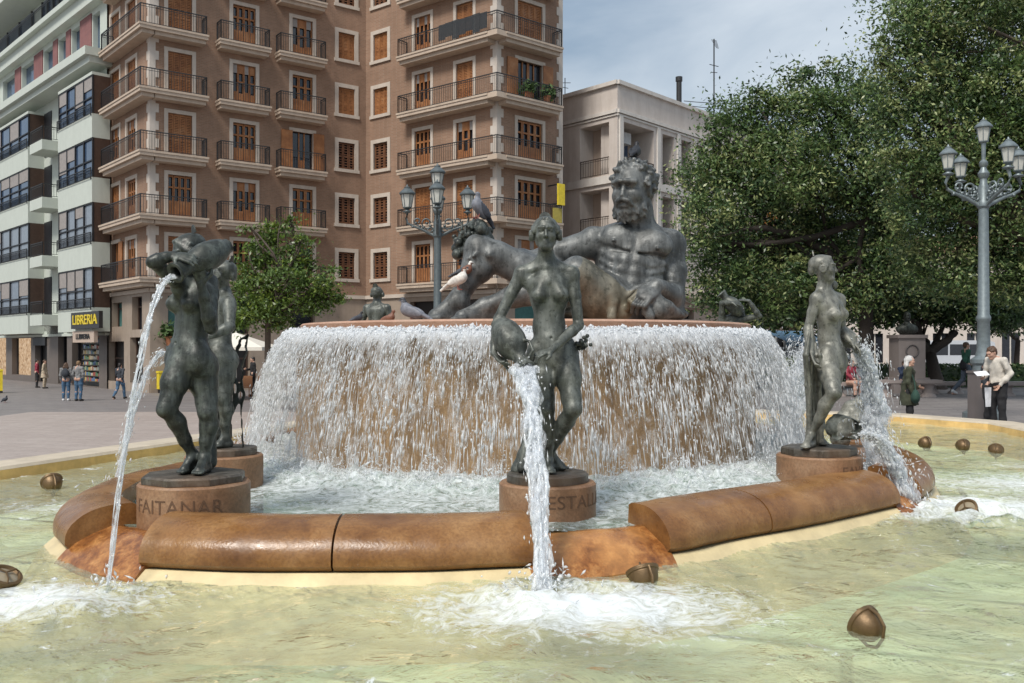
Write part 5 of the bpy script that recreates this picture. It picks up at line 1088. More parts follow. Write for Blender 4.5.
for _ in range(40): y_ = rg.uniform(345, 445); S.ell(P(238 + rg.normal(0, 2), y_, 6.78 + rg.normal(0, .03)), (.02, .02, .045), None, .012)
S.cut_below(zp); S.obj('reed_support', 'bronze_dark', st)
c = P(224, 447, 6.82); plinth(c, zp - .055, zp, .265, 8, st, 'bronze_dark'); pedestal(c, .30, zp - .057, 'red stone pedestal under the maiden behind the left one')
PS = 1.0
# ---------------------------------------------------------------- right maiden
PS = 1.0725
s = .93 * PS; zp = CZ - .80; f = unit(V3(.72, -.70, 0)); st = mkroot('maiden_statue', V3(2.46, 7.4, zp - .06), 'pale bronze maiden at the right in profile with drapery and a fish')
J = dict(head=P(823.5, 267, 6.9), neck=P(825, 291, 6.92), chest=P(829, 316, 6.92), waist=P(829, 339, 6.92), pelvis=P(831, 359, 6.9), shL=P(816, 299, 6.86), shR=P(839, 300, 7.0), elL=P(808, 329, 6.86), elR=P(842, 330, 7.03), wrL=P(811, 353, 6.76), wrR=P(850, 341, 6.93), hipL=P(826, 364, 6.84), hipR=P(836, 364, 6.98), knL=P(834, 393, 6.66), knR=P(822, 402, 6.98), anL=P(811, 434, 6.84), anR=P(819, 437, 7.02))
lo, hi = bounds(J, .18, [P(862, 445, 6.6)]); lo[2] = zp - .01; S = SDF(lo, hi, .006); trunkF(S, J, s, f); arm(S, J, 'L', s); arm(S, J, 'R', s); leg(S, J, 'L', s, f); leg(S, J, 'R', s, f)
hand(S, J['wrL'], P(815, 366, 6.72) - J['wrL'], V3(.6, -.3, 0), s, .5, 1); hand(S, J['wrR'], P(858, 348, 6.90) - J['wrR'], V3(0, -.2, -1), s, .4, 1)
foot(S, J['anL'], P(803, 446, 6.66), zp, s); foot(S, J['anR'], P(826, 446, 6.9), zp, s); l, ff, u, A = head(S, J['head'], V3(.93, -.36, .02), UP, 1.0, ears=False); hairf(S, A, l, ff, u, 1.0)
rg = np.random.default_rng(12)
for i in range(9):   # drapery hanging from the near hand to the plinth
    x0 = 805 + i * 1.7; d0 = 6.80 + rg.uniform(-.05, .08); S.chain([P(x0 + 1 + rg.normal(0, 1), 326 + abs(i - 3) * 6, d0), P(x0 + rg.normal(0, 1.2), 355, d0 - .03), P(x0 + 1 + rg.normal(0, 1), 385, d0 + .05), P(x0 + 2 + rg.normal(0, 1.2), 415, d0 + .12), P(x0 + 2.5, 446, d0 + .16)], [.013, .017, .016, .018, .022], .012)
S.ell(P(834, 285, 6.98), (.028, .028, .035), None, .01)
S.cut_below(zp); S.noise(.0012, .04, 8); S.obj('body', 'bronze_pale', st); comb(A, 1, st, 'bronze_pale')
jug(P(838, 330, 7.12), P(859, 350, 6.94), .075, st, 'bronze_pale', .042, .006)
S = SDF(P(815, 450, 7.0) - [.05, .35, 0], P(866, 405, 6.5) + [.05, .25, .05], .006); d = unit(P(862, 432, 6.62) - P(826, 430, 6.85)); x = unit(np.cross(d, UP)); y = np.cross(x, d)
S.ell(P(838, 427, 6.76), (.102, .10, .177), (x, y, d), .02); S.ell(P(850, 429, 6.70), (.06, .065, .10), (x, y, d), .03); S.cap(P(850, 424, 6.70), P(863, 431, 6.64), .03, .014, .02); S.cap(P(850, 436, 6.70), P(859, 438, 6.65), .026, .014, .02); S.cap(P(853, 432, 6.66), P(866, 435, 6.6), .012, .02, .01, 'sub')
S.chain([P(826, 430, 6.85), P(818, 436, 6.95), P(812, 440, 7.0)], [.05, .035, .05], .03); S.chain([P(832, 414, 6.76), P(842, 418, 6.72), P(850, 421, 6.7)], [.012, .018, .010], .02); S.ell(P(848, 425, 6.64), (.014,) * 3, None, .004); S.ell(P(838, 436, 6.66), (.05, .02, .03), None, .01)
S.cut_below(zp); S.noise(.002, .03, 3); S.obj('fish', 'bronze', st)
c = P(819, 447, 6.9); plinth(c, zp - .06, zp, .30, 8, st, 'bronze_dark'); pedestal(c, .333, zp - .062, 'red stone pedestal under the pale right maiden, two letters showing', 'FAVARA', 50, .42, .08)
PS = 1.0
# ---------------------------------------------------------------- maidens standing behind the drum
def rear_maiden(cx, d, label, turn, arms):
    s = 1.0; zp = CZ - .74; o = V3(cx, d, zp); f = V3(math.sin(turn), math.cos(turn), 0); l = V3(f[1], -f[0], 0); L = lambda a, b, c: o + l * a + f * b + UP * c
    st = mkroot('maiden_statue', o - [0, 0, .06], label); J = dict(head=L(0, .01, 1.50), neck=L(0, 0, 1.33), chest=L(0, 0, 1.16), waist=L(0, 0, .98), pelvis=L(0, 0, .84), shL=L(-.155, 0, 1.29), shR=L(.155, 0, 1.29), hipL=L(-.075, 0, .80), hipR=L(.075, 0, .80), knL=L(-.08, .04, .44), knR=L(.09, .08, .44), anL=L(-.08, 0, .07), anR=L(.08, -.03, .07))
    J.update({k: L(*v) for k, v in arms.items() if k[:2] in ('el', 'wr')}); lo, hi = bounds(J, .2); lo[2] = zp; S = SDF(lo, hi, .009); trunkF(S, J, s, f); arm(S, J, 'L', s, 1.1); arm(S, J, 'R', s, 1.1); leg(S, J, 'L', s, f); leg(S, J, 'R', s, f)
    hand(S, J['wrL'], L(*arms['hL']) - J['wrL'], V3(0, -.5, -.5), s, .4, 1, .012); hand(S, J['wrR'], L(*arms['hR']) - J['wrR'], V3(0, -.5, -.5), s, .4, -1, .012)
    foot(S, J['anL'], L(-.09, .15, 0), zp, s); foot(S, J['anR'], L(.1, .13, 0), zp, s); hl, hf, hu, A = head(S, J['head'], f, UP, 1.0, ears=False); hairf(S, A, hl, hf, hu, 1.0); S.cut_below(zp); S.obj('body', 'bronze', st); comb(A, 1, st, 'bronze_dark')
    jug(L(*arms['ja']), L(*arms['jm']), .11, st, 'bronze', .06, .009); plinth(o, zp - .06, zp, .27, 8, st, 'bronze_dark'); pedestal(o, .31, zp - .062, 'red stone pedestal hidden behind the drum, ' + ('left' if cx < 0 else 'right') + ' one'); return st
rear_maiden(P(377, 0, 13.0)[0], 13.0, 'far bronze maiden whose coiled hair shows over the left rim', .25, dict(elL=(-.24, 0, 1.05), wrL=(-.12, .2, .95), hL=(-.02, .25, .93), elR=(.24, 0, 1.05), wrR=(.16, .2, .9), hR=(.08, .27, .85), ja=(-.1, .2, 1.1), jm=(.18, .36, .8)))
# right rear maiden bends back with a jug: only the jug and arms clear the rim
d = 12.6; o0 = P(729, 0, d); st = mkroot('maiden_statue', V3(o0[0], d, CZ - .80), 'far bronze maiden leaning under a raised jug over the right rim'); zp = CZ - .74
J = dict(head=P(738, 309, d), neck=P(733, 317, d), chest=P(731, 334, d), waist=P(731, 348, d), pelvis=P(731, 358, d), shL=P(722, 320, d), shR=P(741, 320, d - .05), elL=P(722, 303, d - .1), elR=P(759, 316, d - .2), wrL=P(732, 303, d - .25), wrR=P(749, 301, d - .25), hipL=P(726, 361, d), hipR=P(737, 361, d), knL=P(726, 380, d - .05), knR=P(737, 380, d - .05), anL=P(726, 398, d), anR=P(737, 398, d)); lo, hi = bounds(J, .2); lo[2] = zp; S = SDF(lo, hi, .009); trunkF(S, J, .95, V3(.5, -.8, 0)); arm(S, J, 'L', 1, 1.1); arm(S, J, 'R', 1.0, 1.1); leg(S, J, 'L', .9, V3(.5, -.8, 0)); leg(S, J, 'R', .9, V3(.5, -.8, 0)); foot(S, J['anL'], P(730, 402, d - .15), zp, .95); foot(S, J['anR'], P(741, 402, d - .15), zp, .95)
hand(S, J['wrR'], P(738, 299, d - .25) - J['wrR'], V3(0, .3, -1), 1, .3, 1, .012); hand(S, J['wrL'], P(742, 305, d - .25) - J['wrL'], V3(0, .3, -1), 1, .3, 1, .012); hl, hf, hu, A = head(S, J['head'], V3(.6, -.7, .3), V3(-.2, .2, 1), .95, ears=False); hairf(S, A, hl, hf, hu, .95); S.cut_below(zp); S.obj('body', 'bronze', st)
jug(P(741, 314, d - .1), P(721, 293, d - .1), .10, st, 'bronze', .075, .008, False); pedestal(V3(o0[0], d, 0), .31, zp - .01, 'red stone pedestal far behind the drum under the leaning maiden')
# pale bronze fish in the spray behind the right maiden
c = P(853, 425, 8.9); o = root('fish_statue', (c[0], c[1], CZ - 1.0), 'pale wet fish sculpture in the spray behind the right maiden', 'statue'); S = SDF(c - [.3, .3, .25], c + [.3, .3, .45], .008)
S.chain([c + [-.12, 0, -.12], c + [-.08, 0, .04], c + [-.02, 0, .16], c + [.05, -.02, .22], c + [.11, -.04, .17]], [.10, .09, .075, .055, .03], .03); S.ell(c + V3(.02, -.05, .02), (.10, .09, .15), None, .04); S.cap(c + V3(.06, -.06, .1), c + V3(.14, -.1, -.02), .03, .02, .02); S.cut_below(c[2] - .22); S.noise(.004, .04, 1); S.obj('body', 'bronze_pale', o); pedestal(c, .28, c[2] - .215, 'small red stone pedestal in the spray behind the right maiden')
# ---------------------------------------------------------------- the reclining river god
s = 2.62; zp = ZR; f = unit(V3(-.12, -.97, .2)); gd_ = root('river_god_statue', (1.0, 9.7, zp), 'huge bearded bronze river god reclining on top of the drum', 'statue')
J = dict(head=P(632, 187, 9.62), neck=P(642, 226, 9.80), chest=P(634, 258, 9.74), waist=P(629, 287, 9.66), pelvis=P(622, 307, 9.62), shL=P(592, 243, 9.78), shR=P(671, 246, 9.82), elL=P(531, 262, 9.95), elR=P(674, 299, 9.66), wrL=P(497, 259, 9.8), wrR=P(657, 286, 9.24), hipL=P(604, 306, 9.75), hipR=P(618, 311, 9.48), knL=P(479, 249, 9.72), knR=P(577, 272, 9.22), anL=P(459, 301, 9.62), anR=P(486, 307, 9.34))
lo, hi = bounds(J, .42, [P(415, 310, 9.4)]); lo[2] = zp - .01; S = SDF(lo, hi, .0115); C, N = J['chest'], J['neck']; fc = frame(f, N - J['waist']); l, ff, u = fc; B = lambda a, b, c: C + (l * a + ff * b + u * c) * s
S.ell(C, (.150 * s, .105 * s, .150 * s), fc, .08); S.ell(B(0, -.01, .07), (.17 * s, .078 * s, .075 * s), fc, .08); S.ell(J['waist'], (.125 * s, .085 * s, .11 * s), fc, .12); S.ell(J['pelvis'], (.135 * s, .10 * s, .09 * s), fc, .15)
for q in (-1, 1):
    S.ell(B(.070 * q, .068, .048), (.074 * s, .040 * s, .058 * s), fc, .03); S.ell(B(.088 * q, .106, .022), (.008 * s,) * 3, None, .02); S.cap(B(.02 * q, .095, -.012), B(.11 * q, .085, -.004), .006 * s, .008 * s, .03, 'sub')
    for i, zz in enumerate((-.045, -.085, -.128)): S.ell(B(.032 * q, .088 - .004 * i, zz), (.031 * s, .015 * s, .020 * s), fc, .045)
    for i in range(4): S.cap(B(.125 * q, .045, -.02 - .03 * i), B(.080 * q, .078, -.045 - .033 * i), .009 * s, .007 * s, .04)
    S.cap(B(.13 * q, .0, .04), B(.115 * q, .0, -.10), .035 * s, .02 * s, .06)
    S.cap(N + (ff * .05) * s + l * .012 * q * s, J['sh' + ('R' if (l @ (J['shR'] - C)) * q > 0 else 'L')] + ff * .03 * s + u * .03 * s, .011 * s, .013 * s, .03)
S.cap(B(0, .115, -.12), B(0, .112, .10), .007 * s, .004 * s, .05, 'sub'); S.cap(B(-.06, .115, -.155), B(.06, .115, -.155), .006 * s, None, .03, 'sub'); S.ell(B(0, .098, -.168), (.012 * s, .02 * s, .012 * s), fc, .02, 'sub')
S.chain([N - u * .03 * s, N + (J['head'] - N) * .4, J['head'] - u * .05 * s], [.068 * s, .058 * s, .058 * s], .04)
for q in (-1, 1): S.cap(N + ff * .045 * s, J['head'] + l * .05 * q * s - u * .03 * s - ff * .01 * s, .016 * s, .016 * s, .03)
for k in 'LR':
    sh = J['sh' + k]; S.cap(N - u * .005 * s - ff * .02 * s, sh + u * .004 * s, .036 * s, .042 * s, .08); S.ell(sh, (.062 * s, .062 * s, .068 * s), None, .06)
    a, b, c_ = sh, J['el' + k], J['wr' + k]; S.chain([a, a + (b - a) * .5, b], [.056 * s, .056 * s, .042 * s], .03); S.cap(a + (b - a) * .3 + ff * .018 * s, a + (b - a) * .65 + ff * .022 * s, .034 * s, .036 * s, .03); S.chain([b, b + (c_ - b) * .3, c_], [.043 * s, .050 * s, .030 * s], .04)
hand(S, J['wrR'], P(643, 296, 9.12) - J['wrR'], V3(-.3, .35, -.9), s * 1.12, .75, 1, .006); hand(S, J['wrL'], P(482, 254, 9.7) - J['wrL'], V3(0, -.3, -1), s, .5, -1)
def legm(a, b, c_, kf, r=1.0):
    S.chain([a, a + (b - a) * .45, a + (b - a) * .85, b], [.092 * s * r, .080 * s * r, .060 * s * r, .058 * s * r], .08); S.ell(b + kf * .022 * s, (.036 * s,) * 3, None, .05); d = c_ - b; bk = -unit(kf - d * (kf @ d) / (d @ d)) 
    S.chain([b, b + d * .32 + bk * .022 * s, b + d * .68, c_], [.052 * s, .062 * s * r, .042 * s, .033 * s], .05); S.cap(b + kf * .03 * s, b + d * .9 + kf * .012 * s, .018 * s, .012 * s, .05)
legm(J['hipL'], J['knL'], J['anL'], unit(V3(-.75, -.3, .6))); legm(J['hipR'], J['knR'], J['anR'], unit(V3(-.5, -.2, .85)), 1.02)
foot(S, J['anL'], P(424, 312, 9.5), zp, s * 1.15, .03); foot(S, J['anR'], P(450, 314, 9.2), zp, s)
hl, hf, hu, A = head(S, J['head'], unit(V3(-.50, -.85, -.16)), unit(V3(-.03, -.12, 1)), s, True)
rg = np.random.default_rng(21)
for _ in range(420):   # curls
    th = rg.uniform(0, 2 * math.pi); ph = math.acos(rg.uniform(-.75, 1)); v = V3(math.sin(ph) * math.cos(th), math.sin(ph) * math.sin(th), math.cos(ph))
    if v[1] > .30 and v[2] < .58: continue
    if abs(v[0]) > .8 and v[2] < -.1 and v[1] > 0: continue
    if abs(v[0]) < .9 and v[1] > .72: continue
    c0 = A(v[0] * .078, -.018 + v[1] * .094, .014 + v[2] * .085); r_ = rg.uniform(.008, .0135) * s; t_ = unit(rg.standard_normal(3)); S.chain([c0, c0 + t_ * r_ * 1.6, c0 + unit(rg.standard_normal(3)) * r_ * 1.5], [r_, r_ * .7, r_ * .5], .0025 * s)
S.cap(A(-.016, .080, -.063), A(.016, .080, -.063), .009 * s, None, .02); S.cap(A(-.012, .084, -.074), A(.012, .084, -.074), .010 * s, None, .02)
for _ in range(240):   # beard and moustache locks
    x = rg.uniform(-1, 1); y_ = rg.uniform(0, 1); a0 = A(.056 * x, .062 - .055 * x * x + .012 * (1 - y_), -.052 - .062 * y_ * (1 - .35 * abs(x)));
    if abs(x) < .30 and y_ < .16: continue
    a1 = a0 + (hu * -.032 + hl * .010 * x + hf * rg.uniform(-.004, .014) + hl * rg.normal(0, .007)) * s; S.chain([a0, (a0 + a1) / 2 + hl * rg.normal(0, .004) * s, a1], [.010 * s, .008 * s, .0035 * s], .0022 * s)
for q in (-1, 1): S.chain([A(.004 * q, .099, -.050), A(.022 * q, .092, -.056), A(.036 * q, .078, -.076)], [.008 * s, .009 * s, .005 * s], .006 * s); S.cap(A(.012 * q, .097, .022), A(.046 * q, .078, .016), .010 * s, .008 * s, .012 * s)
# cloth: hem over the thigh and a bundle under the hand
S.chain([P(604, 272, 9.32), P(611, 286, 9.22), P(614, 302, 9.2), P(612, 317, 9.2)], [.03, .035, .04, .05], .03); S.chain([P(611, 274, 9.36), P(621, 290, 9.28), P(624, 314, 9.26)], [.02, .03, .04], .03)
S.chain([P(650, 302, 9.22), P(660, 310, 9.2), P(676, 314, 9.25)], [.10, .10, .05], .04); S.chain([P(655, 296, 9.2), P(668, 306, 9.16), P(683, 316, 9.3)], [.04, .05, .03], .03); S.chain([P(645, 303, 9.12), P(650, 316, 9.1)], [.04, .05], .03)
S.ell(P(605, 314, 9.7), (.55, .35, .09), None, .08); S.ell(P(655, 314, 9.8), (.35, .35, .10), None, .08)
S.cut_below(zp); S.noise(.0035, .10, 11); Vg, Fg = S.mesh()
kn = J['knR']; cen = Vg[Fg].mean(1); m1 = np.linalg.norm((cen - (kn + J['hipR']) / 2) * [1, 1, 1], axis=1) < .42; m1 &= np.linalg.norm(cen - C, axis=1) > .62
mesh_obj('body', Vg, Fg, ['bronze_god', 'bronze_god_stain'], gd_, None, m1.astype(np.int32), True)
S = SDF(P(445, 270, 9.9) - [.1, .35, .1], P(500, 200, 9.9) + [.1, .35, .1], .009); rg = np.random.default_rng(5)
for _ in range(85):
    u_ = rg.uniform(0, 1); S.ell(P(461 + 22 * u_ + rg.normal(0, 5), 252 - 26 * u_ + rg.normal(0, 6), 9.9 + rg.normal(0, .10)), (rg.uniform(.025, .062),) * 3, None, .010)
for _ in range(30): a = P(470 + rg.uniform(-9, 9), 236 + rg.uniform(-9, 11), 9.88 + rg.uniform(-.1, .1)); b = a + rg.normal(0, .05, 3); S.cap(a, b, .018, .01, .01)
S.cap(P(478, 230, 9.95), P(500, 262, 10.1), .12, .05, .05); S.obj('fruit_horn', 'bronze_dark', gd_)
# ---------------------------------------------------------------- pigeons
for n_, c in (('pigeon_grey', (.16, .17, .20)), ('pigeon_black', (.014, .014, .017)), ('pigeon_white', (.62, .60, .56)), ('pigeon_brown', (.18, .08, .05)), ('pigeon_wing', (.05, .055, .07)), ('pigeon_dark', (.04, .045, .055))): plain(n_, c, .55, scale=25, var=.3)
plain('pigeon_leg', (.30, .08, .06), .6)
def pigeon(loc, yaw, label, body='pigeon_grey', wing='pigeon_wing', headm='pigeon_dark', pitch=0, s=1.0, pose='stand'):
    o = root('pigeon', (0, 0, 0), label, 'pigeon', 'pigeons on and around the fountain'); b = .10; rise = .055 if pose == 'stand' else 0
    S = SDF((-.09, -.19, -.04), (.09, .22, .27), .005); t = V3(0, .9, -.35 if pose == 'stand' else -.1); t = unit(t); x = V3(1, 0, 0); y = np.cross(t, x)
    S.ell((0, 0, b), (.052, .050, .105), (x, y, t), .01); S.ell((0, -.055, b + .03), (.042, .045, .05), None, .04)
    S.chain([(0, -.065, b + .05), (0, -.085, b + .095)], [.030, .020], .02); S.ell((0, -.092, b + .112), (.020, .026, .021), None, .012); S.cap((0, -.11, b + .108), (0, -.138, b + .098), .007, .002, .004)
    bo = S.obj('body', body, o); bo.location = (0, 0, 0)
    S = SDF((-.09, -.1, .0), (.09, .24, .2), .005)
    for q in (-1, 1): S.ell((.040 * q, .02, b + .008), (.016, .038, .095), (x, y, t), .004); S.cap((.035 * q, .06, b - .005), (.012 * q, .165, b - .045 if pose == 'stand' else b - .0), .018, .007, .01)
    S.chain([(0, .08, b - .015), (0, .20, b - .075 if pose == 'stand' else b - .02)], [.024, .014], .02); S.obj('wing', wing, o)
    S = SDF((-.05, -.15, b + .05), (.05, -.04, b + .16), .004); S.ell((0, -.092, b + .114), (.0215, .027, .022), None, .004); S.chain([(0, -.076, b + .09), (0, -.07, b + .06)], [.0225, .029], .01); S.obj('head_plumage', headm, o)
    mb = MB()
    for q in (-1, 1): mb.tube([(.02 * q, 0, b - .03), (.022 * q, .005, .004)], .004, 'pigeon_leg', 6); [mb.tube([(.022 * q, .005, .005), (.022 * q + dx, -.03, .002)], .003, 'pigeon_leg', 5) for dx in (-.012, 0, .012)]
    mb.obj('legs', o)
    o.location = [float(v) for v in loc]; o.rotation_euler = (R(pitch), 0, R(yaw)); o.scale = (s, s, s); return o
q = P(635, 162, 9.66); pigeon(q, 160, 'black pigeon sitting on the river god\'s head', 'pigeon_black', 'pigeon_black', 'pigeon_black', 0, 1.0)
q = P(476, 219, 9.86); pigeon(q, -60, 'dark grey pigeon perched on the bronze fruit above the far knee', 'pigeon_grey', 'pigeon_wing', 'pigeon_grey', -28, 1.15)
q = P(459, 290, 9.28); pigeon(q, 75, 'white and brown pigeon on the river god\'s shin', 'pigeon_white', 'pigeon_white', 'pigeon_brown', -8, .95)
q = P(464, 279, 9.46); pigeon(q, 110, 'brown speckled pigeon behind the white one on the shin', 'pigeon_brown', 'pigeon_dark', 'pigeon_white', 0, .8)
q = P(412, 317, 9.3); q[2] = ZR - .0; pigeon(q, -110, 'plump blue grey pigeon on the rim by the god\'s toes', 'pigeon_grey', 'pigeon_grey', 'pigeon_dark', 0, 1.15)
q = P(388, 318, 10.2); q[2] = ZR; pigeon(q, 70, 'small reddish pigeon on the rim beside the far maiden\'s head', 'pigeon_brown', 'pigeon_brown', 'pigeon_brown', 0, .75)
q = P(357, 320, 9.4); q[2] = ZR; pigeon(q, 120, 'dark pigeon crouching at the left end of the rim', 'pigeon_dark', 'pigeon_wing', 'pigeon_black', 0, .55)
q = P(5, 403, 38); q[2] = 0; pigeon(q, 60, 'dark pigeon walking on the grey plaza at the far left', 'pigeon_dark', 'pigeon_wing', 'pigeon_dark', 0, 1.3)
# ================================================================ trees, lamps, people and street things
def leafmat(name, c, tr=.25):
    t = NT(name); v = t.coord(); f = t.noise(v, 1.3, 3, .6); w = t.n('ShaderNodeTexWhiteNoise', noise_dimensions='3D'); sn = t.n('ShaderNodeVectorMath', operation='SNAP'); sn.inputs[1].default_value = (.13, .13, .13); t.l(v, sn.inputs[0]); t.l(sn.outputs[0], w.inputs['Vector'])
    col = t.mix(t.ramp(w.outputs['Value'], [(0, 0.0), (1, 1.0)]), tuple(x * .6 for x in c), tuple(x * 1.45 for x in c)); col = t.mix(t.ramp(f, [(.4, 0.0), (.7, .5)]), col, (c[0] * 1.25, c[1] * 1.25, c[2]))
    b = t.n('ShaderNodeBsdfPrincipled'); t.l(col, b.inputs['Base Color']); b.inputs['Roughness'].default_value = .38; tl = t.n('ShaderNodeBsdfTranslucent'); t.l(col, tl.inputs['Color']); m = t.n('ShaderNodeMixShader'); m.inputs[0].default_value = tr
    t.l(b.outputs[0], m.inputs[1]); t.l(tl.outputs[0], m.inputs[2]); t.l(m.outputs[0], t.out.inputs[0]); return t.m
leafmat('leaf_dark', (.050, .092, .036)); leafmat('leaf_mid', (.12, .185, .062)); leafmat('leaf_olive', (.27, .31, .13)); leafmat('leaf_orange_tree', (.09, .145, .022), .3); leafmat('leaf_lime', (.20, .26, .05), .35); leafmat('leaf_autumn', (.42, .20, .04), .35)
def leaves(blobs, n, size, mats, wts, par, seed, clump=.30, per=24, name='crown'):
    if n > 70000: per, clump = 64, clump * 1.35
    rg = np.random.default_rng(seed); vol = np.array([b[1][0] * b[1][1] * b[1][2] for b in blobs]) ** .72; cnt = rg.multinomial(n // per, vol / vol.sum()); CC = []
    for (c, r), k in zip(blobs, cnt):
        v = rg.standard_normal((k, 3)); v /= np.linalg.norm(v, axis=1, keepdims=True); q = rg.uniform(.25, 1.06, (k, 1)) ** .5; CC.append(np.array(c) + v * q * np.array(r))
    CC = np.concatenate(CC); K = len(CC); sz = rg.gamma(3.5, .28, (K, 1, 1)) * clump
    L = CC[:, None, :] + np.clip(rg.standard_normal((K, per, 3)), -1.8, 1.8) * sz * np.array([1, 1, .62]); L = L.reshape(-1, 3); m = len(L)
    nrm = rg.standard_normal((m, 3)) * .9 + [0, -.15, .6]; nrm /= np.linalg.norm(nrm, axis=1, keepdims=True); a = np.cross(nrm, rg.standard_normal((m, 3))); a /= np.linalg.norm(a, axis=1, keepdims=True); b = np.cross(nrm, a)
    s = size * rg.uniform(.6, 1.35, (m, 1)); V = np.stack([L - a * s, L + b * s * .42 - a * s * .1, L + a * s, L - b * s * .42 - a * s * .1], 1).reshape(-1, 3)
    mi = np.repeat(rg.choice(len(mats), K, p=wts), per); return mesh_obj(name, V, np.arange(m * 4).reshape(m, 4), mats, par, None, mi)
def limb(mb, a, b, r0, r1, mat, rg, n=7, sag=.12):
    a, b = np.array(a, float), np.array(b, float); L = np.linalg.norm(b - a); pts = []; off = rg.normal(0, sag * L, 3) * [1, 1, .5]
    for i in range(n + 1): u = i / n; pts.append(a + (b - a) * u + off * math.sin(math.pi * u) + rg.normal(0, .012 * L, 3) * (0 < i < n))
    mb.tube(pts, [r0 + (r1 - r0) * (i / n) ** .8 for i in range(n + 1)], mat, 8); return pts
def tree(name, base, forks, blobs_px, n, size, mats, wts, label, seed, d, tr=.28, mat='trunk', clump=.3, group=None, ddep=.75, twigs=3, topr=.55):
    o = root(name, base, label, 'tree', group); rg = np.random.default_rng(seed); blobs = []
    for x, y, rx, ry in blobs_px:
        dd = d + rg.uniform(-1, 1) * ddep * rx / FPX * d; r = (rx / FPX * d, rx / FPX * d * .9, ry / FPX * d); blobs.append((P(x, y, dd), r))
    mb = MB(); base = np.array(base, float); fk = [np.array(f_, float) for f_ in forks]; prev = base - [0, 0, .15]
    mb.tube([base - [0, 0, .2], base + [0, 0, .15], base + (fk[0] - base) * .4 + rg.normal(0, .06, 3), fk[0]], [tr * 1.7, tr * 1.15, tr * .95, tr * topr * 1.4], mat, 12)
    for c, r in blobs:
        s_ = fk[rg.integers(len(fk))] if len(fk) > 1 else fk[0]; e = c + rg.normal(0, .15, 3) * r; pts = limb(mb, s_, e, tr * topr, .03, mat, rg)
        for _ in range(twigs): i = rg.integers(3, len(pts) - 1); limb(mb, pts[i], c + rg.normal(0, .5, 3) * r, .05, .012, mat, rg, 5)
    for f_ in fk[1:]: limb(mb, fk[0], f_, tr * topr * 1.3, tr * topr, mat, rg)
    mb.obj('trunk', o, smooth=True); leaves(blobs, n, size, mats, wts, o, seed + 1, clump); return o
F3 = ['leaf_dark', 'leaf_mid', 'leaf_olive']
G_ = lambda px, d: np.array([P(px, 0, d)[0], d, float(gz(P(px, 0, d)[0], d))])
b = G_(868, 34); tree('ficus_tree', b, [P(866, 300, 34), P(800, 235, 34), P(900, 220, 34)], [(705, 178, 24, 22), (712, 225, 28, 34), (738, 160, 34, 34), (730, 285, 32, 30), (775, 122, 30, 28), (820, 106, 30, 24), (862, 112, 28, 28), (790, 170, 48, 44), (770, 225, 50, 44), (845, 165, 50, 44), (785, 285, 46, 32), (845, 235, 52, 48), (850, 292, 44, 26), (895, 190, 36, 40), (895, 262, 36, 36), (722, 128, 12, 14), (757, 96, 12, 10), (798, 76, 14, 10), (835, 72, 16, 10), (738, 112, 14, 12), (693, 200, 12, 12), (700, 255, 14, 14), (690, 232, 9, 9), (865, 82, 14, 10), (745, 322, 20, 10)], 105000, .080, F3, [.42, .38, .20], 'broad dark ficus tree in the middle right reaching out over the cream building', 31, 34, .30, 'trunk_dark', .30, 'trees on the right side of the plaza')
b = G_(1075, 27); tree('ficus_tree', b, [P(1060, 250, 27), P(980, 150, 27), P(1010, 220, 27)], [(905, 30, 30, 34), (945, 12, 40, 30), (990, -10, 50, 40), (1040, 20, 60, 60), (912, 88, 36, 34), (960, 70, 44, 44), (1012, 95, 48, 48), (935, 140, 44, 40), (990, 150, 48, 40), (925, 200, 38, 40), (975, 215, 46, 44), (1030, 200, 55, 55), (945, 262, 44, 34), (1000, 268, 44, 30), (1050, 270, 40, 40), (1080, 100, 60, 80), (885, 118, 18, 16), (880, 60, 10, 10), (893, 8, 10, 10), (886, 150, 16, 20), (925, 168, 30, 24), (960, 110, 34, 28), (985, 185, 30, 24)], 150000, .064, F3, [.34, .38, .28], 'tallest leafy ficus tree filling the upper right corner', 44, 27, .42, 'trunk', .24, 'trees on the right side of the plaza')
b = G_(938, 36); tree('ficus_tree', b, [P(930, 352, 36), P(955, 332, 36), P(918, 325, 36)], [(915, 300, 40, 26), (960, 298, 44, 28), (880, 312, 24, 16), (995, 306, 32, 20)], 17000, .10, F3, [.75, .2, .05], 'low dark tree with a forked leaning trunk behind the monument', 52, 36, .26, 'trunk_dark', .28, 'trees on the right side of the plaza')
b = G_(1018, 42); tree('ficus_tree', b, [P(1018, 340, 42), P(1005, 322, 42)], [(1000, 315, 26, 16), (1030, 305, 30, 24)], 8000, .11, F3, [.75, .2, .05], 'slim young tree at the far right edge behind the people', 58, 42, .13, 'trunk_dark', .28, 'trees on the right side of the plaza')
b = G_(812, 46); tree('ficus_tree', b, [P(806, 330, 46), P(770, 300, 46)], [(780, 310, 44, 20), (825, 316, 40, 18), (750, 275, 30, 40), (820, 260, 60, 50), (880, 270, 40, 50)], 16000, .14, F3, [.8, .17, .03], 'dark tree behind the broad ficus with a low crown over the cafe', 63, 46, .2, 'trunk_dark', .36, 'trees on the right side of the plaza')
b = G_(757, 62); tree('autumn_tree', b, [P(757, 300, 62)], [(758, 272, 26, 34), (775, 235, 22, 24)], 2600, .17, ['leaf_autumn', 'leaf_olive'], [.8, .2], 'small tree with orange autumn leaves glimpsed through the ficus', 66, 62, .2, 'trunk_dark', .4)
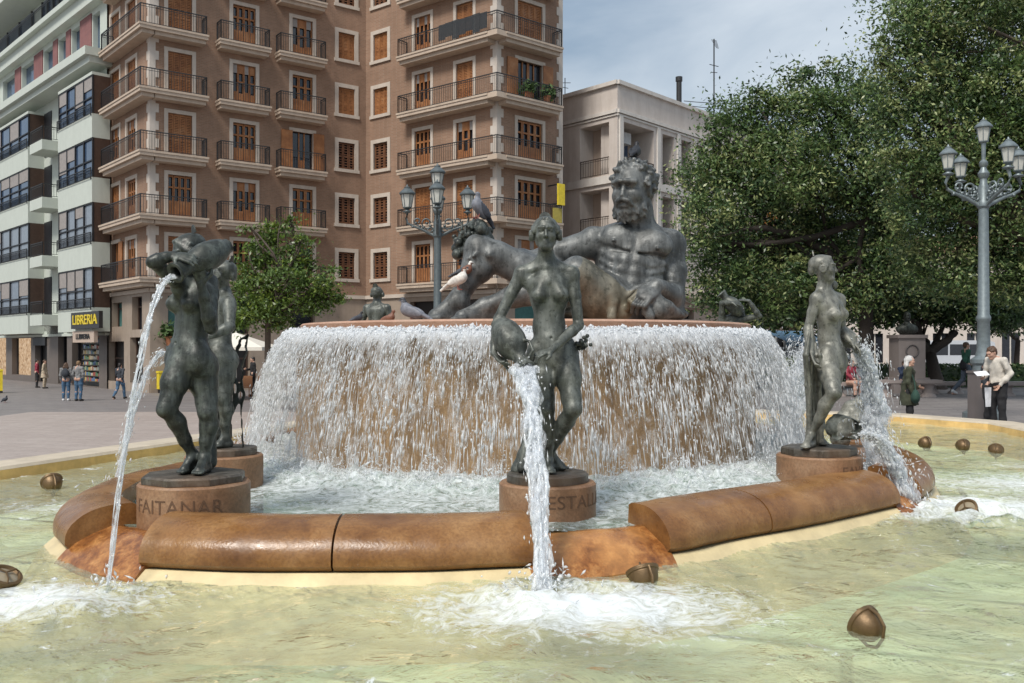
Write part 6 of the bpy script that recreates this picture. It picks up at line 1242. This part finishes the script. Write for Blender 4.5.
b = G_(268, 33); tree('orange_tree', b, [P(268, 322, 33), P(258, 300, 33), P(285, 298, 33)], [(250, 288, 17, 20), (262, 252, 17, 18), (274, 232, 12, 12), (294, 258, 18, 14), (288, 280, 24, 14), (318, 284, 16, 10), (306, 304, 24, 12), (268, 306, 22, 14), (334, 296, 10, 9), (244, 318, 14, 12), (290, 222, 6, 8), (250, 228, 6, 8), (302, 240, 9, 8), (240, 268, 8, 10), (276, 322, 16, 8), (328, 272, 8, 6), (310, 266, 10, 7)], 15000, .075, ['leaf_orange_tree', 'leaf_mid', 'leaf_lime'], [.48, .40, .12], 'small bright green orange tree in front of the brown building', 71, 33, .13, 'trunk', .17)
def hedge(px0, px1, d, h, label, seed, mats=F3, wts=[.6, .3, .1], dep=.9):
    a, b = G_(px0, d), G_(px1, d); o = root('hedge', (a + b) / 2, label, 'hedge', 'clipped hedges'); n = int((b[0] - a[0]) * h * 900); rg = np.random.default_rng(seed); c = np.stack([rg.uniform(a[0], b[0], n), d + rg.uniform(-dep / 2, dep / 2, n), a[2] + h * rg.uniform(0, 1, n) ** .7], 1)
    nn = rg.standard_normal((n, 3)); u = rg.normal(0, .045, (n, 3)); w = rg.normal(0, .03, (n, 3)); V = np.stack([c - u, c + w, c + u, c - w], 1).reshape(-1, 3); mesh_obj('foliage', V, np.arange(4 * n).reshape(n, 4), mats, o, None, rg.choice(3, n, p=wts))
    mb = MB(); mb.box(((a[0] + b[0]) / 2, d, a[2] + h * .44), (b[0] - a[0] - .15, dep - .25, h * .86), 'leaf_dark'); mb.obj('stems', o)
hedge(922, 1060, 38, .95, 'long clipped hedge behind the walking youth on the right', 1); hedge(838, 893, 38, .95, 'clipped hedge left of the monument', 2); hedge(752, 812, 44, 1.15, 'bright clipped hedge in front of the cafe', 3, ['leaf_mid', 'leaf_orange_tree', 'leaf_lime'], [.3, .4, .3])
# ---------------------------------------------------------------- lamps
def lantern(par, c, s, mat):
    mb = MB(); mb.lathe([(.05, -.02), (.07, 0), (.115, .02), (.118, .04)], c, mat, 12, s, s); n = 6
    for k in range(n):
        a = k * 2 * math.pi / n; p0 = V3(math.cos(a) * .112, math.sin(a) * .112, .04); p1 = V3(math.cos(a) * .175, math.sin(a) * .175, .38); mb.tube([np.array(c) + p0 * s, np.array(c) + p1 * s], .010 * s, mat, 5)
    z = 1.0; mb.lathe([(.19 * s, .375 * s), (.215 * s, .39 * s), (.215 * s, .42 * s), (.17 * s, .47 * s), (.12 * s, .52 * s), (.08 * s, .545 * s), (.085 * s, .57 * s), (.03 * s, .60 * s), (.02 * s, .64 * s), (.001, .66 * s)], c, mat, 18); mb.lathe([(.06 * s, .375 * s), (.19 * s, .376 * s)], c, mat, 18)
    o = mb.obj('lantern', par, smooth='auto'); mb = MB(); mb.lathe([(.105 * s, .042 * s), (.165 * s, .372 * s)], c, 'lamp_glass', 6); mb.obj('glass', o); return o
def lamp(px, d, label, rads, pytop, mat, ls=1.0, armr=.88, zarm=None, ground=None):
    g = G_(px, d); o = root('street_lamp', g, label, 'street lamp', 'cast iron street lamps'); ztop = CZ + (HOR - pytop) / FPX * d; cz_ = ztop - .66 * ls; za = cz_ - 1.08; x, y = g[0], g[1]; z0 = g[2]
    mb = MB(); mb.lathe([(.42, -.05), (.42, .22), (.33, .26), (.30, .40), (.25, .44), (.22, 1.25), (.26, 1.30), (.26, 1.38), (.17, 1.45), (.14, 1.6), (.125, 2.2), (.15, 2.24), (.15, 2.30), (.12, 2.36), (.10, za - z0 - .35), (.14, za - z0 - .30), (.14, za - z0 - .2), (.11, za - z0 - .15), (.12, za - z0 + .1), (.08, za - z0 + .2), (.07, za - z0 + .3), (.11, za - z0 + .36), (.12, za - z0 + .42), (.07, za - z0 + .5), (.055, za - z0 + .55), (.09, za - z0 + .6), (.09, za - z0 + .66), (.04, za - z0 + .72), (.05, cz_ - z0)], (x, y, z0), mat, 20); mb.obj('post', o, smooth='auto')
    for a in rads:
        ca, sa = math.cos(R(a)), math.sin(R(a)); A = lambda r, z: V3(x + ca * r, y + sa * r, za + z); mb = MB(); e = armr
        mb.tube([A(.08, -.28), A(.22, -.22), A(.45, -.10), A(.68, -.02), A(.84, .06), A(.88, .2), A(e, .34)], [.04, .045, .04, .035, .035, .03, .04], mat, 8)
        for cx, cz2, r0, t0, t1 in ((.30, .08, .17, -2.2, 3.6), (.56, .12, .11, -1.8, 4.4), (.18, -.12, .09, 0, 5)):
            mb.tube([A(cx + r0 * (1 - .55 * k / 22) * math.cos(t0 + (t1 - t0) * k / 22), cz2 + r0 * (1 - .55 * k / 22) * math.sin(t0 + (t1 - t0) * k / 22)) for k in range(23)], .024, mat, 6)
        for k in range(6): q = A(.2 + .1 * k, .0 + .07 * math.sin(k * 2)); mb.box(q, (.07, .05, .06), mat, k)
        mb.lathe([(.03, 0), (.10, .03), (.13, .05), (.05, .09), (.05, .12)], A(e, .34), mat, 12); mb.obj('arm', o, smooth=True); lantern(o, A(e, .47), ls, mat)
    lantern(o, (x, y, cz_), ls, mat); return o
plain('lamp_metal_dark', (.11, .13, .135), .45, .4, scale=12, bump=.1)
lamp(983.5, 20, 'tall grey iron lamp with five lanterns on the right', (-83, -173, 97, 7), 117, 'lamp_metal', .86, .82)
lamp(437.5, 26, 'dark iron lamp with five lanterns behind the river god\'s knee', (-86, -176, 94, 4), 163, 'lamp_metal_dark', 1.05, .85)
lamp(757 + 3, 38, 'distant lamp post mostly hidden in the ficus leaves', (0, 90, 180, 270), 150, 'lamp_metal_dark', 1.0, .85)
# ---------------------------------------------------------------- people
plain('skin', (.50, .30, .22), .55, var=.06); plain('hair_brown', (.075, .04, .022), .6, scale=30, var=.4); plain('hair_grey', (.48, .47, .46), .6, scale=30, var=.25); plain('hair_black', (.018, .014, .012), .5); plain('hair_fair', (.20, .12, .06), .6, scale=30, var=.3)
for n_, c in dict(cloth_grey=(.20, .20, .20), cloth_dark=(.035, .04, .05), cloth_black=(.016, .016, .018), cloth_olive=(.040, .045, .026), cloth_green=(.025, .095, .06), cloth_white=(.58, .54, .48), cloth_navy=(.03, .045, .085), cloth_red=(.25, .03, .05), jeans=(.06, .12, .20), jeans_grey=(.10, .12, .15), cloth_beige=(.45, .37, .27), bag_green=(.02, .055, .04), paper=(.75, .76, .78), shoe_white=(.65, .65, .65), shoe_dark=(.03, .026, .024)).items(): plain(n_, c, .85, scale=9, var=.22, bump=.15)
STAND = dict(head=(0, -.02, 1.585), neck=(0, .01, 1.44), chest=(0, 0, 1.27), waist=(0, 0, 1.09), pelvis=(0, 0, .96), shL=(-.175, 0, 1.395), shR=(.175, 0, 1.395), elL=(-.225, .03, 1.12), elR=(.225, .03, 1.12), wrL=(-.215, -.06, .89), wrR=(.215, -.06, .89), haL=(-.21, -.10, .78), haR=(.21, -.10, .78), hipL=(-.085, 0, .92), hipR=(.085, 0, .92), knL=(-.10, -.02, .50), knR=(.10, -.02, .50), anL=(-.10, .02, .09), anR=(.10, .02, .09), toL=(-.13, -.16, 0), toR=(.13, -.16, 0))
WALK = dict(knL=(-.09, -.17, .52), anL=(-.09, -.22, .11), toL=(-.09, -.40, .04), knR=(.09, .06, .50), anR=(.09, .36, .17), toR=(.09, .24, .02), elL=(-.22, .14, 1.13), wrL=(-.20, .16, .92), haL=(-.19, .13, .82), elR=(.22, -.06, 1.13), wrR=(.19, -.22, .98), haR=(.18, -.31, .93))
SIT = dict(hipL=(-.09, 0, .50), hipR=(.09, 0, .50), knL=(-.12, -.42, .50), knR=(.12, -.42, .50), anL=(-.12, -.42, .09), anR=(.12, -.42, .09), toL=(-.13, -.60, 0), toR=(.13, -.60, 0), pelvis=(0, .0, .55), waist=(0, .02, .70), chest=(0, 0, .88), neck=(0, -.03, 1.04), head=(0, -.06, 1.18), shL=(-.17, -.01, 1.0), shR=(.17, -.01, 1.0), elL=(-.22, -.12, .78), elR=(.22, -.12, .78), wrL=(-.14, -.32, .66), wrR=(.14, -.32, .66), haL=(-.10, -.40, .62), haR=(.10, -.40, .62))
def person(px, d, H, yaw, label, top='cloth_grey', bot='jeans', hair='hair_brown', shoe='shoe_dark', pose=None, ov=None, hairlen=0, coat=0, h=.012, x=None, short=False, group='people on the plaza', faceturn=0, nod=0):
    J = dict(STAND); J.update(pose or {}); J.update(ov or {}); k = H / 1.70; J = {a: V3(*v) * k for a, v in J.items()}; g = G_(px, d)
    o = root('person', (0, 0, 0), label, 'person', group); s = 1.02 * k; f = V3(0, -1, 0); lo, hi = bounds(J, .16); lo[2] = -.01; S = SDF(lo, hi, h); trunkF(S, J, s * .98, f, True)
    for q in 'LR': arm(S, J, q, s * .95); leg(S, J, q, s * .93, f); foot(S, J['an' + q], J['to' + q], min(J['to' + q][2], .02) if J['to' + q][2] < .05 else J['to' + q][2], s * .9); dd = J['ha' + q] - J['wr' + q]; hand(S, J['wr' + q], dd, V3(.2 if q == 'L' else -.2, -.5, .1), s, .6, 1 if q == 'L' else -1)
    ft = R(faceturn); hf_ = V3(math.sin(ft), -math.cos(ft), -nod); hl, hf, hu, A = head(S, J['head'], hf_, V3(0, -nod * .8, 1), s * .98, True); S.cut_below(0); S.obj('body', 'skin', o)
    S = SDF(J['head'] - [.2, .2, .5], J['head'] + [.2, .2, .2], h * .8); r = s * .98; S.ell(A(0, -.022, .032), (.081 * r, .095 * r, .082 * r), (hl, hf, hu), .01); S.ell(A(0, .075, -.045), (.060 * r, .055 * r, .075 * r), (hl, hf, hu), .01, 'sub')
    S.ell(A(0, -.06, -.02), (.072 * r, .05 * r, .06 * r), (hl, hf, hu), .02)
    if hairlen:
        for q in (-1, 0, 1): S.chain([A(.055 * q, -.06, .0), A(.07 * q, -.075, -.10 - .0 * hairlen), A(.06 * q, -.085, -.12 - hairlen)], [.045 * r, .045 * r, .02 * r], .03)
    S.noise(.005, .03, 2); S.obj('hair', hair, o)
    S = SDF(lo - .05, hi + .05, h); C = J['chest']; tf = frame(f, J['neck'] - J['waist']); pf = frame(f, J['waist'] - J['pelvis'])
    S.ell(C, (.158 * s, .118 * s, .175 * s), tf, .05); S.ell(C + UP * .08 * s, (.165 * s, .095 * s, .08 * s), tf, .05); S.ell(J['waist'], (.145 * s, .112 * s, .16 * s), tf, .05); S.ell(J['pelvis'] + UP * .03, (.155 * s, .118 * s, .09 * s), pf, .04)
    if coat: S.cone(J['waist'], J['pelvis'] - UP * coat, .15 * s, .20 * s, .05)
    for q in 'LR':
        a, b, c = J['sh' + q], J['el' + q], J['wr' + q]; S.cap(J['neck'] - UP * .02, a, .05 * s, .06 * s, .04)
        if short: S.chain([a, a + (b - a) * .7], [.062 * s, .058 * s], .03)
        else: S.chain([a, a + (b - a) * .5, b, b + (c - b) * .5, c - (c - b) * .05], [.064 * s, .057 * s, .052 * s, .046 * s, .038 * s], .025)
    S.chain([J['neck'] - UP * .01, J['neck'] + UP * .035 * s], [.062 * s, .057 * s], .02); S.noise(.008, .07, 5); S.obj('jacket' if not short else 'shirt', top, o)
    S = SDF(lo - .03, hi + .03, h); S.ell(J['pelvis'] - UP * .01, (.150 * s, .115 * s, .10 * s), pf, .04)
    for q in 'LR': a, b, c = J['hip' + q], J['kn' + q], J['an' + q]; S.chain([a, a + (b - a) * .5, b, b + (c - b) * .5, c], [.096 * s, .086 * s, .066 * s, .062 * s, .050 * s], .025)
    S.noise(.006, .08, 7); S.obj('trousers', bot, o)
    for q in 'LR':
        S = SDF(J['an' + q] - [.12, .28, .12], J['an' + q] + [.12, .28, .08], h * .8); an, to = J['an' + q], J['to' + q]; heel = an + V3(0, .02, -.045) * s; tt = to + UP * .035 * s; S.cap(heel, tt + (heel - tt) * .25, .042 * s, .040 * s, .03); S.cap(heel, tt + unit(heel - tt) * .02, .038 * s, .030 * s, .03); S.cap(an, heel, .045 * s, .042 * s, .02); S.cut_below(0 if to[2] < .05 else -.5); S.obj('shoe', shoe, o)
    o.location = [float(v) for v in (g if x is None else x)]; o.rotation_euler = (0, 0, R(yaw)); WL[o] = np.zeros(3); o['_k'] = k; return o, J, k
def local_part(par, mb, name, smooth='auto'):
    return mb.obj(name, par, smooth=smooth)
def bag(par_o, loc, yaw, p, size, mat, label, strap=None):
    """a bag carried by a person: a thing of its own; p is in the person's local frame"""
    ca, sa = math.cos(R(yaw)), math.sin(R(yaw)); q = V3(loc[0] + p[0] * ca - p[1] * sa, loc[1] + p[0] * sa + p[1] * ca, loc[2] + p[2]); o = root('bag', q, label, 'bag')
    S = SDF(q - .35, q + .35, .012); fr_ = (V3(ca, sa, 0), V3(-sa, ca, 0), UP); S.ell(q, size, fr_, .02); S.ell(q - UP * size[2] * .25, (size[0] * .98, size[1] * 1.05, size[2] * .7), fr_, .05); S.obj('pouch', mat, o)
    if strap: mb = MB(); mb.tube([V3(loc[0] + a * ca - b * sa, loc[1] + a * sa + b * ca, loc[2] + c) for a, b, c in strap], .012, mat, 6); mb.obj('strap', o, smooth=True)
    return o
g = G_(66, 39.4); person(66, 39.4, 1.64, 195, 'woman with long brown hair in a grey top and jeans beside a man, left plaza', 'cloth_grey', 'jeans', 'hair_brown', 'shoe_white', None, None, .22)
bag(None, g, 195, (.0, .17, 1.2), (.14, .08, .19), 'cloth_dark', 'dark rucksack on the back of the long haired woman', [(-.1, .12, 1.4), (-.1, -.05, 1.42), (-.12, -.1, 1.2), (-.12, .1, 1.05)])
person(78.5, 39.2, 1.72, 172, 'man in a grey pullover and jeans standing beside the long haired woman', 'cloth_grey', 'jeans', 'hair_fair')
person(120, 40.5, 1.6, 170, 'person in a dark jacket and jeans walking to the stone front', 'cloth_dark', 'jeans', 'hair_black', pose=WALK)
person(253, 43, 1.85, -60, 'waiter dressed in black beside the white parasol', 'cloth_black', 'cloth_black', 'hair_black', ov=dict(elL=(-.2, -.05, 1.15), wrL=(-.12, -.25, 1.15), haL=(-.06, -.32, 1.17)))
person(37, 52, 1.62, 120, 'shopper in a red jacket at the left shop doorway', 'cloth_red', 'cloth_black', 'hair_black'); person(44.5, 51, 1.6, 100, 'shopper in a beige coat at the left shop doorway', 'cloth_beige', 'cloth_beige', 'hair_brown', coat=.3)
g = G_(909, 17.6); WM = dict(elR=(.24, .03, 1.1), wrR=(.10, -.2, 1.0), haR=(.02, -.25, .98)); person(909, 17.6, 1.49, 70, 'grey haired woman in a dark olive coat by the pool wall', 'cloth_olive', 'cloth_black', 'hair_grey', ov=WM, hairlen=.06, coat=.30, h=.010)
bag(None, g, 70, (-.20, -.10, .72), (.15, .07, .13), 'bag_green', 'dark green handbag carried by the grey haired woman', [(-.12, 0, 1.26), (-.22, -.08, 1.0), (-.20, -.10, .82)])
g = G_(998, 17.3); MM = dict(head=(0, -.17, 1.53), neck=(0, -.07, 1.42), chest=(0, -.03, 1.26), elL=(-.23, -.04, 1.13), wrL=(-.10, -.26, 1.05), haL=(-.04, -.34, 1.04), elR=(.24, .02, 1.13), wrR=(.14, -.12, .93), haR=(.10, -.16, .82), shL=(-.175, -.05, 1.38), shR=(.175, -.05, 1.38))
person(998, 17.3, 1.72, -68, 'man in a loose white shirt and black trousers reading papers by the pool wall', 'cloth_white', 'cloth_black', 'hair_brown', ov=MM, h=.010, nod=.6)
mb = MB(); q = P(981, 376, 17.1); mb.hexa([tuple(q + V3(a, b, c)) for a, b, c in ((-.12, -.1, 0), (.10, -.12, .02), (.13, .08, .09), (-.09, .1, .07), (-.12, -.1, .006), (.10, -.12, .026), (.13, .08, .096), (-.09, .1, .076))], 'paper'); o = mb.obj('paper_map'); tag(o, 'unfolded white paper held by the man in the white shirt', 'paper')
mb = MB(); q = P(989, 396, 17.2); mb.hexa([tuple(q + V3(a, b, c)) for a, b, c in ((-.07, -.02, -.2), (.05, .03, -.2), (.05, .04, -.2), (-.07, -.01, -.2), (-.09, -.02, .16), (.06, .03, .16), (.06, .04, .16), (-.09, -.01, .16))], 'paper'); o = mb.obj('folded_paper'); tag(o, 'folded paper in the lowered hand of the man in the white shirt', 'paper')
person(987.5, 18.4, 1.58, 55, 'companion in dark clothes half hidden behind the man in the white shirt', 'cloth_dark', 'cloth_black', 'hair_brown', ov=dict(elL=(-.2, -.1, 1.15), wrL=(-.08, -.3, 1.08), haL=(-.03, -.37, 1.08), head=(0, -.08, 1.55)), h=.011)
g = G_(966, 31.5); person(966, 31.5, 1.83, 88, 'youth in a green hoodie and grey jeans striding past the lamp', 'cloth_green', 'jeans_grey', 'hair_brown', 'shoe_white', pose=WALK)
bag(None, g, 88, (-.18, .18, 1.05), (.12, .09, .2), 'cloth_black', 'black bag slung behind the youth in the green hoodie', [(-.1, .1, 1.4), (.12, -.08, 1.42), (-.05, -.12, 1.2), (-.18, .1, 1.15)])
gb_ = G_(905, 30.3); person(905, 30.3, 1.55, 10, 'child in a navy jacket sitting on the round bench behind the grey haired woman', 'cloth_navy', 'cloth_dark', 'hair_brown', pose=SIT, x=gb_ + [0, .1, .02], ov=dict(elL=(-.2, -.15, .82), wrL=(-.05, -.2, 1.02), haL=(-.02, -.14, 1.1)))
gb2 = G_(852, 30.5); person(852, 30.5, 1.6, 15, 'seated person in a dark red top behind the right maiden', 'cloth_red', 'skin', 'hair_brown', pose=SIT, x=gb2 + [0, .1, .0])
# ---------------------------------------------------------------- benches, monument, posts, parasol
stained('granite', (.33, .28, .26), (.22, .18, .16), .6); stained('granite_dark', (.15, .13, .125), (.08, .07, .065), .5)
def bench(px0, px1, d, label, h=.5, mat='granite'):
    a, b = G_(px0, d), G_(px1, d); o = root('stone_bench', (a + b) / 2, label, 'bench', 'stone benches under the trees'); c = (a + b) / 2; L = b[0] - a[0]; mb = MB(); mb.box((c[0], d, c[2] + h - .05), (L, .55, .11), mat); mb.box((c[0], d, c[2] + h - .12), (L - .1, .47, .04), mat); mb.obj('seat', o)
    for q in (-1, 1): mb = MB(); mb.lathe([(.24, 0), (.22, .05), (.15, .12), (.14, .28), (.20, h - .14)], (c[0] + q * L * .33, d, c[2]), mat, 16, 1.2, .9); mb.obj('leg', o, smooth='auto')
bench(873, 939, 30.5, 'long granite bench in front of the monument', .56); bench(925, 962, 32.5, 'granite bench between the monument and the youth', .42); bench(1000, 1040, 31, 'granite bench at the right edge', .48); bench(832, 866, 31, 'granite bench behind the right maiden\'s water jet', .46)
g = G_(907, 33.5); o = root('monument', g, 'granite monument with a dark bronze bust among the trees', 'monument'); mb = MB(); mb.box((g[0], g[1], g[2] + .15), (1.5, 1.3, .3), 'granite'); mb.box((g[0], g[1], g[2] + .42), (1.2, 1.05, .25), 'granite'); mb.box((g[0], g[1], g[2] + 1.25), (.96, .86, 1.45), 'granite'); mb.box((g[0], g[1], g[2] + 2.03), (1.1, .98, .12), 'granite'); mb.obj('pillar', o)
mb = MB(); mb.tube([(g[0] + .22 * math.cos(a), g[1] - .44, g[2] + 1.5 + .22 * math.sin(a)) for a in np.linspace(0, 2 * math.pi, 20)], .03, 'granite_dark', 6, False); mb.obj('wreath', o)
S = SDF(g + [-.5, -.45, 2.0], g + [.5, .45, 3.1], .02); S.ell(g + [0, 0, 2.3], (.40, .25, .22), None, .05); S.cap(g + [0, 0, 2.3], g + [0, 0, 2.6], .12, .1, .05); hl, hf, hu, A = head(S, g + [0, -.02, 2.78], V3(0, -1, 0), UP, 1.6, True); S.cut_below(g[2] + 2.09); S.obj('bust', 'bronze_dark', o)
g = G_(978, 19.2); mb = MB(); mb.box((g[0], g[1], g[2] + .55), (.28, .28, 1.12), 'granite_dark', .2); mb.box((g[0], g[1], g[2] + 1.13), (.32, .32, .05), 'granite_dark', .2); o = mb.obj('stone_post'); tag(o, 'square dark grey post in front of the right lamp', 'post')
g = G_(236, 40); o = root('parasol', g, 'white square terrace parasol behind the left maidens', 'parasol'); ap = CZ + (HOR - 332.5) / FPX * 40; ed = CZ + (HOR - 347) / FPX * 40; r = 1.55; V = [(g[0], 40, ap)] + [(g[0] + r * a, 40 + r * b, ed) for a, b in ((-1, -1), (0, -1.03), (1, -1), (1.03, 0), (1, 1), (0, 1.03), (-1, 1), (-1.03, 0))]; V += [(x, y, z - .15) for x, y, z in V[1:]]
plain('canvas', (.72, .68, .60), .8, var=.06); F = [(0, i, i % 8 + 1) for i in range(1, 9)] + [(i, i + 8, (i % 8) + 9, i % 8 + 1) for i in range(1, 9)]; cn = mesh_obj('canopy', V, F, 'canvas', o); md = cn.modifiers.new('t', 'SOLIDIFY'); md.thickness = .015
mb = MB(); mb.tube([(g[0], 40, 0), (g[0], 40, ap + .08)], .035, 'white_frame', 8); mb.lathe([(.35, 0), (.35, .1), (.06, .14)], (g[0], 40, 0), 'granite_dark', 16); mb.obj('pole', o)
plain('wicker', (.36, .17, .08), .7, scale=30, var=.3)
for i, (px, lb) in enumerate(((246, 'wicker terrace chair left of the waiter'), (262, 'wicker terrace chair right of the waiter'))):
    g = G_(px, 42.3); o = root('terrace_chair', g, lb, 'chair', 'wicker terrace chairs'); mb = MB(); mb.box(g + [0, 0, .44], (.46, .46, .05), 'wicker'); mb.obj('seat', o); mb = MB(); mb.box(g + [0, .22, .72], (.46, .04, .5), 'wicker'); mb.obj('backrest', o)
    for a, b in ((-1, -1), (1, -1), (1, 1), (-1, 1)): mb = MB(); mb.tube([g + V3(a * .2, b * .2, 0), g + V3(a * .2, b * .2, .43)], .02, 'wicker', 6); mb.obj('leg', o)
# pale parked van whose roof shows over the hedge
plain('car_white', (.55, .58, .62), .25, var=.04); plain('tyre', (.02, .02, .02), .8)
c0 = G_(948, 52); o = root('parked_van', c0, 'pale parked van showing over the hedge behind the forked tree', 'van'); prof = [(-2.3, .35), (-2.35, .9), (-2.2, 1.25), (-1.5, 1.9), (-1.1, 2.02), (1.9, 2.02), (2.2, 1.9), (2.3, 1.1), (2.3, .35)]; V = [(c0[0] + x, 52 + y, c0[2] + z) for y in (-.85, .85) for x, z in prof]; n = len(prof); F = [tuple(range(n)), tuple(reversed(range(n, 2 * n)))] + [(i, i + n, (i + 1) % n + n, (i + 1) % n) for i in range(n)]; mb = MB(); mb.add(V, F, 'car_white'); mb.obj('body', o)
mb = MB()
for x0, x1 in ((-1.4, -.4), (-.3, .7), (.8, 1.9)): mb.hexa([(c0[0] + x0 - (.3 if x0 < -1 else 0), 51.14, c0[2] + 1.2), (c0[0] + x1, 51.14, c0[2] + 1.2), (c0[0] + x1, 51.16, c0[2] + 1.2), (c0[0] + x0, 51.16, c0[2] + 1.2), (c0[0] + x0, 51.14, c0[2] + 1.8), (c0[0] + x1, 51.14, c0[2] + 1.8), (c0[0] + x1, 51.16, c0[2] + 1.8), (c0[0] + x0, 51.16, c0[2] + 1.8)], 'dark_glass')
mb.obj('side_windows', o)
for x in (-1.45, 1.45):
    mb = MB(); b = len(mb.V); mb.tube([(c0[0] + x, 51.1, c0[2] + .34), (c0[0] + x, 51.35, c0[2] + .34)], .34, 'tyre', 20); w = mb.obj('wheel', o); mb = MB(); mb.tube([(c0[0] + x, 51.07, c0[2] + .34), (c0[0] + x, 51.099, c0[2] + .34)], .2, 'white_frame', 16); mb.obj('hub_cap', w)
for o in SC.objects:
    if '_k' in o: del o['_k']
print('objects', len(SC.objects), 'script', round(time.time() - T0, 1))
